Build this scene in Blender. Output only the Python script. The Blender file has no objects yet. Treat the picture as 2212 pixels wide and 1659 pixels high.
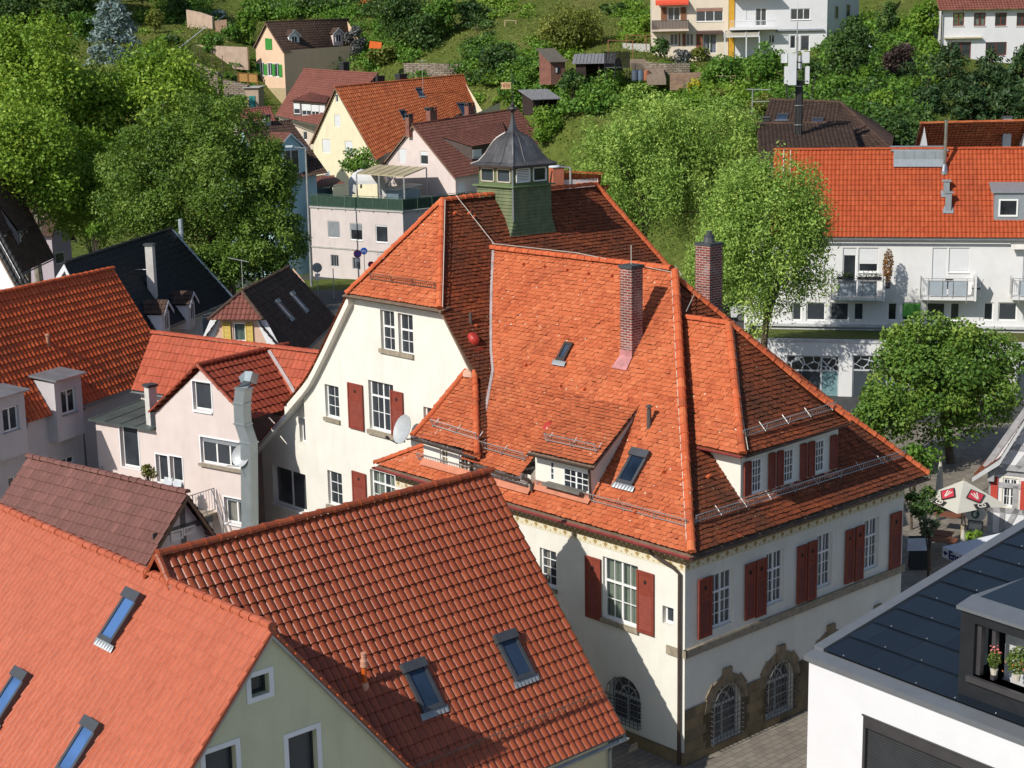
import bpy,bmesh,math,random
import numpy as np
from mathutils import Vector
random.seed(7)
RNG=np.random.default_rng(11)
V3=lambda *c:np.array(c,float)
Z=V3(0,0,1)
FPX,PITCH,ROLL,HCAM=3417.36,0.2055994,-0.01835839,19.0
def cam_axes():
 c,s=math.cos(PITCH),math.sin(PITCH)
 r,f,u=V3(1,0,0),V3(0,c,-s),V3(0,s,c)
 cr,sr=math.cos(ROLL),math.sin(ROLL)
 return np.stack([cr*r+sr*u,-sr*r+cr*u,-f],1)
RC=cam_axes()
CAM=V3(0,0,HCAM)
def ray(x,y):return RC@V3((x-1106)/FPX,(829.5-y)/FPX,-1)
def onz(x,y,z):d=ray(x,y);return CAM+d*((z-HCAM)/d[2])
def ony(x,y,Y):d=ray(x,y);return CAM+d*(Y/d[1])
def onp(x,y,p,n):d=ray(x,y);return CAM+d*(np.dot(p-CAM,n)/np.dot(d,n))
def nrm(v):return v/np.linalg.norm(v)
def yawv(deg):y=math.radians(deg);return V3(math.cos(y),math.sin(y),0)
def left(d):return V3(-d[1],d[0],0)
SC=bpy.context.scene
COL=SC.collection
cd=bpy.data.cameras.new('camera');co=bpy.data.objects.new('camera',cd);COL.objects.link(co)
cd.sensor_width=36.0;cd.lens=36.0*FPX/2212.0;cd.clip_end=2000;cd.clip_start=0.5
from mathutils import Matrix
mm=Matrix.Identity(4)
for i in range(3):
 for j in range(3):mm[i][j]=RC[i,j]
mm[2][3]=HCAM
co.matrix_world=mm
SC.camera=co
AX_A=V3(-0.67415439,0.73859046,0)
AX_B=V3(0.73859046,0.67415439,0)
LIGHT=nrm(AX_B-0.76*Z)
sd=bpy.data.lights.new('sun','SUN');so=bpy.data.objects.new('sun',sd);COL.objects.link(so)
sd.energy=4.2;sd.angle=math.radians(0.53);sd.color=(1.0,0.95,0.86)
so.rotation_euler=Vector(LIGHT).to_track_quat('-Z','Y').to_euler()
so.location=(-60,-60,90)
W=bpy.data.worlds.new("World");SC.world=W;W.use_nodes=True
nt=W.node_tree;bg=nt.nodes['Background']
sky=nt.nodes.new('ShaderNodeTexSky');sky.sky_type='NISHITA';sky.sun_disc=False
sky.sun_elevation=math.asin(-LIGHT[2])
sky.sun_rotation=math.atan2(-LIGHT[0],-LIGHT[1])
sky.air_density=1.0;sky.dust_density=0.6;sky.ozone_density=1.4
nt.links.new(sky.outputs[0],bg.inputs[0]);bg.inputs[1].default_value=0.10
vs=SC.view_settings;vs.view_transform='Standard';vs.look='None';vs.exposure=0.1;vs.gamma=1.0
SC.cycles.max_bounces=5;SC.cycles.transparent_max_bounces=8
SC.cycles.diffuse_bounces=3;SC.cycles.glossy_bounces=3
SC.cycles.use_denoising=True
MATS={}
def newmat(name):
 m=bpy.data.materials.new(name);m.use_nodes=True
 n=m.node_tree.nodes;l=m.node_tree.links
 for x in list(n):n.remove(x)
 out=n.new('ShaderNodeOutputMaterial')
 return m,n,l,out
def _mix(n,l,fac,a,b,mode='MIX'):
 x=n.new('ShaderNodeMix');x.data_type='RGBA';x.blend_type=mode
 for s,v in ((x.inputs[0],fac),(x.inputs[6],a),(x.inputs[7],b)):
  if hasattr(v,'is_output'):l.new(v,s)
  elif isinstance(v,(tuple,list)):s.default_value=(*v[:3],1)
  else :s.default_value=v
 return x.outputs[2]
def _ramp(n,l,fac,stops):
 r=n.new('ShaderNodeValToRGB');l.new(fac,r.inputs[0])
 e=r.color_ramp.elements
 while len(e)<len(stops):e.new(0.5)
 for k,(p,c)in enumerate(stops):
  e[k].position=p;e[k].color=(*c[:3],1)if not isinstance(c,float)else (c,c,c,1)
 return r.outputs[0]
def _noise(n,l,co,scale,detail=3,rough=.55):
 x=n.new('ShaderNodeTexNoise');x.inputs['Scale'].default_value=scale
 x.inputs['Detail'].default_value=detail;x.inputs['Roughness'].default_value=rough
 l.new(co,x.inputs['Vector']);return x.outputs[0]
def _obj(n):
 return n.new('ShaderNodeTexCoord').outputs['Object']
def _tint(n):
 a=n.new('ShaderNodeAttribute');a.attribute_name='tint';return a.outputs['Fac']
def _bump(n,l,h,dist,strength=1.0):
 b=n.new('ShaderNodeBump');b.inputs['Distance'].default_value=dist;b.inputs['Strength'].default_value=strength
 l.new(h,b.inputs['Height']);return b.outputs[0]
def flat(name,c,rough=.6,metal=0.0,var=.12,scale=3.0,spec=.4,bump=0.0,dirt=None):
 """painted / rendered / metal surface with mottling"""
 if name in MATS:return MATS[name]
 m,n,l,out=newmat(name);p=n.new('ShaderNodeBsdfPrincipled')
 o=_obj(n)
 a=tuple(max(0,x*(1-var))for x in c);b=tuple(min(1,x*(1+var))for x in c)
 nz=_noise(n,l,o,scale,5)
 col=_ramp(n,l,nz,[(.3,a),(.7,b)])
 if dirt:
  mp=n.new('ShaderNodeMapping');mp.inputs['Scale'].default_value=(1.3,1.3,.22);l.new(o,mp.inputs[0])
  dz=_noise(n,l,mp.outputs[0],1.6,6,.65)
  f=_ramp(n,l,dz,[(.50,(0,0,0)),(.78,(dirt[1],)*3)])
  col=_mix(n,l,f,col,dirt[0])
 l.new(col,p.inputs['Base Color'])
 p.inputs['Roughness'].default_value=rough;p.inputs['Metallic'].default_value=metal
 p.inputs['Specular IOR Level'].default_value=spec
 if bump:
  l.new(_bump(n,l,_noise(n,l,o,28,4),bump),p.inputs['Normal'])
 l.new(p.outputs[0],out.inputs[0]);MATS[name]=m;return m
def plaster(name,c,dirt=(.30,.27,.22),amt=.28):
 return flat(name,c,.9,0,.045,1.3,.15,.006,(dirt,amt))
def tilemat(name,c0,c1,c2,soot=(.05,.03,.022),soot_amt=.3,soot_scale=.6,lich=.0,rough=.75,spec=.3,sootpos=(.5,.8),coat=0.0,butt=(.055,.03,.02)):
 """fired clay tiles: each tile its own shade (face attribute), soot patches and lichen specks"""
 if name in MATS:return MATS[name]
 m,n,l,out=newmat(name);p=n.new('ShaderNodeBsdfPrincipled')
 o=_obj(n);t=_tint(n)
 col=_ramp(n,l,t,[(0,c0),(.5,c1),(1,c2)])
 sn=_noise(n,l,o,soot_scale,6,.62)
 f=_ramp(n,l,sn,[(sootpos[0],(0,0,0)),(sootpos[1],(soot_amt,)*3)])
 col=_mix(n,l,f,col,soot)
 fine=_noise(n,l,o,9,3)
 col=_mix(n,l,_ramp(n,l,fine,[(.35,(.78,)*3),(.65,(1.08,)*3)]),(0,0,0),col)if False else _mix(n,l,1.0,col,_ramp(n,l,fine,[(.3,(.8,.8,.8)),(.7,(1,1,1))]),'MULTIPLY')
 lt=n.new('ShaderNodeMath');lt.operation='LESS_THAN';l.new(t,lt.inputs[0]);lt.inputs[1].default_value=-.5
 col=_mix(n,l,lt.outputs[0],col,butt)
 if lich:
  vn=n.new('ShaderNodeTexVoronoi');vn.inputs['Scale'].default_value=3.4;l.new(o,vn.inputs['Vector'])
  g=_noise(n,l,o,.45,3)
  thr=n.new('ShaderNodeMath');thr.operation='MULTIPLY';l.new(g,thr.inputs[0]);thr.inputs[1].default_value=lich
  cmp_=n.new('ShaderNodeMath');cmp_.operation='LESS_THAN';l.new(vn.outputs['Distance'],cmp_.inputs[0]);l.new(thr.outputs[0],cmp_.inputs[1])
  col=_mix(n,l,cmp_.outputs[0],col,(.55,.48,.36))
 l.new(col,p.inputs['Base Color'])
 p.inputs['Roughness'].default_value=rough;p.inputs['Specular IOR Level'].default_value=spec
 if coat:p.inputs['Coat Weight'].default_value=coat;p.inputs['Coat Roughness'].default_value=.22
 l.new(_bump(n,l,_noise(n,l,o,22,3),.004),p.inputs['Normal'])
 l.new(p.outputs[0],out.inputs[0]);MATS[name]=m;return m
def glassmat(name='glass',c=(.012,.016,.02),alpha=1.0,rough=.04,spec=.6):
 if name in MATS:return MATS[name]
 m,n,l,out=newmat(name);p=n.new('ShaderNodeBsdfPrincipled')
 inf=n.new('ShaderNodeObjectInfo')
 o=_obj(n)
 nz=_noise(n,l,o,1.2,2)
 f=n.new('ShaderNodeMath');f.operation='ADD';l.new(inf.outputs['Random'],f.inputs[0]);l.new(nz,f.inputs[1])
 col=_ramp(n,l,f.outputs[0],[(.4,c),(1.0,tuple(x*3.5+.01 for x in c))])
 l.new(col,p.inputs['Base Color'])
 p.inputs['Roughness'].default_value=rough;p.inputs['Specular IOR Level'].default_value=spec
 l.new(_bump(n,l,_noise(n,l,o,2.2,1),.012),p.inputs['Normal'])
 if alpha<1:p.inputs['Alpha'].default_value=alpha
 l.new(p.outputs[0],out.inputs[0]);MATS[name]=m;return m
def leafmat(name,c0,c1,c2,trans=.3,shade=.55):
 if name in MATS:return MATS[name]
 m,n,l,out=newmat(name)
 t=_tint(n)
 col=_ramp(n,l,t,[(0,c0),(.55,c1),(1,c2)])
 d=n.new('ShaderNodeBsdfPrincipled');d.inputs['Roughness'].default_value=shade;d.inputs['Specular IOR Level'].default_value=.35
 tr=n.new('ShaderNodeBsdfTranslucent');mx=n.new('ShaderNodeMixShader');mx.inputs[0].default_value=trans
 l.new(col,d.inputs['Base Color']);l.new(_mix(n,l,.4,col,(.22,.26,.02)),tr.inputs['Color'])
 l.new(d.outputs[0],mx.inputs[1]);l.new(tr.outputs[0],mx.inputs[2]);l.new(mx.outputs[0],out.inputs[0])
 MATS[name]=m;return m
def brickmat(name,c1,c2,mortar,yaw,bw=.25,bh=.083,msize=.012,bump=.01,stain=None,rough=.9,wall=True):
 """masonry courses laid in the wall's own plane"""
 if name in MATS:return MATS[name]
 m,n,l,out=newmat(name);p=n.new('ShaderNodeBsdfPrincipled')
 o=_obj(n)
 mp=n.new('ShaderNodeMapping');mp.vector_type='TEXTURE' if False else 'POINT'
 mp.inputs['Rotation'].default_value=(0,0,-math.radians(yaw));l.new(o,mp.inputs[0])
 sp=n.new('ShaderNodeSeparateXYZ');l.new(mp.outputs[0],sp.inputs[0])
 ad=n.new('ShaderNodeMath');ad.operation='ADD';l.new(sp.outputs[0],ad.inputs[0]);l.new(sp.outputs[1],ad.inputs[1])
 cb=n.new('ShaderNodeCombineXYZ');l.new(ad.outputs[0],cb.inputs[0]);l.new(sp.outputs[2],cb.inputs[1])
 if msize>.03:
  w=n.new('ShaderNodeTexNoise');w.inputs['Scale'].default_value=2.5;l.new(o,w.inputs['Vector'])
  vv=n.new('ShaderNodeVectorMath');vv.operation='SCALE';l.new(w.outputs['Color'],vv.inputs[0]);vv.inputs['Scale'].default_value=.22
  va=n.new('ShaderNodeVectorMath');va.operation='ADD';l.new(cb.outputs[0],va.inputs[0]);l.new(vv.outputs[0],va.inputs[1]);vec=va.outputs[0]
 else :vec=cb.outputs[0]
 b=n.new('ShaderNodeTexBrick');l.new(vec,b.inputs['Vector'])
 b.inputs['Scale'].default_value=1.0;b.inputs['Brick Width'].default_value=bw;b.inputs['Row Height'].default_value=bh
 b.inputs['Mortar Size'].default_value=msize;b.inputs['Color1'].default_value=(*c1,1);b.inputs['Color2'].default_value=(*c2,1)
 b.inputs['Mortar'].default_value=(*mortar,1);b.inputs['Mortar Smooth'].default_value=.2
 col=b.outputs[0]
 nz=_noise(n,l,o,2.0,5)
 col=_mix(n,l,1.0,col,_ramp(n,l,nz,[(.3,(.62,.62,.62)),(.7,(1,1,1))]),'MULTIPLY')
 if stain:
  s=_ramp(n,l,_noise(n,l,o,1.1,4),[(.55,(0,0,0)),(.75,(stain[1],)*3)])
  col=_mix(n,l,s,col,stain[0])
 l.new(col,p.inputs['Base Color']);p.inputs['Roughness'].default_value=rough;p.inputs['Specular IOR Level'].default_value=.2
 l.new(_bump(n,l,b.outputs[1],-bump),p.inputs['Normal'])
 l.new(p.outputs[0],out.inputs[0]);MATS[name]=m;return m
class MB:
 def __init__(s):s.V=[];s.nv=0;s.L=[];s.S=[];s.T=[];s.M=[]
 def np(s,V,loops,sizes,tint=None,mi=0):
  V=np.asarray(V,float).reshape(-1,3);s.V.append(V);s.L.append(np.asarray(loops,np.int64).ravel()+s.nv)
  sizes=np.asarray(sizes,np.int64);s.S.append(sizes);s.nv+=len(V)
  s.T.append(np.full(len(sizes),.5)if tint is None else np.broadcast_to(np.asarray(tint,float),(len(sizes),)).copy())
  s.M.append(np.full(len(sizes),mi));return s
 def add(s,V,F,tint=.5,mi=0):
  return s.np(V,[i for f in F for i in f],[len(f)for f in F],np.full(len(F),tint),mi)
 def poly(s,pts,tint=.5,mi=0):return s.add(pts,[list(range(len(pts)))],tint,mi)
 def hexa(s,c,tint=.5,mi=0):
  return s.add(c,[(0,3,2,1),(4,5,6,7),(0,1,5,4),(1,2,6,5),(2,3,7,6),(3,0,4,7)],tint,mi)
 def box(s,O,u,v,w,tint=.5,mi=0):
  O,u,v,w=map(np.asarray,(O,u,v,w))
  return s.hexa([O,O+u,O+u+v,O+v,O+w,O+u+w,O+u+v+w,O+v+w],tint,mi)
 def slab(s,pts,off,tint=.5,mi=0):
  """polygon thickened by vector off"""
  pts=[np.asarray(p,float)for p in pts];n=len(pts);q=[p+off for p in pts]
  F=[tuple(range(n))[::-1],tuple(range(n,2*n))]+[(i,(i+1)%n,n+(i+1)%n,n+i)for i in range(n)]
  return s.add(pts+q,F,tint,mi)
 def tube(s,pts,r,seg=6,tint=.5,mi=0,r2=None,cap=True):
  pts=[np.asarray(p,float)for p in pts];n=len(pts);V=[];F=[]
  rs=np.linspace(r,r if r2 is None else r2,n)
  up=None
  for i,p in enumerate(pts):
   d=pts[min(i+1,n-1)]-pts[max(i-1,0)];d=nrm(d)
   h=Z if abs(d[2])<.9 else V3(1,0,0)
   x=nrm(np.cross(d,h));y=np.cross(d,x)
   for k in range(seg):
    a=2*math.pi*k/seg+.3;V.append(p+rs[i]*(math.cos(a)*x+math.sin(a)*y))
  for i in range(n-1):
   for k in range(seg):F.append((i*seg+k,i*seg+(k+1)%seg,(i+1)*seg+(k+1)%seg,(i+1)*seg+k))
  if cap:F+=[tuple(range(seg))[::-1],tuple(range((n-1)*seg,n*seg))]
  return s.add(V,F,tint,mi)
 def lathe(s,O,prof,seg=16,tint=.5,mi=0,ax=None):
  V=[];F=[]
  for r,z in prof:
   for k in range(seg):
    a=2*math.pi*k/seg;V.append(O+V3(r*math.cos(a),r*math.sin(a),z))
  for i in range(len(prof)-1):
   for k in range(seg):F.append((i*seg+k,i*seg+(k+1)%seg,(i+1)*seg+(k+1)%seg,(i+1)*seg+k))
  F+=[tuple(range(seg))[::-1],tuple(range((len(prof)-1)*seg,len(prof)*seg))]
  return s.add(V,F,tint,mi)
 def mesh(s,name,org,clips=None,smooth=False):
  V=np.concatenate(s.V)-org;L=np.concatenate(s.L);S=np.concatenate(s.S);T=np.concatenate(s.T);Mi=np.concatenate(s.M)
  me=bpy.data.meshes.new(name)
  me.vertices.add(len(V));me.vertices.foreach_set('co',V.ravel().astype(np.float32))
  me.loops.add(len(L));me.loops.foreach_set('vertex_index',L.astype(np.int32))
  me.polygons.add(len(S));st=np.concatenate([[0],np.cumsum(S)[:-1]])
  me.polygons.foreach_set('loop_start',st.astype(np.int32))
  me.polygons.foreach_set('material_index',Mi.astype(np.int32))
  at=me.attributes.new('tint','FLOAT','FACE');at.data.foreach_set('value',T.astype(np.float32))
  me.update(calc_edges=True);me.validate()
  if clips:
   bm=bmesh.new();bm.from_mesh(me)
   for p,nn in clips:
    g=bm.verts[:]+bm.edges[:]+bm.faces[:]
    bmesh.ops.bisect_plane(bm,geom=g,dist=1e-5,plane_co=Vector(np.asarray(p)-org),plane_no=Vector(nn),clear_inner=True)
   bm.to_mesh(me);bm.free()
  me.polygons.foreach_set('use_smooth',[bool(smooth)]*len(me.polygons))
  return me
def thing(name,label,cat,loc,group=None):
 o=bpy.data.objects.new(name,None);COL.objects.link(o);o.location=Vector(loc);o.empty_display_size=.3
 o['label']=label;o['category']=cat
 if group:o['group']=group
 o['_wl']=[float(x)for x in loc]
 return o
def wl(o):return V3(*o['_wl'])
def obj(name,mb,mats,parent=None,loc=None,clips=None,smooth=False,label=None):
 if not mb.V:return None
 org=wl(parent)if parent is not None else np.asarray(loc,float)
 me=mb.mesh(name,org,clips,smooth)
 for m in (mats if isinstance(mats,(list,tuple))else [mats]):me.materials.append(m)
 o=bpy.data.objects.new(name,me);COL.objects.link(o)
 o['_wl']=[float(x)for x in org]
 if parent is not None:o.parent=parent
 else :o.location=Vector(org)
 if label:o['label']=label
 return o
def solo(name,mb,mats,loc,label,cat,group=None,**k):
 o=obj(name,mb,mats,None,loc,**k);o['label']=label;o['category']=cat
 if group:o['group']=group
 return o
def struct(name,mb,mats,loc=(0,0,0),kind='structure',**k):
 o=obj(name,mb,mats,None,loc,**k);o['kind']=kind;return o
def lin(A,B,t):return A+(B-A)*t
def quadfn(A,B,C,D):
 A,B,C,D=map(np.asarray,(A,B,C,D))
 N=nrm(np.cross(B-A,D-A));N=N if N[2]>0 else -N
 def f(s,t):
  s=s[:,None];t=t[:,None]
  return A*(1-s)*(1-t)+B*s*(1-t)+C*s*t+D*(1-s)*t,np.broadcast_to(N,(len(s),3))
 L=.5*(np.linalg.norm(B-A)+np.linalg.norm(C-D));H=.5*(np.linalg.norm(D-A)+np.linalg.norm(C-B))
 return f,L,H
def proffn(E,t,n,prof,L):
 """eave start E, unit t along the eave, unit n inward, profile [(inward, z)]"""
 pr=np.array(prof,float);seg=np.hypot(*np.diff(pr,axis=0).T);cum=np.concatenate([[0],np.cumsum(seg)]);H=cum[-1]
 def f(s,q):
  y=q*H;d=np.interp(y,cum,pr[:,0]);z=np.interp(y,cum,pr[:,1])
  i=np.clip(np.searchsorted(cum,y,'right')-1,0,len(seg)-1)
  dd=(pr[i+1]-pr[i])/seg[i][:,None]
  N=-n[None]*dd[:,1:2]+Z[None]*dd[:,0:1]
  P=E[None]+t[None]*(s*L)[:,None]+n[None]*d[:,None];P=P.copy();P[:,2]=z
  return P,N
 return f,L,H
def pantiles(fn,roll=.2,row=.34,amp=.035,lift=.03,k=8,kind='roll',jit=.12,mb=None):
 f,L,H=fn;mb=mb or MB()
 nx=max(2,round(L/roll));ny=max(2,round(H/row))
 fr=np.arange(nx*k+1)/k;x=fr%1.0
 if kind=='roll':h=amp*np.abs(np.sin(np.pi*x))**.75
 elif kind=='wave':h=amp*(.5-.5*np.cos(2*np.pi*x))
 elif kind=='rib':h=amp*np.clip(1-np.abs(x-.8)/.2,0,1)**.7+amp*.25*np.clip(1-np.abs(x-.35)/.12,0,1)
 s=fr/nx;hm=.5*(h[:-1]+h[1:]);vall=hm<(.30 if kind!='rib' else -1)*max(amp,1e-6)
 tile_t=np.clip(RNG.normal(.5,jit*1.4,(ny,nx)),0,1)
 Ps=[];
 lf=lift*(1+.15*RNG.normal(size=(ny,nx)))
 for j in range(ny):
  for (t,add)in ((j/ny,-.004),(j/ny,1),((j+1)/ny,0)):
   P,N=f(s,np.full(len(s),t))
   hh=h+(add if add==-.004 else (lf[j][np.clip((np.arange(len(s))/k).astype(int),0,nx-1)]if add==1 else 0))
   Ps.append(P+N*hh[:,None])
 n=len(s);V=np.concatenate(Ps)
 i=np.arange(n-1)
 loops=[];T=[]
 for j in range(ny):
  for q in (0,1):
   b0=(3*j+q)*n;b1=b0+n
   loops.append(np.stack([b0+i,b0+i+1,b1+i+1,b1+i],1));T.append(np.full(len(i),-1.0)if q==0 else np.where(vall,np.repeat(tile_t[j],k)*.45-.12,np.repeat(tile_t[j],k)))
 loops=np.concatenate(loops);mb.np(V,loops,np.full(len(loops),4),np.concatenate(T));return mb
def plaintiles(fn,w=.2,row=.135,lift=.024,mb=None,jit=.16):
 """beaver-tail plain tiles, each a thin plate with a rounded tail"""
 f,L,H=fn;mb=mb or MB()
 nx=int(math.ceil(L/w))+1;ny=int(math.ceil(H/row))
 X,Y=np.meshgrid(np.arange(nx),np.arange(ny));X=X.ravel();Y=Y.ravel();m=len(X)
 cx=(X+.5*(Y%2))*w-w*.25+RNG.normal(0,.004,m);cy=Y*row+RNG.normal(0,.006,m)
 ang=RNG.normal(0,.009,m);lf=lift*(1+.3*RNG.normal(size=m)).clip(.5,1.8)
 a=np.linspace(0,1,5);bx=(a-.5)*w*.97;by=.013*(np.abs(a-.5)*2)**2
 px=np.concatenate([bx,[w*.485,-w*.485]]);py=np.concatenate([by,[row*1.1,row*1.1]])
 hh=np.concatenate([np.ones(5),[.12,.12]])
 XX=cx[:,None]+px*np.cos(ang)[:,None]-py*np.sin(ang)[:,None];YY=cy[:,None]+py+px*np.sin(ang)[:,None]
 s=np.clip(XX.ravel()/L,0,1);t=np.clip(YY.ravel()/H,0,1)
 P,N=f(s,t);P=P.reshape(m,7,3);N=np.asarray(N).reshape(m,7,3)
 top=P+N*(hh[None]*lf[:,None])[:,:,None];bot=P[:,:5]+N[:,:5]*.001
 V=np.concatenate([top,bot],1).reshape(-1,3);base=np.arange(m)*12
 f1=base[:,None]+np.arange(7)
 T=np.clip(RNG.normal(.5,jit,m)+.10*np.sin(X*.31+Y*.17),0,1)
 fr=[base[:,None]+np.array([q+1,q,7+q,8+q])for q in range(4)]
 mb.np(V,np.concatenate([f1.ravel()]+[r.ravel()for r in fr]),np.concatenate([np.full(m,7),np.full(4*m,4)]),np.concatenate([T]+[np.full(m,-1.0)]*4))
 return mb
def caps(p0,p1,r=.12,step=.33,mb=None,up=None,seg=7):
 """row of overlapping half-round ridge tiles from p0 to p1"""
 p0,p1=np.asarray(p0,float),np.asarray(p1,float);mb=mb or MB();d=p1-p0;Ln=np.linalg.norm(d);d=d/Ln
 n=max(1,round(Ln/step));st=Ln/n
 u0=up if up is not None else Z;u0=nrm(u0-d*np.dot(u0,d));sd_=np.cross(d,u0)
 for i in range(n):
  j=RNG.normal(0,.006,2)
  a=p0+d*(i*st-.02)+u0*j[0]+sd_*j[1];b=p0+d*((i+1)*st+.03)
  V=[]
  for q,(c,rr)in enumerate(((a,r*1.13),(lin(a,b,.16),r*1.1),(lin(a,b,.2),r),(b,r*.94))):
   for k in range(seg):
    an=math.pi*(k/(seg-1))*1.1-.05*math.pi;V.append(c+sd_*rr*math.cos(an)+u0*(rr*math.sin(an)*.92+.02))
  F=[(q*seg+k,q*seg+k+1,(q+1)*seg+k+1,(q+1)*seg+k)for q in range(3)for k in range(seg-1)]+[tuple(range(seg))[::-1]]
  mb.add(V,F,float(np.clip(RNG.normal(.5,.15),0,1)))
 return mb
def gutter(p0,p1,r=.07,mb=None,seg=6):
 p0,p1=np.asarray(p0,float),np.asarray(p1,float);mb=mb or MB();d=nrm(p1-p0);sdv=np.cross(d,Z);V=[]
 for c in (p0,p1):
  for rr in (r,r*.82):
   for k in range(seg+1):
    an=math.pi+math.pi*k/seg;V.append(c+sdv*rr*math.cos(an)+Z*rr*math.sin(an))
 m=seg+1;F=[]
 for k in range(seg):F+=[(k,k+1,2*m+k+1,2*m+k),(m+k,3*m+k,3*m+k+1,m+k+1)]
 F+=[(0,2*m,3*m,m),(seg,m+seg,3*m+seg,2*m+seg)]
 F+=[tuple(range(seg+1)),tuple(range(2*m,2*m+seg+1))]
 return mb.add(V,F)
def guard(p0,p1,out,mb=None,h=.19,step=.11,lean=.06,rails=(0,1),post=1.1,r=.011):
 """lattice snow guard standing on the slope between two points; out = downslope horizontal"""
 p0,p1=np.asarray(p0,float),np.asarray(p1,float);mb=mb or MB();d=p1-p0;Ln=np.linalg.norm(d);d=d/Ln
 hv=Z*h+out*lean;b0=p0+Z*.09;
 for t in rails:mb.tube([b0+hv*t,b0+hv*t+d*Ln],r*1.25,4)
 n=int(Ln/step)
 for i in range(n+1):q=b0+d*(Ln*i/n);mb.tube([q,q+hv],r*.7,3,cap=False)
 n=max(1,round(Ln/post))
 for i in range(n+1):
  q=p0+d*(.06+(Ln-.12)*i/n);mb.tube([q-out*.25+Z*.27,q+Z*.03,q+Z*.09+hv*.5,q+hv+Z*.09],r*1.3,4)
 return mb
def clip_poly(P,S):
 """Sutherland-Hodgman: subject P by convex polygon S, both lists of (u,z)"""
 area=sum(S[i][0]*S[(i+1)%len(S)][1]-S[(i+1)%len(S)][0]*S[i][1]for i in range(len(S)))
 if area<0:S=S[::-1]
 out=P
 for i in range(len(S)):
  a,b=S[i],S[(i+1)%len(S)];inp=out;out=[]
  if not inp:break
  side=lambda p:(b[0]-a[0])*(p[1]-a[1])-(b[1]-a[1])*(p[0]-a[0])
  for k in range(len(inp)):
   p,q=inp[k],inp[(k+1)%len(inp)];sp,sq=side(p),side(q)
   if sp>=-1e-9:out.append(p)
   if (sp>1e-9 and sq<-1e-9)or (sp<-1e-9 and sq>1e-9):
    t=sp/(sp-sq);out.append((p[0]+(q[0]-p[0])*t,p[1]+(q[1]-p[1])*t))
 return out
class Wall:
 """vertical wall: O on the ground line, u along, n outward; polys convex in (u,z)"""
 def __init__(s,O,u,n,polys,th=.28):
  s.O=V3(O[0],O[1],0);s.u=nrm(np.asarray(u,float));s.n=nrm(np.asarray(n,float));s.polys=polys;s.holes=[];s.th=th
 def pt(s,u,z,d=0.):return s.O+s.u*u+Z*z+s.n*d
 def uz(s,x,y,d=0.):
  q=onp(x,y,s.O+s.n*d,s.n);return float((q-s.O)@s.u),float(q[2])
 def build(s,mb,mi=0,tint=.5):
  for P in s.polys:
   us=sorted({p[0]for p in P}|{h[i]for h in s.holes for i in (0,1)});zs=sorted({p[1]for p in P}|{h[i]for h in s.holes for i in (2,3)})
   lo,hi=min(p[0]for p in P),max(p[0]for p in P);zl,zh=min(p[1]for p in P),max(p[1]for p in P)
   us=[lo]+[x for x in us if lo<x<hi]+[hi];zs=[zl]+[x for x in zs if zl<x<zh]+[zh]
   if not s.holes:us,zs=[lo,hi],[zl,zh]
   for i in range(len(us)-1):
    for j in range(len(zs)-1):
     a0,a1,c0,c1=us[i],us[i+1],zs[j],zs[j+1]
     if a1-a0<1e-6 or c1-c0<1e-6:continue
     m=((a0+a1)/2,(c0+c1)/2)
     if any(h[0]<m[0]<h[1]and h[2]<m[1]<h[3]for h in s.holes):continue
     r=clip_poly([(a0,c0),(a1,c0),(a1,c1),(a0,c1)],P)
     if len(r)>=3:mb.poly([s.pt(*q)for q in r],tint,mi)
  for h in s.holes:
   u0,u1,z0,z1=h;d=-s.th
   for (a,b_)in (((u0,z0),(u1,z0)),((u1,z0),(u1,z1)),((u1,z1),(u0,z1)),((u0,z1),(u0,z0))):
    mb.poly([s.pt(*a),s.pt(*b_),s.pt(*b_,d),s.pt(*a,d)],tint,mi)
  return mb
 def bx(s,mb,u0,u1,z0,z1,d0,d1,tint=.5,mi=0):
  return mb.box(s.pt(u0,z0,d0),s.u*(u1-u0),s.n*(d1-d0),Z*(z1-z0),tint,mi)
def louvre(Wl,u0,u1,z0,z1,d=.035,mats=None,root=None,solid=.36,hole=True,kids=None):
 """shutter leaf: framed board with a round hole above, slats below"""
 mb=MB();w=u1-u0;fr=min(.07,w*.16);t=.045;zm=z1-(z1-z0)*solid
 Wl.bx(mb,u0,u0+fr,z0,z1,d,d+t);Wl.bx(mb,u1-fr,u1,z0,z1,d,d+t)
 for a,b_ in ((z0,z0+fr*1.3),(z1-fr,z1),(zm-fr*.5,zm+fr*.5)):Wl.bx(mb,u0+fr,u1-fr,a,b_,d,d+t-.004)
 if solid>0:Wl.bx(mb,u0+fr,u1-fr,zm+fr*.5,z1-fr,d+.012,d+t-.018)
 n=max(4,int((zm-z0)/.075))
 za,zb=z0+fr*1.3,zm-fr*.5
 for i in range(n):
  z=za+(zb-za)*(i+.5)/n;hh=(zb-za)/n*.42
  p=[Wl.pt(u0+fr,z+hh,d+.004),Wl.pt(u1-fr,z+hh,d+.004),Wl.pt(u1-fr,z-hh,d+t-.006),Wl.pt(u0+fr,z-hh,d+t-.006)]
  mb.slab(p,Wl.n*.006+Z*.008)
 o=obj('shutter',mb,mats,root)
 if hole and solid>0:
  hb=MB();c=((u0+u1)/2,(zm+z1)/2+.02);r=min(.055,w*.13)
  hb.poly([Wl.pt(c[0]+r*math.cos(a),c[1]+r*1.15*math.sin(a),d+t-.010)for a in np.linspace(0,2*math.pi,13)[:-1]])
  obj('peep_hole',hb,flat('dark_hole',(.015,.012,.01),.9),o)
 return o
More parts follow.
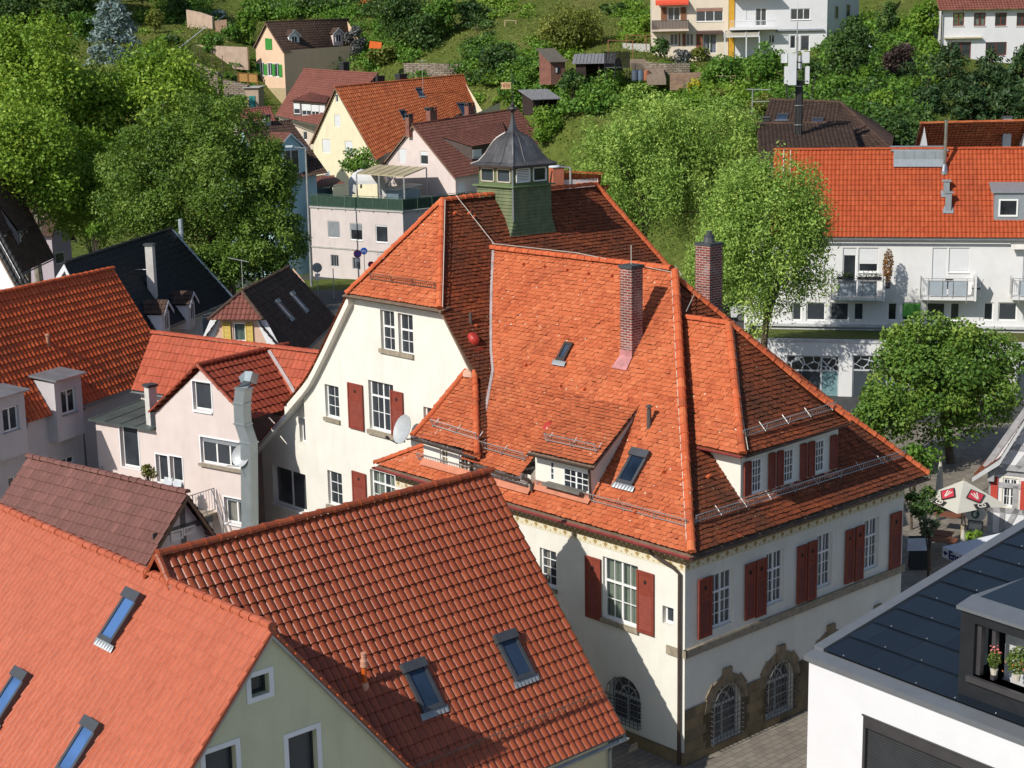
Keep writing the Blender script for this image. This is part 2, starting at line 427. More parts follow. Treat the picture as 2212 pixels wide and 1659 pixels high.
def window(root,Wl,u0,u1,z0,z1,nx=2,nz=1,frame=.06,rec=.12,mat=None,glass=None,mun=.022,transom=None,lights=None,sill=None,sillm=None,blind=0.,blindm=None,curtain=None,hole=True,label=None,casing=None,casem=None,d=0.):
 """window set in the wall: frame with bars, pane, sill, blind, curtain"""
 if u0>u1:u0,u1=u1,u0
 if z0>z1:z0,z1=z1,z0
 if hole:Wl.holes.append((u0,u1,z0,z1))
 mat=mat or flat('white_frame',(.80,.80,.79),.4,var=.03);glass=glass or glassmat()
 mb=MB();t=.05;a=-rec+d
 e=.002
 U0,U1,Z0,Z1=u0+e,u1-e,z0+e,z1-e
 Wl.bx(mb,U0,U0+frame,Z0,Z1,a,a+t);Wl.bx(mb,U1-frame,U1,Z0,Z1,a,a+t)
 Wl.bx(mb,U0+frame,U1-frame,Z0,Z0+frame*1.2,a,a+t-.003);Wl.bx(mb,U0+frame,U1-frame,Z1-frame,Z1,a,a+t-.003)
 iu0,iu1,iz0,iz1=U0+frame,U1-frame,Z0+frame*1.2,Z1-frame
 L=lights or 1
 edges=[iu0+(iu1-iu0)*i/L for i in range(L+1)]
 for i in range(1,L):Wl.bx(mb,edges[i]-frame*.6,edges[i]+frame*.6,iz0,iz1,a+.004,a+t-.006)
 zt=iz1
 if transom:
  zt=iz0+(iz1-iz0)*transom;Wl.bx(mb,iu0,iu1,zt-frame*.55,zt+frame*.55,a+.006,a+t+.006)
 for i in range(L):
  a0,a1=edges[i],edges[i+1]
  for k in range(1,nx):
   c=a0+(a1-a0)*k/nx;Wl.bx(mb,c-mun/2,c+mun/2,iz0,iz1,a+.014,a+t-.012)
  for k in range(1,nz):
   c=iz0+(zt-iz0)*k/nz;Wl.bx(mb,a0,a1,c-mun/2,c+mun/2,a+.012,a+t-.014)
  if transom and nz>1:pass
 w=obj('window',mb,mat,root,label=label)
 if blind<.98:
  g=MB();g.poly([Wl.pt(iu0-.01,iz0-.01,a+.02),Wl.pt(iu1+.01,iz0-.01,a+.02),Wl.pt(iu1+.01,iz1+.01,a+.02),Wl.pt(iu0-.01,iz1+.01,a+.02)]);obj('pane',g,glass,w)
 if blind>0:
  b_=MB();zb=iz1-(iz1-iz0)*blind;n=max(3,int((iz1-zb)/.055))
  for k in range(n):
   q0=zb+(iz1-zb)*k/n;q1=zb+(iz1-zb)*(k+1)/n
   b_.add([Wl.pt(iu0-.02,q0,a+.062),Wl.pt(iu1+.02,q0,a+.062),Wl.pt(iu1+.02,(q0+q1)/2,a+.075),Wl.pt(iu0-.02,(q0+q1)/2,a+.075),Wl.pt(iu1+.02,q1,a+.062),Wl.pt(iu0-.02,q1,a+.062)],[(0,1,2,3),(3,2,4,5)])
  obj('roller_blind',b_,blindm or flat('blind_white',(.72,.73,.74),.5,var=.03),w)
 if curtain is not None:
  c=MB();nn=28;cm,c0,c1=curtain
  for (s0,s1)in ((0,c0),(1-c1,1)):
   if s1-s0<.02:continue
   V=[];m_=max(4,int(nn*(s1-s0)))
   for k in range(m_+1):
    uu=iu0+(iu1-iu0)*(s0+(s1-s0)*k/m_);dd=a-.10+.025*math.sin(k*1.9)
    V+=[Wl.pt(uu,iz0-.05,dd),Wl.pt(uu,iz1+.05,dd)]
   c.add(V,[(2*k,2*k+2,2*k+3,2*k+1)for k in range(m_)])
  obj('curtain',c,cm,w)
 if sill:
  sb=MB();oh,th_,ex=sill;Wl.bx(sb,u0-ex,u1+ex,z0-th_,z0-.002,-rec+.02,oh);obj('sill',sb,sillm or mat,w)
 if casing:
  cb=MB();k=casing;pr=.02
  Wl.bx(cb,u0-k,u0,z0-k,z1+k,.002,pr);Wl.bx(cb,u1,u1+k,z0-k,z1+k,.002,pr);Wl.bx(cb,u0,u1,z1,z1+k,.002,pr-.003);Wl.bx(cb,u0,u1,z0-k,z0,.002,pr-.003)
  obj('surround',cb,casem or flat('white_render',(.78,.78,.77),.8),w)
 return w
def win_px(root,Wl,bl,tr,d=0.,**k):
 """window from the photo's lower-left and upper-right corners of the opening, measured on the wall"""
 u0,z0=Wl.uz(*bl,d);u1,z1=Wl.uz(*tr,d);return window(root,Wl,u0,u1,z0,z1,d=d,**k)
def skylight(root,c,u,up,n,w,h,frame=None,glass=None,t=.11,tilt=.0,hood=True,name='skylight'):
 """roof window lying on a slope; c lower middle, u across, up upslope, n outward normal"""
 frame=frame or flat('skylight_metal',(.085,.09,.10),.45,.4)
 glass=glass or glassmat('sky_glass',(.006,.012,.024),rough=.12,spec=.25)
 mb=MB();f=.085
 O=c-u*(w/2)
 bx=lambda m_,a0,a1,b0,b1,d0,d1:m_.box(O+u*a0+up*b0+n*d0,u*(a1-a0),up*(b1-b0),n*(d1-d0))
 bx(mb,0,f,0,h,.0,t);bx(mb,w-f,w,0,h,0,t);bx(mb,f,w-f,0,f*1.3,0,t-.004);bx(mb,f,w-f,h-f,h,0,t-.004)
 if hood:bx(mb,-.03,w+.03,h-f*1.5,h+f*1.3,t*.2,t+.06)
 bx(mb,f,w-f,f*1.3,h-f,0,.03)
 o=obj(name,mb,frame,root)
 g=MB();g.poly([O+u*(f-.01)+up*(f*1.3-.01)+n*(t-.03),O+u*(w-f+.01)+up*(f*1.3-.01)+n*(t-.03),O+u*(w-f+.01)+up*(h-f+.01)+n*(t-.03),O+u*(f-.01)+up*(h-f+.01)+n*(t-.03)])
 obj('pane',g,glass,o)
 fb=MB();nn=7
 for k in range(nn):
  q=-.10+(w+.20)*k/nn;fb.add([O+u*q+up*-.16+n*.05,O+u*(q+(w+.2)/nn)+up*-.16+n*.05,O+u*(q+(w+.2)/nn)+up*0+n*.075,O+u*q+up*0+n*.075,O+u*(q+(w+.2)/nn/2)+up*-.17+n*.075],[(0,4,3),(4,1,2),(4,2,3)])
 obj('flashing',fb,flat('lead_flashing',(.27,.29,.31),.45,.3),o)
 return o
OM=V3(4.48240834,39.8949407,0)
def MP(A,B,z):return OM+AX_A*A+AX_B*B+Z*z
def M_on(x,y,p,n):return onp(x,y,p,n)
def mab(p):q=p-OM;return float(q@AX_A),float(q@AX_B),float(q[2])
def zon(x,y,p):
 d=ray(x,y);t=(p[:2]@d[:2])/(d[:2]@d[:2]);return HCAM+d[2]*t
cream=plaster('cream_render',(.735,.715,.645),(.42,.37,.29),.22)
cream_sh=cream
white_f=flat('white_frame',(.80,.80,.79),.4,var=.03)
shutter_red=flat('oxblood_shutter',(.225,.046,.028),.6,var=.14,scale=5,spec=.35)
stone=flat('grey_sandstone',(.30,.255,.19),.85,var=.25,scale=6,bump=.01)
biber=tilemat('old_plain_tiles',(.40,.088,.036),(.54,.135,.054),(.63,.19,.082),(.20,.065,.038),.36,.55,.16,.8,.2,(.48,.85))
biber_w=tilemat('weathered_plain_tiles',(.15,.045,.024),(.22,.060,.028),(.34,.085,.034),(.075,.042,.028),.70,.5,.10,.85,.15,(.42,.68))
rcap=tilemat('ridge_tiles_red',(.48,.095,.038),(.58,.13,.05),(.66,.18,.07),(.10,.05,.03),.6,1.2,.12,.8,.2,(.55,.8))
zinc=flat('zinc_sheet',(.33,.355,.375),.42,.55,var=.16,scale=2)
gutter_red=flat('red_gutter',(.24,.045,.04),.5,.1,var=.2)
gutter_brown=flat('brown_gutter',(.075,.055,.045),.5,.3,var=.2)
galv=flat('galvanised_bar',(.42,.42,.41),.5,.5,var=.2)
rust_bar=flat('brown_bar',(.16,.105,.08),.6,.2,var=.3)
wire=flat('pale_wire',(.55,.52,.46),.5,.2)
wood_dark=flat('dark_wood',(.07,.045,.03),.7,var=.25)
soffit=flat('soffit_board',(.20,.13,.09),.8,var=.2)
HALL=thing('town_hall','large cream rendered house with orange hipped tile roof, red shutters and small green cupola','house',OM)
PF=[(0,6.243),(1.493,7.871),(2.714,9.229),(5.429,12.588)]
PR=[(0,6.243),(1.561,7.871),(2.85,9.229),(5.632,12.588)]
be,ae=-.407,-.577
FARB=10.45
wl_=MB()
WF=Wall(OM,AX_A,-AX_B,[[(0,0),(12.25,0),(12.25,6.35),(0,6.35)]])
WR=Wall(OM,AX_B,-AX_A,[[(0,0),(10.1,0),(10.1,6.35),(0,6.35)]])
WG=Wall(MP(0,1.97,0),AX_A,-AX_B,[[(8.6,0),(19.24,0),(19.24,7.8),(16.75,10.95),(11.9,10.95),(8.6,6.8)],[(19.24,0),(20.0,0),(20.0,7.15),(19.24,7.8)]])
WX=Wall(MP(0,2.3,0),AX_A,-AX_B,[[(19.9,0),(23.45,0),(23.45,4.42),(20.4,6.85),(19.9,6.95)]])
cur=flat('pale_curtain',(.62,.58,.48),.9,var=.08,scale=8);cur_g=flat('green_curtain',(.42,.50,.38),.9,var=.1,scale=9)
tglass=glassmat('clear_glass',(.02,.025,.03),.45)
G_=dict(mat=white_f,glass=tglass,frame=.055,rec=.14)
def shut_px(Wl,bl,tr,**k):
 u0,z0=Wl.uz(*bl);u1,z1=Wl.uz(*tr);u0,u1=sorted((u0,u1));z0,z1=sorted((z0,z1));louvre(Wl,u0,u1,z0,z1,mats=shutter_red,root=HALL,**k)
win_px(HALL,WF,(1303,1333),(1378,1224),nx=2,nz=2,lights=2,transom=.62,sill=(.09,.13,.05),sillm=stone,curtain=(cur_g,.5,.5),**G_)
win_px(HALL,WF,(1167,1262),(1201,1193),nx=2,nz=4,sill=(.08,.11,.04),sillm=stone,curtain=(cur,.3,.3),**G_)
win_px(HALL,WF,(1431,1346),(1455,1315),nx=1,nz=1,mat=white_f,frame=.05,rec=.2)
shut_px(WF,(1268,1330),(1300,1208));shut_px(WF,(1379,1362),(1415,1240))
for (bl,tr)in (((1536,1362),(1585,1226)),((1654,1312),(1695,1184)),((1763,1275),(1799,1147)),((1865,1236),(1900,1115))):
 win_px(HALL,WR,bl,tr,nx=2,nz=3,lights=2,transom=.66,curtain=(cur,.42,.42),**G_)
for (bl,tr)in (((1505,1381),(1535,1242)),((1606,1340),(1628,1212)),((1629,1334),(1653,1203)),((1718,1305),(1739,1174)),((1740,1298),(1762,1165)),((1822,1262),(1842,1140)),((1843,1256),(1864,1132)),((1918,1230),(1945,1102))):
 shut_px(WR,bl,tr)
for (bl,tr,kk)in (((824,757),(851,673),dict(nx=2,nz=2,transom=.6)),((862,764),(891,681),dict(nx=2,nz=2,transom=.6)),((704,900),(731,836),dict(nx=2,nz=3,sill=(.09,.13,.06),sillm=stone)),((799,926),(849,832),dict(nx=2,nz=2,lights=2,transom=.7,sill=(.10,.16,.06),sillm=stone)),((916,935),(941,884),dict(nx=2,nz=2)),((710,1088),(738,1024),dict(nx=2,nz=3,sill=(.09,.13,.06),sillm=stone)),((802,1096),(852,1028),dict(nx=2,nz=2,lights=2,transom=.68,curtain=(cur_g,.4,.4)))):
 k2=dict(G_);k2.update(kk);k2['rec']=.17;win_px(HALL,WG,bl,tr,**k2)
u0,z0=WG.uz(823,763);u1,z1=WG.uz(894,770)
sb=MB();WG.bx(sb,min(u0,u1)-.03,max(u0,u1)+.03,9.22,9.36,.002,.09);obj('sill',sb,stone,HALL)
shut_px(WG,(757,923),(785,832));shut_px(WG,(849,946),(872,848));shut_px(WG,(766,1100),(792,1024))
win_px(HALL,WX,(592,1086),(660,1026),nx=1,nz=1,lights=2,frame=.06,rec=.2,mat=white_f,glass=glassmat('grey_glass',(.03,.032,.035)),sill=(.08,.05,.04),sillm=white_f)
win_px(HALL,WX,(648,955),(660,905),nx=1,nz=1,frame=.05,rec=.2,mat=white_f)
iron=flat('iron_grille',(.12,.115,.11),.5,.4);iron_w=flat('pale_iron',(.45,.44,.42),.5,.3)
stone_b=brickmat('sandstone_blocks',(.30,.225,.13),(.19,.155,.105),(.22,.19,.14),42.4,.75,.33,.014,.02,((.06,.05,.04),.6))
def arch_win(Wl,u0,u1,z0,zs,surround=.28,mat=None,grille=True,keystone=True,bars=8):
 """round headed window: springing at zs; hole is rectangular, spandrels and stone surround fill it"""
 r=(u1-u0)/2;c=(u0+u1)/2;ztop=zs+r
 Wl.holes.append((u0,u1,z0,ztop))
 arc=[(c+r*math.cos(t),zs+r*math.sin(t))for t in np.linspace(0,math.pi,15)]
 sp=MB()
 for i in range(14):
  p,q=arc[i],arc[i+1]
  sp.poly([Wl.pt(*p),Wl.pt(p[0],ztop),Wl.pt(q[0],ztop),Wl.pt(*q)])
  sp.poly([Wl.pt(*p),Wl.pt(*q),Wl.pt(*q,-Wl.th),Wl.pt(*p,-Wl.th)])
 obj('arch_spandrel',sp,mat or cream,HALL)
 if surround:
  s=MB();R=r+surround
  ang=np.linspace(0,math.pi,8)
  for i in range(7):
   a,b_=ang[i],ang[i+1]
   if keystone and i==3:continue
   k=1.0+(.05 if i%2 else -.02)
   s.slab([Wl.pt(c+r*math.cos(a),zs+r*math.sin(a),.002),Wl.pt(c+R*k*math.cos(a),zs+R*k*math.sin(a),.002),Wl.pt(c+R*k*math.cos(b_),zs+R*k*math.sin(b_),.002),Wl.pt(c+r*math.cos(b_),zs+r*math.sin(b_),.002)],Wl.n*.035)
  if keystone:Wl.bx(s,c-.17,c+.17,zs+r-.03,zs+R+.16,.002,.09)
  n=4;h=(zs-z0)/n
  for side in (-1,1):
   for i in range(n):
    e=surround*(1.15 if i%2 else .75);a=c+side*r;Wl.bx(s,min(a,a+side*e),max(a,a+side*e),z0+h*i+.004,z0+h*(i+1)-.004,.002,.03)
  obj('arch_surround',s,flat('brown_sandstone',(.235,.185,.12),.9,var=.3,scale=5,bump=.01),HALL)
 f=MB();a=-.2
 for (x0,x1)in ((u0,u0+.07),(u1-.07,u1),(c-.04,c+.04)):Wl.bx(f,x0,x1,z0,zs,a,a+.05)
 for zz in (z0,zs-.05):Wl.bx(f,u0,u1,zz,zz+.09,a+.003,a+.047)
 for rr in (r-.04,r*.5):f.tube([Wl.pt(c+rr*math.cos(t),zs+rr*math.sin(t),a+.025)for t in np.linspace(0,math.pi,13)],.035,4)
 for t in (.25,.5,.75):f.tube([Wl.pt(c+.1*math.cos(math.pi*t),zs+.1*math.sin(math.pi*t),a+.025),Wl.pt(c+(r-.05)*math.cos(math.pi*t),zs+(r-.05)*math.sin(math.pi*t),a+.025)],.018,4)
 for k in range(1,4):Wl.bx(f,u0,u1,z0+(zs-z0)*k/4-.012,z0+(zs-z0)*k/4+.012,a+.012,a+.038)
 w=obj('arched_window',f,flat('grey_frame',(.42,.43,.44),.5),HALL)
 g=MB();g.poly([Wl.pt(u0,z0,a+.02),Wl.pt(u1,z0,a+.02)]+[Wl.pt(*p,a+.02)for p in arc]);obj('pane',g,glassmat(),w)
 if grille:
  b=MB();d=.13
  for k in range(bars+1):
   uu=u0+(u1-u0)*k/bars;ht=zs+math.sqrt(max(0,r*r-(uu-c)**2));b.tube([Wl.pt(uu,z0+.02,d),Wl.pt(uu,ht-.02,d)],.011,4)
  nz=7
  for k in range(nz+1):
   zz=z0+.05+(zs-z0-.05)*k/nz;b.tube([Wl.pt(u0-.02,zz,d),Wl.pt(u1+.02,zz,d)],.011,4)
   b.tube([Wl.pt(u0-.02,zz,d),Wl.pt(u0-.02,zz,.0)],.012,4);b.tube([Wl.pt(u1+.02,zz,d),Wl.pt(u1+.02,zz,0)],.012,4)
  for t in np.linspace(.15,.85,5):b.tube([Wl.pt(c+(r+.02)*math.cos(math.pi*t),zs+(r+.02)*math.sin(math.pi*t),d),Wl.pt(c+(r+.02)*math.cos(math.pi*t),zs+(r+.02)*math.sin(math.pi*t),0)],.012,4)
  b.tube([Wl.pt(c+r*math.cos(t),zs+r*math.sin(t),d)for t in np.linspace(0,math.pi,13)],.012,4)
  obj('grille',b,iron,w)
def uzs(Wl,*pts):return [Wl.uz(*p)for p in pts]
(ua,_),(ub,_),(_,zb),(_,zt)=uzs(WF,(1384,1510),(1316,1500),(1384,1577),(1338,1459))
ua,ub=sorted((ua,ub));r_=(ub-ua)/2;arch_win(WF,ua,ub,zb,zt-r_,.0)
(ua,_),(ub,_),(_,zb),(_,zt)=uzs(WR,(1535,1540),(1600,1520),(1535,1612),(1572,1473))
r_=(ub-ua)/2;z_a,z_t=zb,zt;arch_win(WR,ua,ub,zb,zt-r_,.3,bars=9)
du=WR.uz(1684,1440)[0]-(ua+ub)/2
for k in (1,2,3):arch_win(WR,ua+du*k,ub+du*k,zb,zt-r_,.3,bars=9)
pl=MB();zpl=1.62
WP=Wall(MP(0,0,0)-AX_A*.03,AX_B,-AX_A,[[(-.03,0),(10.1,0),(10.1,zpl),(-.03,zpl)]],th=.03)
for k in range(4):WP.holes.append((ua+du*k,ub+du*k,zb,zpl+.1))
WP.build(pl)
pl.poly([MP(-.03,-.03,0),MP(-.03,-.03,zpl),MP(.55,-.03,zpl),MP(.55,-.03,0)])if False else None
fq=MB()
WQ=Wall(MP(0,-.03,0),AX_A,-AX_B,[[(-.03,0),(12.25,0),(12.25,.38),(-.03,.38)]]);WQ.build(fq)
for i in range(5):WQ.bx(fq,-.03,.32 if i%2 else .5,.38+i*.25,.38+i*.25+.246,-.028,0)if i<0 else None
obj('plinth',pl,stone_b,HALL);obj('plinth',fq,stone_b,HALL)
wl_=MB()
for w_ in (WF,WR,WG,WX):w_.build(wl_)
for q in ([MP(12.25,0,0),MP(12.25,1.97,0),MP(12.25,1.97,6.3),MP(12.25,0,6.3)],[MP(0,10.1,0),MP(13,10.1,0),MP(13,10.1,6.3),MP(0,10.1,6.3)],[MP(20,1.97,0),MP(20,12,0),MP(20,12,7.1),MP(20,1.97,7.1)],[MP(8.6,12,0),MP(20,12,0),MP(20,12,7),MP(8.6,12,7)],[MP(20,2.3,0),MP(20,6,0),MP(20,6,5),MP(20,2.3,5)],[MP(23.45,2.3,0),MP(23.45,6,0),MP(23.45,6,4.4),MP(23.45,2.3,4.4)]):wl_.poly(q)
obj('wall',wl_,cream,HALL)
st=MB();zs_=WR.uz(1491,1399)[1]
WR.bx(st,-.06,10.15,zs_-.22,zs_,.002,.10);WF.bx(st,-.10,.02,zs_-.22,zs_,.002,.08);WF.bx(st,.20,.62,zs_-.26,zs_-.02,.002,.06)
obj('sill_band',st,stone,HALL)
def frieze_mat():
 m,n,l,out=newmat('painted_frieze');p=n.new('ShaderNodeBsdfPrincipled');p.inputs['Roughness'].default_value=.9
 o=_obj(n);mp=n.new('ShaderNodeMapping');mp.inputs['Rotation'].default_value=(0,0,-math.radians(42.386));l.new(o,mp.inputs[0])
 sp=n.new('ShaderNodeSeparateXYZ');l.new(mp.outputs[0],sp.inputs[0])
 def mth(op,a,b=None,c=None):
  x=n.new('ShaderNodeMath');x.operation=op
  for i,v in enumerate((a,b,c)):
   if v is None:continue
   if hasattr(v,'is_output'):l.new(v,x.inputs[i])
   else :x.inputs[i].default_value=v
  return x.outputs[0]
 u=mth('ADD',sp.outputs[0],sp.outputs[1]);v=sp.outputs[2]
 def ring(per,off,v0,ru,rv,wd):
  f=mth('SUBTRACT',mth('FRACT',mth('ADD',mth('DIVIDE',u,per),off)),.5)
  a=mth('DIVIDE',mth('MULTIPLY',f,per),ru);b=mth('DIVIDE',mth('SUBTRACT',v,v0),rv)
  d=mth('SQRT',mth('ADD',mth('MULTIPLY',a,a),mth('MULTIPLY',b,b)))
  return mth('LESS_THAN',mth('ABSOLUTE',mth('SUBTRACT',d,1.0)),wd)if wd else mth('LESS_THAN',d,1.0)
 parts=[ring(.20,0,5.88,.064,.13,.42),ring(.20,.5,5.88,.030,.10,0),ring(.40,.25,5.65,.075,.05,0),ring(.20,.5,5.73,.03,.035,0),ring(.20,0.,5.58,.024,.022,0),ring(.20,0.,6.06,.05,.03,0)]
 s=parts[0]
 for q in parts[1:]:s=mth('MAXIMUM',s,q)
 col=_mix(n,l,s,(.66,.60,.44),(.36,.25,.10))
 l.new(col,p.inputs['Base Color']);l.new(p.outputs[0],out.inputs[0]);return m
fr_=MB();WR.bx(fr_,-.012,10.1,5.52,6.22,.003,.012);WF.bx(fr_,-.003,12.25,5.52,6.22,.003,.012)
obj('frieze',fr_,frieze_mat(),HALL)
sf=MB()
sf.slab([MP(ae,be,6.12),MP(12.75,be,6.12),MP(12.75,.05,6.23),MP(.05,.05,6.23)],Z*.03)
sf.slab([MP(ae,be,6.12),MP(.05,.05,6.23),MP(.05,FARB-.4,6.23),MP(ae,FARB,6.12)],Z*.03)
obj('soffit',sf,soffit,HALL)
clipH1=(MP(ae,be,0),nrm(np.cross(AX_A+AX_B,Z)))
sgn=1 if np.dot(MP(5,be,0)-clipH1[0],clipH1[1])>0 else -1
hipA=(clipH1[0],clipH1[1]*sgn);hipB=(clipH1[0],-clipH1[1]*sgn)
r1=plaintiles(proffn(MP(ae,be,0),AX_A,AX_B,PF,5.85-ae))
sub=[PF[0],(.40,np.interp(.40,*zip(*PF)))]
r1b=plaintiles(proffn(MP(5.85,be,0),AX_A,AX_B,sub,10.7-5.85))
up_=[(2.55,np.interp(2.55,*zip(*PF)))]+PF[2:]
r1c=plaintiles(proffn(MP(5.85,be,0),AX_A,AX_B,up_,7.5))
obj('roof',r1,biber,HALL,clips=[hipA])
m_=MB();
for x in (r1b,r1c):m_.V+=[];m_.np(np.concatenate(x.V),np.concatenate(x.L),np.concatenate(x.S),np.concatenate(x.T))
obj('roof',m_,biber,HALL)
hp=nrm(np.cross(MP(11.08,.3,0)-MP(12.78,be,0),Z));hp=hp if np.dot(MP(10.7,be,0)-MP(12.78,be,0),hp)>0 else -hp
r1d=plaintiles(proffn(MP(10.7,be,0),AX_A,AX_B,[PF[0],(.8,np.interp(.8,*zip(*PF)))],2.1))
obj('roof',r1d,biber,HALL,clips=[(MP(12.78,be,0),hp)])
rr=MB();rr.slab([MP(12.78,be,6.26),MP(12.78,1.97,6.26),MP(11.0,1.97,7.05),MP(11.05,.36,7.0)],Z*.03);obj('roof',rr,biber,HALL)
clipH3p=MP(ae,FARB,0);h3=nrm(np.cross(AX_A-AX_B,Z));h3=h3 if np.dot(MP(ae,3,0)-clipH3p,h3)>0 else -h3
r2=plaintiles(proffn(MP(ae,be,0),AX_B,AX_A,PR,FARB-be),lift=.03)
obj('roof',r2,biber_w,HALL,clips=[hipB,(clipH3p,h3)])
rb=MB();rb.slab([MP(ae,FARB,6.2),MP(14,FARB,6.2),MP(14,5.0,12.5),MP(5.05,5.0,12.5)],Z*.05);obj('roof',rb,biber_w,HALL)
APL=M_on(892,941,MP(0,-.45,0),AX_B);APR=M_on(1031,983,MP(0,-.45,0),AX_B)
r1e=plaintiles(quadfn(MP(5.95,-.42,7.10),MP(8.5,-.42,7.16),MP(10.7,2.32,9.24),MP(5.95,2.32,9.20)))
obj('roof',r1e,biber,HALL)
WD=Wall(MP(0,-.09,0),AX_A,-AX_B,[[(5.82,6.5),(8.4,6.5),(8.4,7.16),(5.82,7.10)],[(8.4,6.5),(10.68,6.5),(10.68,7.34),(8.4,7.30)]],th=.12)
for (bl,tr,n_)in (((951,1003),(966,973),2),((992,1021),(1010,986),2),((1048,1026),(1072,997),3),((1092,1039),(1116,1011),3)):
 win_px(HALL,WD,bl,tr,nx=2,nz=n_,frame=.045,rec=.10,mat=white_f,mun=.025,glass=glassmat('ochre_glass',(.05,.036,.015)))
wd=MB();WD.build(wd)
wd.poly([MP(10.68,-.09,6.5),MP(10.68,1.97,6.5),MP(10.68,1.97,7.6),MP(10.68,-.09,7.34)]);wd.poly([MP(5.82,-.09,6.5),MP(5.82,2.1,8.9),MP(5.82,-.09,7.1)])
obj('dormer',wd,cream,HALL)
ap=MB();ap.slab([MP(5.8,-.40,6.36),MP(10.72,-.40,6.36),MP(10.72,-.08,6.78),MP(5.8,-.08,6.78)],Z*.02)if False else ap.slab([MP(5.8,-.24,6.56),MP(10.72,-.24,6.56),MP(10.72,-.085,6.73),MP(5.8,-.085,6.73)],Z*.02)
obj('apron_flashing',ap,flat('painted_apron',(.52,.20,.12),.7,var=.15),HALL)
TL=M_on(1007,802,MP(0,1.83,0),AX_B);TR=M_on(1026,804,MP(0,1.83,0),AX_B)
A0,B0,z0=mab(APL);A1,B1,z1=mab(APR)
prp=[(0,z0-.02),(.5,z0+.34),(2.28,mab(TL)[2])]
def vplane(p,q,keep):
 n_=nrm(np.cross(q-p,Z));return (p,n_ if np.dot(keep-p,n_)>0 else -n_)
mid=(APL+APR)/2
pv=plaintiles(proffn(MP(A1-.05,-.45,0),AX_A,AX_B,prp,A0-A1+.1));obj('roof',pv,biber,HALL,clips=[vplane(APL,TL,mid),vplane(APR,TR,mid)])
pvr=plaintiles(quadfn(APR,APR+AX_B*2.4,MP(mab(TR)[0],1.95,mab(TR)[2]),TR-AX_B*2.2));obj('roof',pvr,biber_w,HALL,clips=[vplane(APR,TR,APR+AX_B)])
pvl=MB();pvl.slab([APL,APL+AX_B*2.4,TL+AX_B*.1,TL],Z*.04);obj('roof',pvl,biber,HALL)
D2L=M_on(1142,973,MP(0,-.22,0),AX_B);D2R=M_on(1281,1004.5,MP(0,-.22,0),AX_B)
D2T=MP(3.66,2.12,9.06);D2U=MP(6.2,2.12,9.06)
d2=plaintiles(quadfn(D2R,D2L,D2U,D2T));obj('roof',d2,biber,HALL)
ds=MB();ds.slab([D2R-Z*.1,D2L-Z*.1,D2U-Z*.06,D2T-Z*.06],-Z*.06);obj('soffit',ds,soffit,HALL)
zD=mab(D2R)[2]
WD2=Wall(MP(0,.10,0),AX_A,-AX_B,[[(3.62,6.6),(5.80,6.6),(5.80,zD+.12),(3.62,zD+.12)]],th=.10)
win_px(HALL,WD2,(1217,1053),(1273,1022),d=0,nx=2,nz=3,lights=2,frame=.05,rec=.05,mat=white_f)
win_px(HALL,WD2,(1189,1037),(1197,998),nx=1,nz=3,frame=.03,rec=.05,mat=white_f)
w2=MB();WD2.build(w2)
zq=lambda b_:float(np.interp(b_-be,*zip(*PF)))
rl=lambda b_:zD+(9.06-zD)*(b_+.22)/2.34-.08
for A_ in (3.62,5.80):w2.slab([MP(A_,.10,6.6),MP(A_,.10,rl(.1)),MP(A_,2.0,rl(2.0)),MP(A_,2.0,zq(2.0)-.1)],AX_A*.02)
obj('dormer',w2,cream,HALL)
bx_=MB();WD2.bx(bx_,3.75,5.25,6.93,7.0,.02,.30);obj('window_shelf',bx_,flat('weathered_shelf',(.16,.15,.13),.8),HALL)
ap=MB();ap.slab([MP(3.5,-.10,6.70),MP(5.9,-.10,6.70),MP(5.9,.11,6.93),MP(3.5,.11,6.93)],Z*.02);obj('apron_flashing',ap,MATS['painted_apron'],HALL)
DF=M_on(1604,980,MP(-.22,0,0),AX_A);DB=M_on(1834,907,MP(-.22,0,0),AX_A)
bD0,bD1,zE=mab(DF)[1],mab(DB)[1],mab(DF)[2]
RDr=M_on(1574,700,MP(0,(bD0+bD1)/2,0),AX_B);aT,bT,zT=mab(RDr)
RDl=MP(aT+1.6,bT,zT)
WDD=Wall(MP(.13,0,0),AX_B,-AX_A,[[(2.41,6.7),(6.80,6.7),(6.80,zE),(2.41,zE)]],th=.12)
for (bl,tr)in (((1605,1073),(1646,992)),((1733-40,1037),(1733,955)),((1762,1000),(1798,916))):
 pass
def d_px(cx,cy):return 2700/4096*2212+cx/2.0733*.54004,1200/4096*2212+cy/2.0733*.54004
for (bl,tr)in (((630,1610),(720,1300)),((895,1525),(985,1220)),((1155,1440),(1240,1145))):
 win_px(HALL,WDD,d_px(*bl),d_px(*tr),nx=3,nz=4,frame=.05,rec=.04,mat=white_f,curtain=(cur,.3,.3),glass=tglass)
for (bl,tr)in (((560,1640),(622,1335)),((765,1580),(822,1262)),((835,1555),(890,1245)),((1028,1500),(1084,1185)),((1094,1478),(1150,1168)),((1275,1418),(1335,1115))):
 u0,z0=WDD.uz(*d_px(*bl));u1,z1=WDD.uz(*d_px(*tr));louvre(WDD,min(u0,u1),max(u0,u1),min(z0,z1)+.04,min(max(z0,z1),zE-.05),d=.03,mats=shutter_red,root=HALL,solid=0)
dw=MB();WDD.build(dw)
zr_=lambda A_:float(np.interp(A_-ae,*zip(*PR)))
for B_ in (2.41,6.80):dw.slab([MP(.13,B_,6.7),MP(.13,B_,zE),MP(1.5,B_,zE),MP(1.5,B_,zr_(1.5)-.1),MP(.4,B_,zr_(.4)-.15)],AX_B*.02)
obj('dormer',dw,cream,HALL)
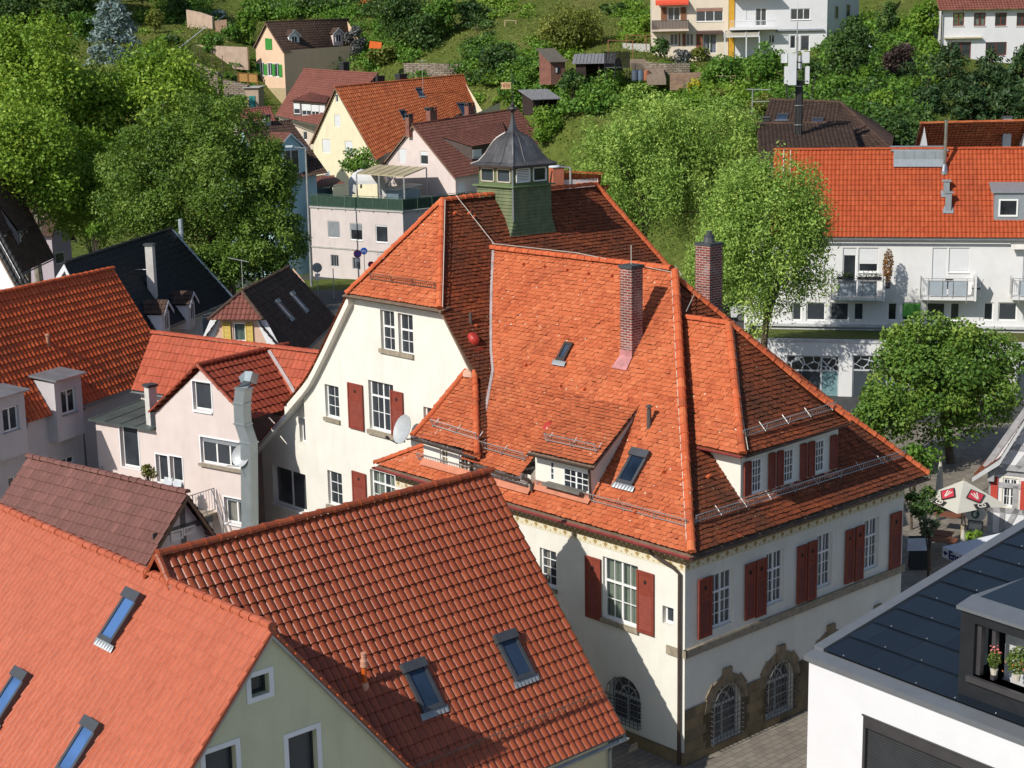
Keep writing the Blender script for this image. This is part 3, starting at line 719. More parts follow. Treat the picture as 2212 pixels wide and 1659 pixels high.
dprof=lambda run,rise,ze:[(0,ze-.03),(run*.28,ze+rise*.22),(run,ze+rise)]
dm_=plaintiles(proffn(MP(-.22,bD0,0),AX_A,AX_B,dprof(bT-bD0,zT-zE,zE),4.4))
obj('roof',dm_,biber,HALL,clips=[vplane(DF,RDr,MP(2,bD0,0))])
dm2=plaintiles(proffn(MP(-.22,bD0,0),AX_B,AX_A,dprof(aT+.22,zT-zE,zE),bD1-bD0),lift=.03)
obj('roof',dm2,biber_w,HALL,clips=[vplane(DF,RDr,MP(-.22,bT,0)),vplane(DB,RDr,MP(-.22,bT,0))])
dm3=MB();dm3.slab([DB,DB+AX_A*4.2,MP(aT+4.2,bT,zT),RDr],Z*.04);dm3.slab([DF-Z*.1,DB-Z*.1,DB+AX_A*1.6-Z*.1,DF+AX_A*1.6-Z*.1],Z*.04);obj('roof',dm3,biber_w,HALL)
apD=MB();apD.slab([MP(-.16,2.3,6.66),MP(-.16,7.0,6.66),MP(.12,7.0,6.98),MP(.12,2.3,6.98)],Z*.02);obj('apron_flashing',apD,MATS['painted_apron'],HALL)
aR,zR,sW,bR0,bR1=14.29,14.22,1.274,3.96,11.3
wpro=[(0,7.5),(1.3,8.75),(2.3,9.70),(3.56,11.13),(aR-8.3,zR)]
zwing=lambda A_:float(np.interp(A_-8.3,*zip(*wpro)))
awing=lambda z_:8.3+float(np.interp(z_,[q[1]for q in wpro],[q[0]for q in wpro]))
hA,hB=MP(11.86,1.69,11.12),MP(14.29,3.96,14.22);hC=MP(16.72,1.69,11.12)
e1=MP(14.29,11.3,0);e2=MP(11.77,12.73,0)
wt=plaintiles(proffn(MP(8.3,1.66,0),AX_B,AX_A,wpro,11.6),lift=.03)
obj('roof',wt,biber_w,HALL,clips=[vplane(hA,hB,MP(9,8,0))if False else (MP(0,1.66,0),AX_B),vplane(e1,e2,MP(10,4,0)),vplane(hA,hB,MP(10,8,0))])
hh_=plaintiles(proffn(MP(11.8,1.69,0),AX_A,AX_B,[(0,11.12),(.6,11.9),(2.27,14.22)],5.0))
obj('roof',hh_,biber,HALL,clips=[vplane(hA,hB,MP(14.3,1.7,0)),vplane(hC,hB,MP(14.3,1.7,0))])
lft=[(0,6.55),(.45,6.9),(1.35,7.65),(1.95,8.25),(6.66,14.22)]
lt=plaintiles(proffn(MP(20.95,1.66,0),AX_B,-AX_A,lft,10.4));obj('roof',lt,biber,HALL,clips=[vplane(hC,hB,MP(18,8,0))])
bk=MB();bk.slab([MP(14.29,11.3,14.2),MP(11.0,13.1,10.0),MP(9,14.4,7),MP(20.5,14.0,7)],Z*.04);obj('roof',bk,biber,HALL)
def band(pts,b0,b1,th,mat,name):
 m=MB()
 for i in range(len(pts)-1):
  (a0,z0),(a1,z1)=pts[i],pts[i+1]
  m.hexa([MP(a0,b0,z0-th),MP(a1,b0,z1-th),MP(a1,b1,z1-th),MP(a0,b1,z0-th),MP(a0,b0,z0),MP(a1,b0,z1),MP(a1,b1,z1),MP(a0,b1,z0)])
 return obj(name,m,mat,HALL)
cv=[(16.75,11.05),(17.6,9.97),(18.4,8.94),(19.0,8.20),(19.35,7.80),(19.8,7.40),(20.5,6.84),(20.9,6.52)]
band(cv,1.72,1.98,.30,cream,'cornice');band([(11.8,11.02),(10.4,9.24)],1.70,1.99,.10,soffit,'verge_board')
hs=MB();hs.slab([MP(11.7,1.6,11.0),MP(16.9,1.6,11.0),MP(16.9,2.0,11.1),MP(11.7,2.0,11.1)],Z*.05);obj('soffit',hs,soffit,HALL)
ax_=MB();ax_.slab([MP(20.3,2.05,6.98),MP(23.75,2.05,4.28),MP(23.75,6.5,4.28),MP(20.3,6.5,6.98)],Z*.06);obj('roof',ax_,biber,HALL)
band([(20.2,7.02),(23.7,4.28)],2.0,2.31,.16,flat('white_paint',(.78,.79,.80),.5,var=.04),'verge_board')
cp=MB()
apx=MP(5.06,5.02,12.60)
def prof_line(path,**k):
 cp=MB()
 for i in range(len(path)-1):caps(path[i],path[i+1],mb=cp,**k)
 obj('ridge_tiles',cp,rcap,HALL)
prof_line([MP(ae+d,be+d,float(np.interp(d,*zip(*PF)))+.02)for d in (.02,1.493,2.714,5.4)])
prof_line([MP(ae+d,FARB-d,float(np.interp(d,*zip(*PR)))+.02)for d in (.02,1.561,2.85,5.45)])
prof_line([MP(5.0,5.02,12.62),MP(13.1,5.02,12.62)])
prof_line([hA,hB]);prof_line([hC,hB]);prof_line([hB,MP(14.29,6.2,14.25)]);prof_line([MP(14.29,8.1,14.25),MP(14.29,11.35,14.25)])
prof_line([MP(14.29,11.3,14.25),MP(11.77,12.73,11.05),MP(9.4,14.1,8.0)])
prof_line([APL,lin(APL,TL,.22)-Z*.04,TL],r=.10);prof_line([APR,lin(APR,TR,.22)-Z*.06,TR],r=.10);prof_line([MP(12.75,be,6.26),MP(11.05,.33,7.02)],r=.10)
prof_line([DF,lin(DF,RDr,.28)-Z*.10,RDr],r=.11);prof_line([DB,lin(DB,RDr,.28)-Z*.10,RDr],r=.11);prof_line([RDr,RDl],r=.11)
mortar=MB()
mortar.lathe(lin(TL,TR,.5)+AX_B*.02-Z*.12,[(.30,0),(.22,.16),(.05,.24)],8);obj('mortar_cap',mortar,flat('mortar_patch',(.55,.33,.24),.9,var=.15),HALL)
vl=MB()
def val_pt(b_):
 z_=float(np.interp(b_-be,*zip(*PF)))if b_>2.3 else 7.12+(9.24-7.12)*(b_+.42)/2.74
 return MP(awing(z_),b_,z_)
for path in ([val_pt(b_)for b_ in (5.0,4.2,3.4,2.7,2.3,1.5,.7,.1)],):
 for i in range(len(path)-1):vl.slab([path[i]-AX_A*.10+Z*.03,path[i]+AX_A*.02+Z*.05,path[i+1]+AX_A*.02+Z*.05,path[i+1]-AX_A*.10+Z*.03],Z*.01)
obj('valley_flashing',vl,flat('pale_lead',(.36,.30,.30),.6,.1,var=.2),HALL)
vl2=MB();q0=MP(3.75,bT,zT+.02)
dv=[M_on(1510,694,MP(0,bT,0),AX_B),M_on(1517,800,MP(0,4.0,0),AX_B),M_on(1521,900,MP(0,3.05,0),AX_B),M_on(1520,968,MP(0,2.55,0),AX_B)]
for i in range(3):vl2.slab([dv[i],dv[i]-AX_A*.13,dv[i+1]-AX_A*.13,dv[i+1]],Z*.03)
obj('valley_flashing',vl2,MATS['pale_lead'],HALL)
g=MB();gutter(MP(ae-.05,be-.06,6.15),MP(12.8,be-.06,6.15),.075,g);obj('gutter',g,gutter_red,HALL)
for (p,q,r_g)in ((MP(ae-.06,be-.1,6.15),MP(ae-.06,FARB,6.15),.075),(DF-AX_A*.05-Z*.08,DB-AX_A*.05-Z*.08,.06),(APL-AX_B*.06-Z*.07,APR-AX_B*.06-Z*.07,.06),(D2L-AX_B*.06-Z*.07,D2R-AX_B*.06-Z*.07,.055),(MP(5.9,-.47,7.04),MP(8.5,-.47,7.09),.055),(MP(11.8,1.62,11.03),MP(16.8,1.62,11.03),.05)):g=MB();gutter(p,q,r_g,g);obj('gutter',g,gutter_brown,HALL)
g=MB();gutter(DF-AX_B*.05-Z*.08,DF+AX_A*1.75-AX_B*.05-Z*.08,.05,g);obj('gutter',g,gutter_red,HALL)
dp=MB();dp.tube([MP(.9,be-.05,6.05),MP(.85,-.28,5.85),MP(.35,-.12,5.62),MP(.12,-.08,5.45),MP(.12,-.08,.05)],.052,8);obj('downpipe',dp,gutter_brown,HALL)
dp=MB();dp.tube([MP(3.66,-.14,zD-.1),MP(3.52,-.02,zD-.18),MP(3.52,.02,6.85)],.04,8);dp.tube([MP(5.95,-.3,7.05),MP(5.82,-.18,6.98),MP(5.78,-.12,6.85),MP(5.72,-.16,6.66)],.05,8);dp.tube([MP(8.36,-.3,7.22),MP(8.36,-.14,7.1),MP(8.36,-.14,6.6)],.04,8);obj('downpipe',dp,gutter_brown,HALL)
def gpath(p0,p1,out,**k):m=guard(p0,p1,out,**k);return obj('snow_guard',m,galv if k.get('pale',1)else rust_bar,HALL)
zf=lambda d:float(np.interp(d,*zip(*PF)))
obj('snow_guard',guard(MP(-.1,be+.42,zf(.42)),MP(5.7,be+.42,zf(.42)),-AX_B),galv,HALL)
obj('snow_guard',guard(MP(8.4,be+.32,zf(.32)),MP(11.0,be+.32,zf(.32)),-AX_B),galv,HALL)
obj('snow_guard',guard(MP(5.9,be+.32,zf(.32)),MP(8.2,be+.32,zf(.32)),-AX_B),galv,HALL)
obj('snow_guard',guard(MP(ae+.48,.25,zf(.48)),MP(ae+.48,FARB-.5,zf(.48)),-AX_A,lean=.05),galv,HALL)
obj('snow_guard',guard(lin(D2R,D2T,.17)+AX_A*.15,lin(D2L,D2U,.17)-AX_A*.35,-AX_B),galv,HALL)
obj('snow_guard',guard(MP(6.1,-.05,7.42),MP(8.15,-.05,7.46),-AX_B),galv,HALL)
obj('snow_guard',guard(APL+AX_B*.35+Z*.27-AX_A*.5,APR+AX_B*.35+Z*.27+AX_A*.35,-AX_B),galv,HALL)
obj('snow_guard',guard(DF+AX_A*.3+Z*.26+AX_B*.3,DB+AX_A*.3+Z*.26-AX_B*.3,-AX_A),galv,HALL)
obj('snow_guard',guard(MP(12.4,2.05,11.58),MP(15.9,2.05,11.58),-AX_B),rust_bar,HALL)
wr=MB();o_=AX_A*.17+Z*.1
wr.tube([MP(ae+d,be+d,zf(d))+AX_A*.16+Z*.13 for d in (.1,1.493,2.714,5.3)]+[MP(9,5.0,12.80),MP(13.0,5.0,12.80)],.014,4)
wr.tube([hA-AX_A*.16+Z*.06,hB-AX_A*.16+Z*.06],.014,4);wr.tube([MP(14.2,4.5,14.38),MP(12.9,5.05,12.75)],.014,4)
wr.tube([DF-AX_A*.05+AX_B*.17+Z*.08,lin(DF,RDr,.28)+AX_B*.17-Z*.05,RDr+AX_B*.17+Z*.05],.014,4);wr.tube([RDl+Z*.2,MP(4.4,5.4,11.9),MP(5.0,5.2,12.7)],.014,4)
wr.tube([M_on(1380,722,MP(0,3.3,0),AX_B)+AX_B*0,M_on(1450,732,MP(0,3.5,0),AX_B)],.012,4)if False else None
obj('lightning_wire',wr,wire,HALL)
def on_front(x,y):
 for i in range(3):
  (d0,q0),(d1,q1)=PF[i],PF[i+1];n_=np.cross(AX_A,AX_B*(d1-d0)+Z*(q1-q0));r=onp(x,y,MP(0,be+d0,q0),n_)
  if mab(r)[1]-be<=d1 or i==2:return r
def on_wing(x,y):return onp(x,y,MP(aR,0,zR),np.cross(AX_B,AX_A+sW*Z))
def on_right(x,y):
 for i in range(3):
  (d0,q0),(d1,q1)=PR[i],PR[i+1];n_=np.cross(AX_B,AX_A*(d1-d0)+Z*(q1-q0));r=onp(x,y,MP(ae+d0,0,q0),n_)
  if mab(r)[0]-ae<=d1 or i==2:return r
VT=[(on_front(x,y),-AX_B*.10+Z*.07,.055)for (x,y)in ((1133,572),(1179,577),(1227,585),(1273,592),(1324,597),(1214,835),(1265,842),(1138,790),(1375,1108),(1436,1020),(1253,888),(1320,902))]
VT+=[(on_wing(x,y),-AX_A*.12+Z*.08,.06)for (x,y)in ((1011,462),(1021,470),(980,462),(1024,706))]+[(on_right(x,y),-AX_A*.12+Z*.08,.06)for (x,y)in ((1527,1030),(1626,790))]
for p,v,r_v in VT:m=MB();m.tube([p-Z*.02,p+v],r_v,6,r2=r_v*.75);obj('vent_tile',m,rcap,HALL)
reddome=flat('red_plastic_dome',(.42,.04,.03),.35,var=.05,spec=.5)
for p,dr,sc in ((on_wing(1019,737),nrm(-AX_A+1.274*Z),1.0),(on_front(1190,936)+Z*.1,nrm(-AX_B+Z*.9),.95)):
 d=MB();V=[];F=[]
 x_=nrm(np.cross(dr,Z));y_=np.cross(x_,dr);y_=y_ if y_[2]>0 else -y_
 for i in range(7):
  th_=math.pi/2*i/6
  for k in range(14):
   ph=2*math.pi*k/14;rr_=math.cos(th_)**.6;V.append(p+dr*(.03+.24*sc*math.sin(th_)**.8)+x_*.19*sc*rr_*math.cos(ph)+y_*.24*sc*rr_*math.sin(ph))
 for i in range(6):
  for k in range(14):F.append((i*14+k,i*14+(k+1)%14,(i+1)*14+(k+1)%14,(i+1)*14+k))
 d.add(V,F);d.slab([p+x_*.2-y_*.42,p-x_*.2-y_*.42,p-x_*.2+y_*.2,p+x_*.2+y_*.2],dr*.03);obj('roof_dome',d,reddome,HALL,smooth=False)
vp=MB();p=on_front(1402,922);vp.tube([p-Z*.1,p+Z*.50],.065,10);vp.lathe(p+Z*.50,[(.05,0),(.05,.06),(.10,.07),(.10,.10),(.04,.14)],10);obj('vent_pipe',vp,flat('grey_plastic',(.085,.075,.07),.5),HALL)
p=on_wing(1017,703);vp=MB();vp.tube([p-Z*.1,p+Z*.42],.055,8);obj('vent_pipe',vp,MATS['grey_plastic'],HALL)
upF=nrm(AX_B*(PF[3][0]-PF[2][0])+Z*(PF[3][1]-PF[2][1]));nF=nrm(np.cross(AX_A,upF));nF=nF if nF[2]>0 else -nF
upL=nrm(AX_B*(PF[1][0]-PF[0][0])+Z*(PF[1][1]-PF[0][1]));nL=nrm(np.cross(AX_A,upL));nL=nL if nL[2]>0 else -nL
dk=flat('dark_frame',(.05,.035,.03),.5)
skylight(HALL,on_front(1212,782)+nF*.02,-AX_A,upF,nF,.36,.66,dk,glassmat('dark_sky_glass',(.012,.018,.03)),t=.09,hood=False)
skylight(HALL,on_front(1351,1049)+nL*.02,-AX_A,upL,nL,.62,1.0)
brick=brickmat('red_brick',(.34,.075,.055),(.17,.05,.045),(.46,.40,.36),42.386,.23,.077,.013,.006,((.62,.56,.54),.35))
c0=MP(4.72,3.0,0);
CH=on_front(1365,775);ca,cb_,cz=mab(CH);ztop=zon(1364,574,CH)
m=MB();m.box(MP(ca,cb_,cz-.6),AX_A*.47,AX_B*.47,Z*(ztop-.1-cz+.6));ch=obj('chimney',m,brick,HALL)
m=MB();m.box(MP(ca-.035,cb_-.035,ztop-.1),AX_A*.54,AX_B*.54,Z*.09);obj('chimney_cap',m,flat('slate_cap',(.07,.075,.08),.6,.2),ch)
m=MB();m.slab([MP(ca-.06,cb_-.3,cz-.30),MP(ca+.53,cb_-.3,cz-.30),MP(ca+.48,cb_-.012,cz+.02),MP(ca-.01,cb_-.012,cz+.02)],Z*.03);m.box(MP(ca-.012,cb_-.014,cz-.1),AX_A*.49,AX_B*.012,Z*.33);obj('chimney_flashing',m,flat('red_lead',(.50,.22,.22),.55,.2,var=.3),ch)
m=MB();m.tube([MP(ca+.3,cb_+.3,ztop-.02),MP(ca+.3,cb_+.3,ztop+.55)],.012,4);obj('lightning_rod',m,wire,ch)
C2=onp(1534,532,MP(0,7.4,0),AX_B);a2,b2,z2=mab(C2)
m=MB();m.box(MP(a2,b2,z2-4.2),AX_A*.60,AX_B*.60,Z*4.2);ch2=obj('chimney',m,brick,HALL)
m=MB();m.box(MP(a2-.03,b2-.03,z2),AX_A*.66,AX_B*.66,Z*.07);m.lathe(MP(a2+.3,b2+.3,z2+.07),[(.2,0),(.15,.18),(.17,.19),(.17,.23),(.09,.24),(.09,.36)],10);obj('chimney_cap',m,MATS['slate_cap'],ch2)
cgrn=flat('green_boards_worn',(.125,.155,.08),.75,var=.22,scale=4,dirt=((.36,.30,.15),.45))  # green boards with tan worn patches, one colour for all four sides
cuplead=flat('weathered_lead',(.115,.108,.108),.42,.55,var=.35,scale=1.6,dirt=((.36,.36,.36),.5))
cA0,cA1,cB0,cB1=13.27,15.12,6.28,8.02
zc=14.55;cx_,cy_=(cA0+cA1)/2,(cB0+cB1)/2
ze_=zon(1105,362,MP(cA0-.45,cB0-.45,0))
m=MB()
nb=17
zlo=12.55
for i in range(nb):
 q0=zlo+(zc-zlo)*i/nb;q1=zlo+(zc-zlo)*(i+1)/nb
 fl=lambda q:.38*max(0,(13.75-q)/1.2)**1.8
 f0,f1=fl(q0),fl(q1)
 for s_ in range(4):
  def cn(f,q,pr_):
   c=[(cA0-f*.12-pr_,cB0-f-pr_),(cA0-f*.12-pr_,cB1+f+pr_),(cA1+f*.12+pr_,cB1+f+pr_),(cA1+f*.12+pr_,cB0-f-pr_)]
   return MP(*c[s_],q),MP(*c[(s_+1)%4],q)
  a_,b__=cn(f0,q0,.03);c_,d_=cn(f1,q1,.0);e_,g_=cn(f0,q0,0)
  m.add([a_,b__,d_,c_,e_,g_],[(0,1,2,3),(4,5,1,0)],float(np.clip(RNG.normal(.5,.2),0,1)))
cup=obj('cupola',m,cgrn,HALL)
m=MB();m.box(MP(cA0-.13,cB0-.13,zc),AX_A*(cA1-cA0+.26),AX_B*(cB1-cB0+.26),Z*.05);obj('ledge',m,flat('green_ledge',(.14,.20,.09),.7),cup)
zb0,zb1=zc+.05,ze_+.02;ins=.04
for (O_,u_,n_,Ln)in ((MP(cA0+ins,cB0+ins,0),AX_A,-AX_B,cA1-cA0-2*ins),(MP(cA0+ins,cB0+ins,0),AX_B,-AX_A,cB1-cB0-2*ins),(MP(cA0+ins,cB1-ins,0),AX_A,AX_B,cA1-cA0-2*ins),(MP(cA1-ins,cB0+ins,0),AX_B,AX_A,cB1-cB0-2*ins)):
 wq=Wall(O_,u_,n_,[[(0,zb0),(Ln,zb0),(Ln,zb1),(0,zb1)]],th=.08)
 ws=[]
 for k in range(2):
  u0=Ln*(.07+.47*k);u1=u0+Ln*.39;lou=(n_ is not None and abs(np.dot(n_,-AX_A))>.9 and k==0)
  wq.holes.append((u0,u1,zb0+.10,zb1-.12))
  f=MB();a=-.02
  for (x0,x1,y0,y1)in ((u0,u0+.045,zb0+.1,zb1-.12),(u1-.045,u1,zb0+.1,zb1-.12),(u0,u1,zb0+.1,zb0+.14),(u0,u1,zb1-.16,zb1-.12)):wq.bx(f,x0,x1,y0,y1,a,.03)
  if lou:
   for j in range(7):zz=zb0+.15+(zb1-zb0-.32)*j/7;wq.bx(f,u0+.04,u1-.04,zz,zz+.035,-.05,.015)
  obj('belfry_window',f,white_f if n_ is not None and np.dot(n_,-AX_B)<.5 else flat('worn_frame',(.50,.45,.36),.7),cup)
  gq=MB();gq.poly([wq.pt(u0,zb0+.1,-.03),wq.pt(u1,zb0+.1,-.03),wq.pt(u1,zb1-.12,-.03),wq.pt(u0,zb1-.12,-.03)]);obj('pane',gq,glassmat(),cup)
 bm_=MB();wq.build(bm_);obj('belfry_wall',bm_,flat('green_paint_belfry',(.115,.145,.065),.75,var=.2,scale=4),cup)
zt_=zon(1105,240,MP(cx_,cy_,0));zbul=zon(1105,302,MP(cx_,cy_,0))
H_=zt_-ze_
oprof=[(1.10,0),(1.09,.03),(.90,.155),(.72,.55),(.60,.93),(.50,1.20),(.42,1.36),(.31,1.50),(.20,1.63),(.13,1.78),(.085,2.02),(.05,2.35),(.03,2.75)]
sc_=H_/2.75
m=MB();V=[];F=[]
NS=6
for (r_,q)in oprof:
 for s_ in range(4):
  cs=[(-1,-1),(-1,1),(1,1),(1,-1)]
  for k in range(NS):
   t=k/NS;A_=cs[s_][0]*(1-t)+cs[(s_+1)%4][0]*t;B_=cs[s_][1]*(1-t)+cs[(s_+1)%4][1]*t
   V.append(MP(cx_+A_*r_*.985,cy_+B_*r_*.93,ze_+q*sc_))
n4=4*NS
for i in range(len(oprof)-1):
 for k in range(n4):F.append((i*n4+k,i*n4+(k+1)%n4,(i+1)*n4+(k+1)%n4,(i+1)*n4+k))
F.append(tuple(range(n4)))
m.add(V,F);oroof=obj('cupola_roof',m,cuplead,cup)
m=MB()
for k in range(0,n4,2):
 m.tube([V[i*n4+k]+Z*.01 for i in range(9)],.016 if k%NS else .026,4)
obj('roof_seams',m,cuplead,cup)
m=MB();m.box(MP(cx_-1.10,cy_-1.04,ze_-.07),AX_A*2.2,AX_B*2.08,Z*.06);obj('cupola_eave',m,gutter_brown,cup)
m=MB();m.tube([MP(cA0-.03,cB0-.06,ze_-.05),MP(cA0-.03,cB0-.06,13.4)],.03,6);obj('downpipe',m,zinc,cup)
m=MB();fz=zon(1105,240,MP(cx_,cy_,0));m.lathe(MP(cx_,cy_,fz-.1),[(.05,0),(.06,.08),(.15,.12),(.19,.17),(.15,.23),(.06,.26),(.09,.32),(.03,.38)],12);obj('finial',m,cuplead,cup)
zrod=zon(1104,150,MP(cx_,cy_,0))
m=MB();m.tube([MP(cx_,cy_,fz+.2),MP(cx_,cy_,zrod)],.018,5);wv=obj('weathervane',m,flat('iron_dark',(.06,.06,.06),.5,.5),HALL)
tl=onp(1081,178,MP(cx_,cy_,0),V3(0,1,0));br=onp(1103.5,192,MP(cx_,cy_,0),V3(0,1,0))
x0_,x1_,y0_,y1_=tl[0],br[0],br[2],tl[2];yy=MP(cx_,cy_,0)[1]
m=MB();w_,h_=x1_-x0_,y1_-y0_
m.slab([V3(x0_,yy,y0_),V3(x1_,yy,y0_),V3(x1_,yy,y1_),V3(x0_,yy,y1_),V3(x0_+w_*.05,yy,y0_+h_*.72),V3(x0_+w_*.16,yy,y0_+h_*.5),V3(x0_+w_*.05,yy,y0_+h_*.28)],V3(0,.012,0));obj('flag',m,flat('copper_flag',(.60,.40,.22),.5,.2),wv)
m=MB()
for (a,b_,c,d)in ((.35,.2,.40,.75),(.35,.75,.62,.82),(.58,.2,.63,.75),(.42,.45,.56,.52),(.70,.2,.75,.8),(.75,.5,.86,.57),(.86,.2,.9,.8),(.25,.3,.3,.7)):
 m.box(V3(x0_+w_*a,yy-.006,y0_+h_*b_),V3(w_*(c-a),0,0),V3(0,.024,0),V3(0,0,h_*(d-b_)))
obj('emblem',m,flat('emblem_red',(.25,.06,.03),.6),wv)
def dish(c,aim,r,mat,root_args,arm_to=None):
 aim=nrm(aim);x_=nrm(np.cross(Z,aim));y_=np.cross(aim,x_);V=[];F=[]
 for i in range(5):
  rr_=r*i/4
  for k in range(20):t=2*math.pi*k/20;V.append(c+x_*rr_*math.cos(t)*.93+y_*rr_*math.sin(t)+aim*(rr_*rr_/r*.22-.22*r))
 for i in range(4):
  for k in range(20):F.append((i*20+k,i*20+(k+1)%20,(i+1)*20+(k+1)%20,(i+1)*20+k))
 m=MB();m.add(V,F);m.add([v-aim*.012 for v in V],F)
 return m,x_,y_
pd=onp(868,927,MP(0,1.25,0),AX_B)
DI=thing('satellite_dish','large grey satellite dish on the cream gable wall beside an open red shutter','dish',pd)
m,x_,y_=dish(pd,V3(-.83,-.6,.42),.50,None,None);obj('reflector',m,flat('dish_grey',(.42,.44,.45),.45,.1,var=.08),DI)
m=MB();am=nrm(V3(-.83,-.6,.42));m.tube([pd-am*.12,pd-am*.2-Z*.3,MP(mab(pd)[0]-.25,1.97,mab(pd)[2]-.35)],.025,6);m.tube([pd-y_*.5,pd+am*.45-y_*.42],.018,5);obj('arm',m,flat('dark_metal',(.05,.05,.055),.5,.4),DI)
m=MB();m.tube([pd+am*.38-y_*.42,pd+am*.50-y_*.38],.05,7);obj('receiver',m,MATS['dark_metal'],DI)
U_=19/28
def RP(A,B,z):return MP(A*U_,B*U_,z*U_)
glz=tilemat('glazed_brown_tiles',(.25,.048,.018),(.34,.072,.024),(.42,.10,.036),(.12,.035,.02),.25,.5,0,.40,.45,(.55,.85),.10,butt=(.035,.014,.009))
salmon=tilemat('salmon_ribbed_tiles',(.42,.098,.048),(.48,.12,.06),(.54,.145,.075),(.30,.085,.045),.3,.4,0,.5,.35,(.5,.85),.0,butt=(.12,.035,.018))
pale_green=plaster('pale_lime_render',(.60,.60,.42),(.36,.36,.27),.25)
white_sur=flat('white_surround',(.76,.78,.80),.8,var=.04)
anthr=flat('anthracite_frame',(.035,.037,.042),.45,.2,var=.1)
FB=thing('brown_roof_house','front house with glossy red brown pantile roof, two skylights and an orange flue','house',RP(3,-10,0))
aR2,zR2,b20,b21,sl2=6.1,11.88,-19.4,-4.6,1.19
aE2,zE2=-1.15,11.88-1.19*(6.1+1.15)
E0,E1=RP(aE2,b20,zE2),RP(aE2,b21,zE2);R0,R1=RP(aR2,b20,zR2),RP(aR2,b21,zR2)
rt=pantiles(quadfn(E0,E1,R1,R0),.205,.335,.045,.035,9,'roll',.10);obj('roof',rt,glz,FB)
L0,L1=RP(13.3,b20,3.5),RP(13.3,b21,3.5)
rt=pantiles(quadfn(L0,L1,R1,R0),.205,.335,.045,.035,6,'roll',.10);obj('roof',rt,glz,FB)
cp2=MB();caps(R0+Z*.05,R1+Z*.05+AX_B*.05,.115,.40,cp2);obj('ridge_tiles',cp2,glz,FB)
cp2=MB();caps(R0+Z*.04,lin(R0,L0,.25),.10,.36,cp2,up=-AX_B*.3+Z);caps(R0+Z*.04,lin(R0,E0,.16),.10,.36,cp2,up=-AX_B*.3+Z);obj('verge_tiles',cp2,glz,FB)
cream2=plaster('cream_lime_render',(.62,.59,.42),(.36,.34,.26),.25)
wb=MB()
Wb=Wall(RP(aE2+.55,0,0),AX_B,-AX_A,[[(b20*U_,0),(b21*U_-.25,0),(b21*U_-.25,zE2*U_),(b20*U_,zE2*U_)]])
Wb.build(wb);q=[RP(aE2+.55,b21,0)-AX_B*.25,RP(12.6,b21,0)-AX_B*.25,RP(12.6,b21,3.9)-AX_B*.25,RP(aR2,b21,zR2-.35)-AX_B*.25,RP(aE2+.55,b21,zE2+.3)-AX_B*.25];wb.poly(q)
obj('wall',wb,cream2,FB)
u0,z0=Wb.uz(1357,1625);u1,z1=Wb.uz(1376,1610);mv=MB();Wb.bx(mv,u0,u1,z0,z1,.002,.03);
for k in range(3):Wb.bx(mv,u0+.03,u1-.03,z0+.04+k*.06,z0+.07+k*.06,.03,.045)
obj('wall_vent',mv,flat('vent_plate',(.22,.19,.14),.6),FB)
gm=MB();gutter(E0-AX_A*.06-Z*.10,E1-AX_A*.06-Z*.10,.075,gm);gm.tube([E1-AX_A*.06-Z*.12-AX_B*.25,E1+AX_A*.2-Z*.3-AX_B*.28,E1+AX_A*.28-Z*.5-AX_B*.28,V3(*(E1+AX_A*.28-AX_B*.28)[:2],0)],.045,7);obj('gutter',gm,zinc,FB)
fm=MB();fm.slab([E0+AX_A*.02-Z*.03,E1+AX_A*.02-Z*.03,E1+AX_A*.4+Z*.18,E0+AX_A*.4+Z*.18],-Z*.02);fm.slab([E1-Z*.06,R1-Z*.06,R1-Z*.24,E1-Z*.2],-AX_B*.03);obj('verge_board',fm,zinc,FB)
up2=nrm(AX_A+sl2*Z);n2_=nrm(np.cross(AX_B,up2));n2_=n2_ if n2_[2]>0 else -n2_
on2=lambda x,y:onp(x,y,R0,n2_)
for (x,y,hgt)in ((933,1536,1.12),(1131,1468,1.12)):skylight(FB,on2(x,y)+n2_*.03,AX_B,up2,n2_,.64,1.15,t=.12)
p=on2(788,1484);fl=MB();fl.tube([p-Z*.1,p+Z*.52],.062,10);flo=obj('flue',fl,flat('orange_pipe',(.62,.12,.02),.4,spec=.4,var=.05),FB)
fl=MB();fl.lathe(p-Z*.12,[(.10,0),(.10,.16),(.075,.24)],10);fl.lathe(p+Z*.5,[(.09,0),(.09,.04),(.085,.06),(.085,.14),(.062,.20),(.062,.30),(.07,.31),(.07,.34)],12);obj('flue_cap',fl,flat('pale_pink_cap',(.60,.30,.20),.6),flo)
ga=on2(1000,1614);gb_=on2(1326,1522)
aa=mab(ga)[0];aa=.5*(mab(ga)[0]+mab(gb_)[0]);zz_=R0[2]-(aR2*U_-aa)*sl2
gm=guard(MP(aa,b20*U_+3.5,zz_+.02),MP(aa,b21*U_-.1,zz_+.02),-AX_A,h=.16,rails=(1,),step=.13,post=.75,r=.013);obj('snow_guard',gm,rust_bar,FB)
FA=thing('salmon_roof_house','nearest house with salmon ribbed roof and pale lime gable with blue white window surrounds','house',RP(4,-21,0))
a1,bR,zR1,slA=-.35,-19.4,11.1,1.12
ridge0,ridge1=RP(a1-.15,bR,zR1),RP(26,bR,zR1)
run=8.2
e0,e1_=RP(a1-.15,bR-run,zR1-slA*run),RP(26,bR-run,zR1-slA*run)
rt=pantiles(quadfn(e0,e1_,ridge1,ridge0),.205,.335,.03,.036,10,'rib',.09);obj('roof',rt,salmon,FA)
slB=1.20;runB=6.6
f0,f1=RP(a1-.15,bR+runB,zR1-slB*runB),RP(26,bR+runB,zR1-slB*runB)
rt=pantiles(quadfn(f0,f1,ridge1,ridge0),.205,.335,.03,.03,6,'rib',.09);obj('roof',rt,glz,FA)
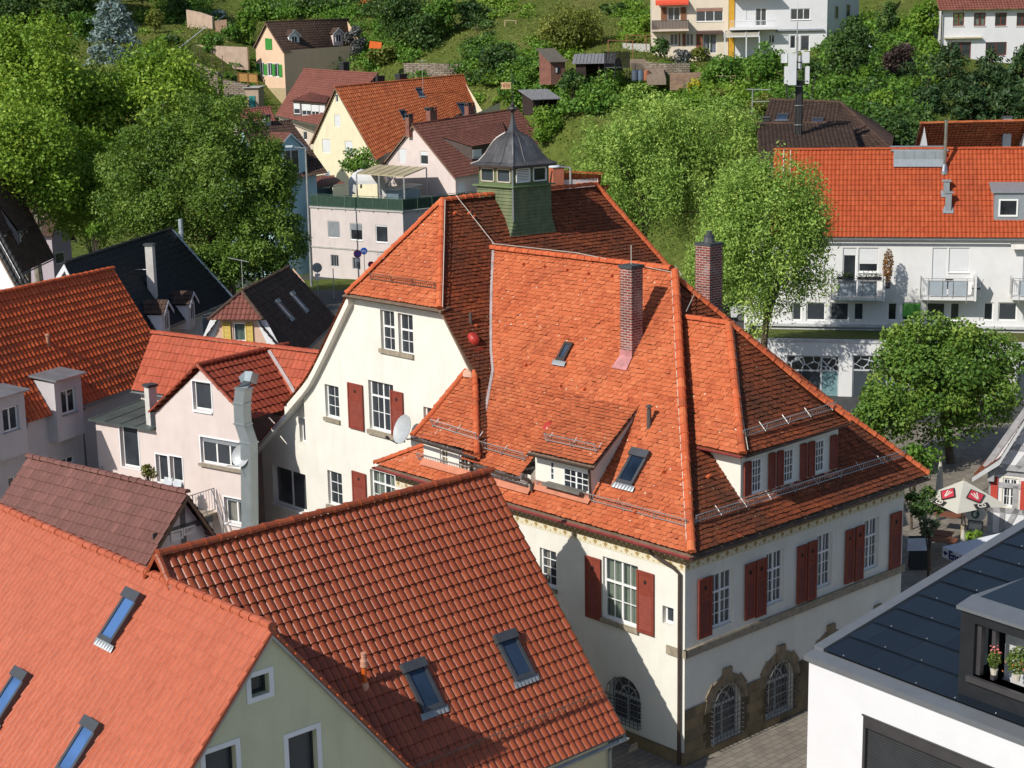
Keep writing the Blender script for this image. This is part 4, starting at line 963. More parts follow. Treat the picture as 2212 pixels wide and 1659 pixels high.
cp3=MB();caps(ridge0+Z*.045,ridge1+Z*.045,.105,.36,cp3);obj('ridge_tiles',cp3,salmon,FA)
vt2=MB()
nv=22
for i in range(nv):
 p=lin(f0,ridge0,(i+.5)/nv);vt2.box(p-AX_A*.03-Z*.10,AX_A*.05,(ridge0-f0)/nv*.96,Z*.13);vt2.tube([p-AX_A*.03-Z*.03,p-AX_A*.09-Z*.05],.022,5)
for i in range(26):
 p=lin(e0,ridge0,i/26);vt2.box(p-AX_A*.02-Z*.11,AX_A*.05,(ridge0-e0)/26*.96,Z*.115,mi=1)
obj('verge_tiles',vt2,[glz,salmon],FA)
WA=Wall(RP(a1,0,0),AX_B,-AX_A,[[(bR*U_-run*U_+.3,0),(bR*U_+runB*U_-.3,0),(bR*U_+runB*U_-.3,(zR1-slB*(runB-.4))*U_-.1),(bR*U_,zR1*U_-.12),(bR*U_-run*U_+.3,(zR1-slA*(run-.4))*U_-.1)]],th=.25)
for (bl,tr)in (((543,1508),(580,1452)),((629,1745),(683,1573)),((449,1745),(508,1607))):
 win_px(FA,WA,bl,tr,nx=1,nz=1,frame=.05,rec=.2,mat=anthr,casing=.11,casem=white_sur)
wa=MB();WA.build(wa);obj('wall',wa,pale_green,FA)
bb=MB()
for (p,q)in ((e0,ridge0),(f0,ridge0)):bb.slab([p-Z*.11,q-Z*.11,q-Z*.20,p-Z*.20],AX_A*.13)
obj('verge_board',bb,zinc,FA)
wback=MB();wback.poly([RP(a1,bR-run+.5,0),RP(26,bR-run+.5,0),RP(26,bR-run+.5,3),RP(a1,bR-run+.5,3)]);obj('wall',wback,pale_green,FA)
upA=nrm(AX_B+slA*Z);nA_=nrm(np.cross(AX_A,upA));nA_=nA_ if nA_[2]>0 else -nA_
onA=lambda x,y:onp(x,y,ridge0,nA_)
blue=glassmat('sky_blue_glass',(.018,.042,.10),rough=.08,spec=.4)
for (x,y)in ((234,1390),(142,1677),(-8,1560)):skylight(FA,onA(x,y)+nA_*.03,-AX_A,upA,nA_,.60,1.18,t=.13,glass=blue)
FC0=onz(1748,1415,5.5);FC1=onz(2212,1594,5.5)
uC=nrm(FC1-FC0);vC=left(uC);vC=vC if vC[1]>0 else -vC
FC=thing('solar_roof_house','modern white house at right front with dark solar panel roof and grey metal parapet','house',V3(*FC0[:2],0))
vg=onp(2212,1135,FC0,np.cross(vC,Z));runC=(vg-FC0)@vC;slC=(vg[2]-FC0[2])/runC
PC=lambda u,v,z:V3(*FC0[:2],0)+uC*u+vC*v+Z*z
zC=FC0[2];LC=11.0;VC=runC+2.5
white_m=flat('bright_white_render',(.66,.66,.68),.85,var=.03,scale=1.2,bump=.004)
WC=Wall(FC0,uC,-vC,[[(0,0),(LC,0),(LC,zC-.12),(0,zC-.12)]],th=.22)
u0,z1=WC.uz(1866,1545);
WC.holes.append((u0,u0+3.6,z1-2.3,z1))
wc=MB();WC.build(wc);wc.poly([PC(0,0,0),PC(0,VC,0),PC(0,VC,zC+slC*VC-.1),PC(0,0,zC-.12)]);obj('wall',wc,white_m,FC)
f=MB();d=-.06
for (x0,x1,y0,y1)in ((u0,u0+.07,z1-2.3,z1),(u0+3.53,u0+3.6,z1-2.3,z1),(u0+.07,u0+3.53,z1-.26,z1)):WC.bx(f,x0,x1,y0,y1,-.2,.02)
f.slab([WC.pt(u0-.03,z1+.004,.045),WC.pt(u0+3.65,z1+.004,.045),WC.pt(u0+3.65,z1+.004,-.05),WC.pt(u0-.03,z1+.004,-.05)],Z*.025)
wi=obj('window',f,flat('warm_grey_metal',(.085,.08,.085),.4,.5),FC)
b_=MB();nb_=34;
for k in range(nb_):
 zz=z1-.28-k*.06;b_.slab([WC.pt(u0+.08,zz,-.10),WC.pt(u0+3.52,zz,-.10),WC.pt(u0+3.52,zz-.042,-.045),WC.pt(u0+.08,zz-.042,-.045)],Z*.004)
for k in range(1,8):x=u0+.07+3.46*k/8;WC.bx(b_,x-.006,x+.006,z1-2.3,z1-.26,-.085,-.08)
obj('venetian_blind',b_,flat('blind_grey',(.045,.047,.05),.5,.3),wi)
g=MB();g.poly([WC.pt(u0,z1-2.3,-.18),WC.pt(u0+3.6,z1-2.3,-.18),WC.pt(u0+3.6,z1,-.18),WC.pt(u0,z1,-.18)]);obj('pane',g,glassmat(),wi)
cop=flat('coated_coping',(.20,.215,.235),.42,.45,var=.06)
cpb=MB()
cpb.slab([PC(-.10,-.06,zC-.10),PC(LC,-.06,zC-.10),PC(LC,.28,zC-.02),PC(-.10,.28,zC-.02)],Z*.09)
cpb.slab([PC(-.10,-.062,zC-.13),PC(LC,-.062,zC-.13),PC(LC,-.062,zC-.02),PC(-.10,-.062,zC-.02)],-vC*.012)
cpb.slab([PC(-.12,.282,zC+slC*.28-.02),PC(.17,.282,zC+slC*.28-.02),PC(.17,VC,zC+slC*VC-.02),PC(-.12,VC,zC+slC*VC-.02)],Z*.10)
obj('parapet_coping',cpb,cop,FC)
upC=nrm(vC+slC*Z);nC=nrm(np.cross(uC,upC));nC=nC if nC[2]>0 else -nC
def solar():
 m,n,l,out=newmat('solar_glass');p=n.new('ShaderNodeBsdfPrincipled');t=_tint(n)
 o=_obj(n);mp=n.new('ShaderNodeMapping');mp.inputs['Rotation'].default_value=(0,0,-math.atan2(uC[1],uC[0]));l.new(o,mp.inputs[0])
 w=n.new('ShaderNodeTexWave');w.inputs['Scale'].default_value=5.0;w.inputs['Distortion'].default_value=0;l.new(mp.outputs[0],w.inputs['Vector'])
 col=_ramp(n,l,t,[(0,(.008,.012,.019)),(1,(.012,.018,.027))])
 col=_mix(n,l,_ramp(n,l,w.outputs[0],[(.9,(0,0,0)),(.97,(.35,.35,.35))]),col,(.035,.042,.05))
 l.new(col,p.inputs['Base Color']);p.inputs['Roughness'].default_value=.22;p.inputs['Specular IOR Level'].default_value=.35;l.new(p.outputs[0],out.inputs[0]);return m
sm=solar();so_=MB();pw_,ph_=1.02,.82
base=MB();base.slab([PC(.17,.28,zC+slC*.28-.04),PC(LC,.28,zC+slC*.28-.04),PC(LC,VC,zC+slC*VC-.04),PC(.17,VC,zC+slC*VC-.04)],-Z*.1);obj('roof',base,anthr,FC)
row_n=int(VC/math.cos(math.atan(slC))/ph_)+1
for r in range(row_n):
 off=(r%2)*.5*pw_
 for c in range(-1,12):
  x0=.2+c*pw_+off;x1=x0+pw_-.006;x0=max(x0,.2);x1=min(x1,LC)
  if x1-x0<.05:continue
  o_=PC(0,.3,zC+slC*.3)+upC*(r*ph_)
  so_.slab([o_+uC*x0+nC*.045,o_+uC*x1+nC*.045,o_+uC*x1+upC*(ph_+.02)+nC*.012,o_+uC*x0+upC*(ph_+.02)+nC*.012],nC*.012,float(np.clip(RNG.normal(.5,.3),0,1)))
obj('solar_tiles',so_,sm,FC)
sn=MB()
for r in range(0,row_n):
 for c in range(0,9):
  o_=PC(0,.3,zC+slC*.3)+upC*(r*ph_+.02)+uC*(.75+c*pw_+(r%2)*.5*pw_)+nC*.07;sn.lathe(o_,[(.018,0),(.018,.015),(.009,.025)],7)
obj('snow_hook',sn,flat('bright_steel',(.6,.6,.6),.25,.9),FC)
pd0=onp(2069,1496,PC(0,0,zC)+nC*.05,nC);u_d=(pd0-PC(0,0,0))@uC;v_d=(pd0-PC(0,0,0))@vC
zt_d=zon(2069,1314,pd0)
WDm=Wall(PC(0,v_d,0),uC,-vC,[[(u_d,pd0[2]-.2),(u_d+5,pd0[2]-.2),(u_d+5,zt_d),(u_d,zt_d)]],th=.3)
(ux0,uz0),(_,uz1)=WDm.uz(2101,1459),WDm.uz(2101,1345)
WDm.holes.append((ux0,ux0+2.6,uz0,uz1))
dm=MB();WDm.build(dm);dlen=(zt_d-pd0[2])/slC
dm.poly([PC(u_d,v_d,pd0[2]-.2),PC(u_d,v_d,zt_d),PC(u_d,v_d+dlen,zt_d)])
obj('dormer',dm,flat('black_cladding',(.022,.024,.028),.4,.2,var=.15),FC)
db=MB();db.slab([PC(u_d-.07,v_d-.08,zt_d),PC(u_d+5,v_d-.08,zt_d),PC(u_d+5,v_d+.45,zt_d+.12),PC(u_d-.07,v_d+.45,zt_d+.12)],Z*.07)
db.slab([PC(u_d-.07,v_d+.45,zt_d+.13),PC(u_d+.1,v_d+.45,zt_d+.13),PC(u_d+.1,v_d+dlen+.4,zt_d+.1),PC(u_d-.07,v_d+dlen+.4,zt_d+.1)],Z*.05);obj('dormer_coping',db,cop,FC)
ds_=MB();ds_.slab([PC(u_d+.1,v_d+.46,zt_d+.16),PC(u_d+5,v_d+.46,zt_d+.16),PC(u_d+5,v_d+dlen+.4,zt_d+.16+slC*.3*dlen),PC(u_d+.1,v_d+dlen+.4,zt_d+.16+slC*.3*dlen)],Z*.02);obj('dormer_roof',ds_,sm,FC)
wf=MB()
for (x0,x1,y0,y1)in ((ux0,ux0+.10,uz0,uz1),(ux0+.36,ux0+.45,uz0,uz1),(ux0,ux0+2.6,uz1-.05,uz1)):WDm.bx(wf,x0,x1,y0,y1,-.22,-.10)
WDm.bx(wf,ux0-.1,ux0+2.8,uz0-.13,uz0,-.3,.10);dwin=obj('window',wf,MATS['warm_grey_metal'],FC)
rm=MB();WDm.bx(rm,ux0+.3,ux0+2.8,uz0-.2,uz1+.2,-.75,-.65);WDm.bx(rm,ux0-.3,ux0-.2,uz0,uz1,-.75,-.3);obj('inner_wall',rm,flat('rough_grey_wall',(.50,.51,.52),.9,var=.1,bump=.02),dwin)
CTRL=[(600,235,195),(480,200,192),(430,178,186),(380,120,190),(450,125,196),(330,100,196),(480,90,204),(450,60,212),(300,30,224),(560,10,235),(700,20,225),(950,120,194),(880,150,192),(950,80,200),(1100,60,192),(1250,20,202),(1250,60,186),(1050,160,184),(1150,150,178),(1300,160,165),(1420,160,163),(1250,215,154),(1350,225,150),(1500,200,152),(1450,130,170),(1560,118,172),(1700,112,172),(1880,60,172),(1900,200,138),(1900,120,158),(1980,90,160),(2100,140,158),(2200,150,158),(1700,215,142),(1800,230,136),(1920,0,186),(1930,310,122),(1800,320,118)]
_pts=[ony(*c)for c in CTRL]
_pts+=[V3(x,y,0)for x in range(-70,71,14)for y in (30,60,90,110)]+[V3(x,y,0)for x in (-44,-34,-26,-20,-13)for y in (118,126,134)]
_pts+=[V3(x,y,z)for (x,y,z)in ((-18,144,0),(-9,134,0),(-30,140,0),(-45,140,0.5),(-5,150,2),(-14,160,4),(-40,160,3),(-24,172,8),(-60,160,3),(-60,200,18),(4,140,0),(10,124,0),(22,118,0),(40,116,0),(60,120,4),(60,160,24),(70,200,46),(-70,250,44),(-30,260,48),(0,250,46),(40,240,50),(80,250,62),(-80,320,85),(0,330,88),(80,330,95),(-100,200,18),(0,168,8),(-6,176,10),(8,158,6),(14,135,4))]
_P=np.array(_pts);_c2=36.0
def _phi(d2):return np.sqrt(d2+_c2)
_D=((_P[:,None,:2]-_P[None,:,:2])**2).sum(-1)
_A=np.zeros((len(_P)+3,len(_P)+3));_A[:len(_P),:len(_P)]=_phi(_D)-np.eye(len(_P))*.25;_A[:len(_P),-3:]=np.c_[np.ones(len(_P)),_P[:,:2]];_A[-3:,:len(_P)]=_A[:len(_P),-3:].T
_W=np.linalg.solve(_A,np.r_[_P[:,2],0,0,0])
def hz(x,y):
 x=np.atleast_1d(np.asarray(x,float));y=np.atleast_1d(np.asarray(y,float))
 out=np.empty(len(x))
 for s in range(0,len(x),4000):
  X,Y=x[s:s+4000],y[s:s+4000]
  d=(X[:,None]-_P[None,:,0])**2+(Y[:,None]-_P[None,:,1])**2
  out[s:s+4000]=_phi(d)@_W[:-3]+_W[-3]+_W[-2]*X+_W[-1]*Y
 k=np.clip((y-(112+.0*x))/14,0,1);k=k*k*(3-2*k)
 return np.maximum(out-.3,0)*k
def gz(x,y):return float(hz(x,y)[0])
def on_ground(x,y,Y):p=ony(x,y,Y);p[2]=gz(p[0],p[1]);return p
def ground_mat():
 m,n,l,out=newmat('grass_ground');p=n.new('ShaderNodeBsdfPrincipled');o=_obj(n)
 a=_noise(n,l,o,.12,5,.6);b=_noise(n,l,o,1.4,5,.65);c=_noise(n,l,o,.5,4)
 col=_ramp(n,l,b,[(.3,(.055,.080,.016)),(.55,(.10,.130,.026)),(.75,(.16,.17,.045))])
 dry=_ramp(n,l,a,[(.50,(0,0,0)),(.72,(.65,.65,.65))]);col=_mix(n,l,dry,col,(.15,.135,.05))
 dirt=_ramp(n,l,c,[(.66,(0,0,0)),(.78,(.55,.55,.55))]);col=_mix(n,l,dirt,col,(.13,.095,.06))
 l.new(col,p.inputs['Base Color']);p.inputs['Roughness'].default_value=.95;p.inputs['Specular IOR Level'].default_value=.1
 l.new(_bump(n,l,_noise(n,l,o,6,5),.12),p.inputs['Normal']);l.new(p.outputs[0],out.inputs[0]);return m
xs=np.concatenate([np.arange(-900,-130,110),np.arange(-130,131,2.5),np.arange(240,900,110)]);ys=np.concatenate([np.array([-300,-150,-60,0,20]),np.arange(40,262,2.2),np.array([280,310,345,400,500,700,1000])])
GX,GY=np.meshgrid(xs,ys);gxx,gyy=GX.ravel(),GY.ravel();gh=hz(np.clip(gxx,-95,90),np.clip(gyy,-300,335));gh=gh+np.clip(gyy-335,0,200)*.12
jit=np.where((gyy>130)&(gyy<300),RNG.normal(0,.08,len(gh)),0);jit[(np.abs(gxx)>120)]=0
nX,nY=len(xs),len(ys);i0=(np.arange(nY-1)[:,None]*nX+np.arange(nX-1)[None]).ravel()
gm_=MB();gm_.np(np.c_[gxx,gyy,gh+jit],np.stack([i0,i0+1,i0+nX+1,i0+nX],1),np.full(len(i0),4));grd_mat=ground_mat()
struct('ground',gm_,grd_mat,smooth=True)
asph=flat('asphalt',(.055,.055,.057),.85,var=.25,scale=2,bump=.01,dirt=((.085,.082,.078),.6))
pave=brickmat('paving_setts',(.27,.24,.20),(.22,.19,.155),(.15,.135,.11),42.4,.42,.21,.012,.006)
def paving():
 m,n,l,out=newmat('stone_paving');p=n.new('ShaderNodeBsdfPrincipled');o=_obj(n)
 mp=n.new('ShaderNodeMapping');mp.inputs['Rotation'].default_value=(0,0,-math.radians(42.4));l.new(o,mp.inputs[0])
 b=n.new('ShaderNodeTexBrick');l.new(mp.outputs[0],b.inputs['Vector']);b.inputs['Scale'].default_value=1;b.inputs['Brick Width'].default_value=.4;b.inputs['Row Height'].default_value=.22;b.inputs['Mortar Size'].default_value=.012
 b.inputs['Color1'].default_value=(.30,.26,.21,1);b.inputs['Color2'].default_value=(.23,.20,.165,1);b.inputs['Mortar'].default_value=(.13,.12,.10,1)
 col=_mix(n,l,1.0,b.outputs[0],_ramp(n,l,_noise(n,l,o,1.5,4),[(.3,(.7,.7,.7)),(.7,(1,1,1))]),'MULTIPLY')
 l.new(col,p.inputs['Base Color']);p.inputs['Roughness'].default_value=.9;l.new(p.outputs[0],out.inputs[0]);return m
pv_=MB();pv_.poly([V3(-60,-40,.004),V3(60,-40,.004),V3(70,72,.004),V3(40,79,.004),V3(-70,79,.004)]);struct('pavement',pv_,paving())
rd=MB();rd.poly([V3(-75,78,.008),V3(75,80,.008),V3(75,110,.008),V3(30,118,.008),V3(8,130,.008),V3(-5,142,.008),V3(-24,152,.008),V3(-80,156,.008)]);struct('road',rd,asph)
mk=MB();wm=flat('road_paint',(.62,.62,.60),.8)
for k in range(7):
 p=onz(1632,721+k*6.0,.012);q=onz(1668,722+k*6.0,.012);mk.slab([p,q,q-V3(0,.12,0),p-V3(0,.12,0)],Z*.002)if k%2==0 or True else None
for (a,b_)in (((580,690),(760,735)),((640,720),(800,765))):
 p,q=onz(*a,.012),onz(*b_,.012);mk.slab([p,q,q+V3(0,.12,0),p+V3(0,.12,0)],Z*.002)
struct('road_marking',mk,wm)
dark_glass=glassmat('dark_window_glass',(.01,.012,.015))
pvc=MATS['white_frame']
def ghouse(name,label,ap,Y,yaw,far,fr,frf=None,tile=None,capm=None,wallm=None,base=None,verge=.3,ov=.3,roll=.27,row=.36,amp=.055,kind='roll',k=7,group=None,z_off=0,lift=.035,fl=None,guttm=None,rback=True):
 d=yawv(yaw);n=left(d);p=ony(*ap,Y);q=onp(*far,p,n);r={}
 pr=onp(*fr,p,d);qr=onp(*frf,q,d)if frf else q+(pr-p)
 if fl:pl_=onp(*fl,p,d)
 else :pl_=p+n*abs((pr-p)@n);pl_[2]=pr[2]
 ql=q+n*abs((pl_-p)@n);ql[2]=q[2]+pl_[2]-p[2]
 if base is None:base=min(gz(*p[:2]),gz(*q[:2]),gz(*pr[:2]))-.5
 root=thing(name,label,'house',V3(*lin(p,q,.5)[:2],max(base,0)),group)
 w=abs((pr-p)@n);wl__=abs((pl_-p)@n);slo=(p[2]-pr[2])/w;L=float((q-p)@d)
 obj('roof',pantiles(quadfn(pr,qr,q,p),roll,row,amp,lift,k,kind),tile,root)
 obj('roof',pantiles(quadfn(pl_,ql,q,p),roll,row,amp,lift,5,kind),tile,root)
 cm=MB();caps(p+Z*.04,q+Z*.04,.11,.38,cm,seg=5);obj('ridge_tiles',cm,capm or tile,root)
 ws=base
 zw=pr[2]+slo*ov-.14;zl=pl_[2]+slo*ov-.14
 Wg=Wall(p+d*verge,-n,-d,[[(-wl__+ov,ws),(w-ov,ws),(w-ov,zw),(0,p[2]-.16),(-wl__+ov,zl)]],th=.2)
 Wr=Wall(pr+n*ov+d*verge,d,-n,[[(0,ws),(L-2*verge,ws),(L-2*verge,zw+(qr[2]-pr[2])),(0,zw)]],th=.2)
 bk=MB();bp=lambda u,t:lin(p,q,0)+0
 far_=q-d*verge
 bk.poly([V3(*(far_+n*(wl__-ov))[:2],ws),V3(*(far_-n*(w-ov))[:2],ws),far_-n*(w-ov)-Z*(p[2]-zw),far_-Z*.16,far_+n*(wl__-ov)-Z*(p[2]-zl)])
 a_,b_=pl_-n*ov+d*verge,ql-n*ov-d*verge
 bk.poly([V3(*a_[:2],ws),V3(*b_[:2],ws),V3(*b_[:2],zl),V3(*a_[:2],zl)])
 bd=MB();bdm=soffit
 for (e,f)in ((pr,p),(pl_,p)):bd.slab([e-Z*.03,f-Z*.03,f-Z*.2,e-Z*.2],d*.05)
 obj('verge_board',bd,bdm,root)
 gm=MB();gutter(pr-n*.05-Z*.06,qr-n*.05-Z*.06,.065,gm);obj('gutter',gm,guttm or zinc,root)
 r.update(root=root,p=p,q=q,pr=pr,qr=qr,pl=pl_,ql=ql,d=d,n=n,Wg=Wg,Wr=Wr,base=base,slo=slo,bk=bk,wallm=wallm,L=L,w=w)
 nn=nrm(np.cross(q+qr-p-pr,p+q-pr-qr));nn=nn if nn[2]>0 else -nn;up=nrm(n+Z*(-(n@nn)/nn[2]))
 r['up']=up;r['nn']=nn;r['on']=lambda x,y,P=(pr+qr+p+q)/4,N=nn:onp(x,y,P,N)
 return r
def finish(h,extra=None):
 mb=h['bk'];h['Wg'].build(mb);h['Wr'].build(mb)
 if extra:extra(mb)
 obj('wall',mb,h['wallm'],h['root'])
def chim(root,x,y,base_pt,w,mat,capm=None,d=None,sink=1.2,capw=.06,capstyle='slab',dd=None):
 """chimney whose top front centre is seen at (x, y), standing at base_pt"""
 d=yawv(42.4)if d is None else d;n=left(d);zt=zon(x,y,base_pt);hw=w/2;dd=dd or w
 m=MB();o=V3(*(base_pt-d*hw-n*dd/2)[:2],base_pt[2]-sink);m.box(o,d*w,n*dd,Z*(zt-o[2]-.12));c=obj('chimney',m,mat,root)
 m=MB();o2=V3(*(base_pt-d*(hw+capw)-n*(dd/2+capw))[:2],zt-.12)
 if capstyle=='open':
  for i in range(3):
   for j in (0,1):m.box(o2+d*(capw+.02+i*(w-.16)/2)+n*(capw+j*(dd-.1)),d*.12,n*.1,Z*.25)
  m.box(o2+Z*.25,d*(w+2*capw),n*(dd+2*capw),Z*.07)
 else :m.box(o2,d*(w+2*capw),n*(dd+2*capw),Z*.10)
 obj('chimney_cap',m,capm or MATS['slate_cap'],c);return c
def sloof(h,x,y,w,hh,**k):return skylight(h['root'],h['on'](x,y)+h['nn']*.05,h['d'],h['up'],h['nn'],w,hh,**k)
red_t=tilemat('orange_brown_pantiles',(.32,.072,.026),(.46,.12,.042),(.58,.20,.075),(.10,.04,.025),.45,.7,0,.75,.25,(.5,.8),butt=(.06,.025,.015))
brown_t=tilemat('brown_pantiles',(.12,.045,.034),(.165,.062,.045),(.22,.09,.062),(.06,.035,.03),.4,.7,0,.7,.3,(.5,.8),butt=(.03,.018,.014))
brown2_t=tilemat('red_brown_pantiles',(.19,.065,.05),(.235,.082,.06),(.28,.105,.075),(.10,.05,.04),.4,.6,0,.65,.3,(.5,.8),butt=(.05,.025,.02))
dbrown_t=tilemat('dark_brown_pantiles',(.065,.040,.030),(.095,.056,.04),(.14,.085,.06),(.035,.025,.02),.5,.7,0,.75,.25,(.5,.8),butt=(.02,.014,.011))
black_t=tilemat('black_pantiles',(.016,.016,.018),(.022,.022,.024),(.03,.028,.028),(.012,.012,.012),.3,.7,0,.6,.3,(.5,.8),butt=(.008,.008,.008))
orange_t=tilemat('new_orange_pantiles',(.36,.060,.017),(.43,.078,.023),(.49,.105,.034),(.19,.042,.02),.65,.5,0,.65,.3,(.52,.85),butt=(.13,.03,.012))
brick2=brickmat('dull_red_brick',(.30,.085,.055),(.22,.07,.05),(.30,.24,.2),42.4,.24,.085,.012,.004)
blindw=flat('blind_white',(.66,.67,.68),.5,var=.03)
W_=dict(mat=pvc,glass=dark_glass,frame=.06,rec=.10)
pinkw=plaster('pale_pink_render',(.66,.56,.53),(.42,.35,.32),.25)
h=ghouse('pink_gable_house','pale pink gabled house with dark red brown roof behind the roof terrace',(890.5,270),150,42.4,(1119,236),(983,385),(1207,345),brown_t,brown_t,pinkw)
P2=h
win_px(h['root'],h['Wg'],(862,352),(877,322),nx=1,blind=1.0,blindm=blindw,**W_);win_px(h['root'],h['Wg'],(908,355),(924,327),nx=1,blind=.3,blindm=blindw,**W_)
win_px(h['root'],h['Wr'],(989,422),(1006,393),nx=1,blind=.9,blindm=blindw,**W_)
finish(h)
def shed_dormer(h,tl,tr,fl,fr_,wall_h,mat,tile,wins,wmat_front,cheek=True,kind='roll',roll=.27,row=.36):
 """long dormer: tl,tr upper roof corners on the slope, fl,fr_ front eave corners (pixels); front wall below"""
 d,n=h['d'],h['n'];TL,TR=h['on'](*tl),h['on'](*tr)
 FL0=h['on'](fl[0],fl[1]+wall_h);pl_=FL0-n*0
 FL=onp(*fl,pl_-n*.22,n);FR=onp(*fr_,pl_-n*.22,n)
 obj('roof',pantiles(quadfn(FL,FR,TR,TL),roll,row,.04,.035,6,kind),tile,h['root'])
 Wd=Wall(pl_,d,-n,[[(float((FL-pl_)@d)+.15,FL0[2]-.5),(float((FR-pl_)@d)-.15,FL0[2]-.5),(float((FR-pl_)@d)-.15,FR[2]+.05),(float((FL-pl_)@d)+.15,FL[2]+.05)]],th=.1)
 for (bl,tr_,kk)in wins:
  k2=dict(W_);k2.update(rec=.03);k2.update(kk);win_px(h['root'],Wd,bl,tr_,**k2)
 m=MB();Wd.build(m)
 for e,T in ((FL+d*.15,TL),(FR-d*.15,TR)):
  e2=e+n*.22;m.poly([V3(*e2[:2],FL0[2]-.6),e2-Z*.03,T-Z*.08,T-Z*.4])
 obj('dormer',m,wmat_front,h['root']);gm=MB();gutter(FL-n*.04-Z*.06,FR-n*.04-Z*.06,.05,gm);obj('gutter',gm,gutter_brown,h['root'])
 return Wd
drk=flat('brown_cladding',(.085,.062,.055),.8,var=.2)
shed_dormer(h,(950,295),(1085,262),(1020,317),(1100,303),34,None,brown_t,[((1021,343),(1040,322),dict(nx=1,blind=.9,blindm=blindw))],drk)
chim(h['root'],878,251,h['on'](893,268)-h['d']*0+h['n']*.6,.55,brick2,capstyle='open');chim(h['root'],947,236,h['p']+h['d']*2.6+h['n']*.25,.85,brick2,capstyle='open',dd=.6)
chim(h['root'],1028,226,h['p']+h['d']*7.4+h['n']*.3,.75,brick2,capstyle='open',dd=.6)
creamw=plaster('yellow_cream_render',(.72,.66,.47),(.45,.38,.26),.25)
h=ghouse('cream_gable_house','cream gabled house with steep orange brown roof, rooflights and white shutters',(723,189),163,42.4,(1001.7,162.5),(812,346),(1029,225),red_t,red_t,creamw,fl=(668,312.5))
P3=h;h['slo']
for (bl,tr,b_)in (((725,221),(730,204),0),((723,274),(735,248),1.0),((697,330),(713,301),1.0),((746,334),(761,305),1.0)):
 win_px(h['root'],h['Wg'],bl,tr,nx=1,blind=b_,blindm=blindw,**W_)
finish(h)
for (x,y,w_,hh_)in ((911,209,.75,1.0),(876,257,.7,1.0),(931,252,.7,1.0),(1008,249,1.1,1.5)):sloof(h,x,y,w_,hh_,t=.08)
m=MB();pa=h['on'](914,205);m.tube([pa,V3(pa[0],pa[1],zon(913,130,pa))],.025,4);zz=zon(913,131,pa);m.tube([V3(pa[0]-.55,pa[1],zz),V3(pa[0]+.55,pa[1],zz)],.02,4);obj('aerial',m,galv,h['root'])
chim(h['root'],896,158,lin(h['p'],h['q'],.60)+h['n']*2.2,1.0,flat('black_chimney',(.03,.028,.03),.7),dd=.8)
h=ghouse('long_dormer_house','house with big red brown roof and a long dormer of four white windows',(655.5,150),184,-47.6,(815.5,160),(594,250),(712,276),brown2_t,brown2_t,plaster('rose_render',(.60,.50,.42)),row=.36,roll=.24)
P4=h
win_px(h['root'],h['Wr'],(655,302),(663,284),nx=1,**W_);finish(h)
shed_dormer(h,(672,199),(712,208),(628,217),(705,223),34,None,brown2_t,[((635+.5,246),(648,223),dict(nx=1,blind=.55,blindm=blindw)),((653,249),(672,225),dict(nx=1,lights=2,blind=.6,blindm=blindw)),((674,251),(689,227),dict(nx=1,lights=2,blind=.6,blindm=blindw)),((691,251),(702,227),dict(nx=1,blind=.7,blindm=blindw))],drk)
chim(h['root'],818,163,lin(h['p'],h['q'],.99)+h['n']*.2,1.0,MATS['black_chimney'])
chim(h['root'],714,134,lin(h['p'],h['q'],.42)+h['n']*1.5,.8,MATS['black_chimney'])
peach=plaster('peach_render',(.72,.51,.36),(.5,.36,.25),.2);grn=flat('bright_green_shutter',(.055,.30,.05),.5,var=.08)
h=ghouse('peach_house','peach rendered house with bright green shutters and dark tiled roof on the slope',(573,49),198,42.4,(753,41),(612,112.5),(760,100),dbrown_t,dbrown_t,peach,fl=(545,105))
P5=h
for (x0,x1)in ((564,577),(579,590),(593,606)):
 pass
for (bl,tr,sh)in (((563.5,163),(570,135),1),((579,164),(588,136),1),((594.5,166),(602.5,137),1)):win_px(h['root'],h['Wg'],bl,tr,nx=1,lights=2,casing=.06,casem=white_sur,**W_)
for (a,b_)in (((555.5,160),(561,138)),((571.5,162),(577,139)),((589.5,164),(594.0,139)),((604,166),(609.5,140)),((574.5,107),(580.5,83)),((581.5,107),(587.5,84))):
 u0,z0=h['Wg'].uz(*a);u1,z1=h['Wg'].uz(*b_);louvre(h['Wg'],min(u0,u1),max(u0,u1),min(z0,z1),max(z0,z1),mats=grn,root=h['root'],solid=.0,hole=False)
for (bl,tr)in (((566,222),(573,198)),((583,225),(591,200))):win_px(h['root'],h['Wg'],bl,tr,nx=1,lights=2,casing=.08,casem=flat('ochre_stone',(.42,.34,.20),.85),**W_)
win_px(h['root'],h['Wr'],(744,152),(756,132),nx=1,lights=2,**W_)
finish(h)
m=MB();u0=-3.4;h['Wg'].bx(m,-h['w']+.4,h['w']-.4,h['base'],h['Wg'].uz(590,190)[1],.004,.03);obj('plinth',m,flat('ochre_stone',(.42,.34,.20),.85),h['root'])
m=MB();pa=ony(629,125,199.5)
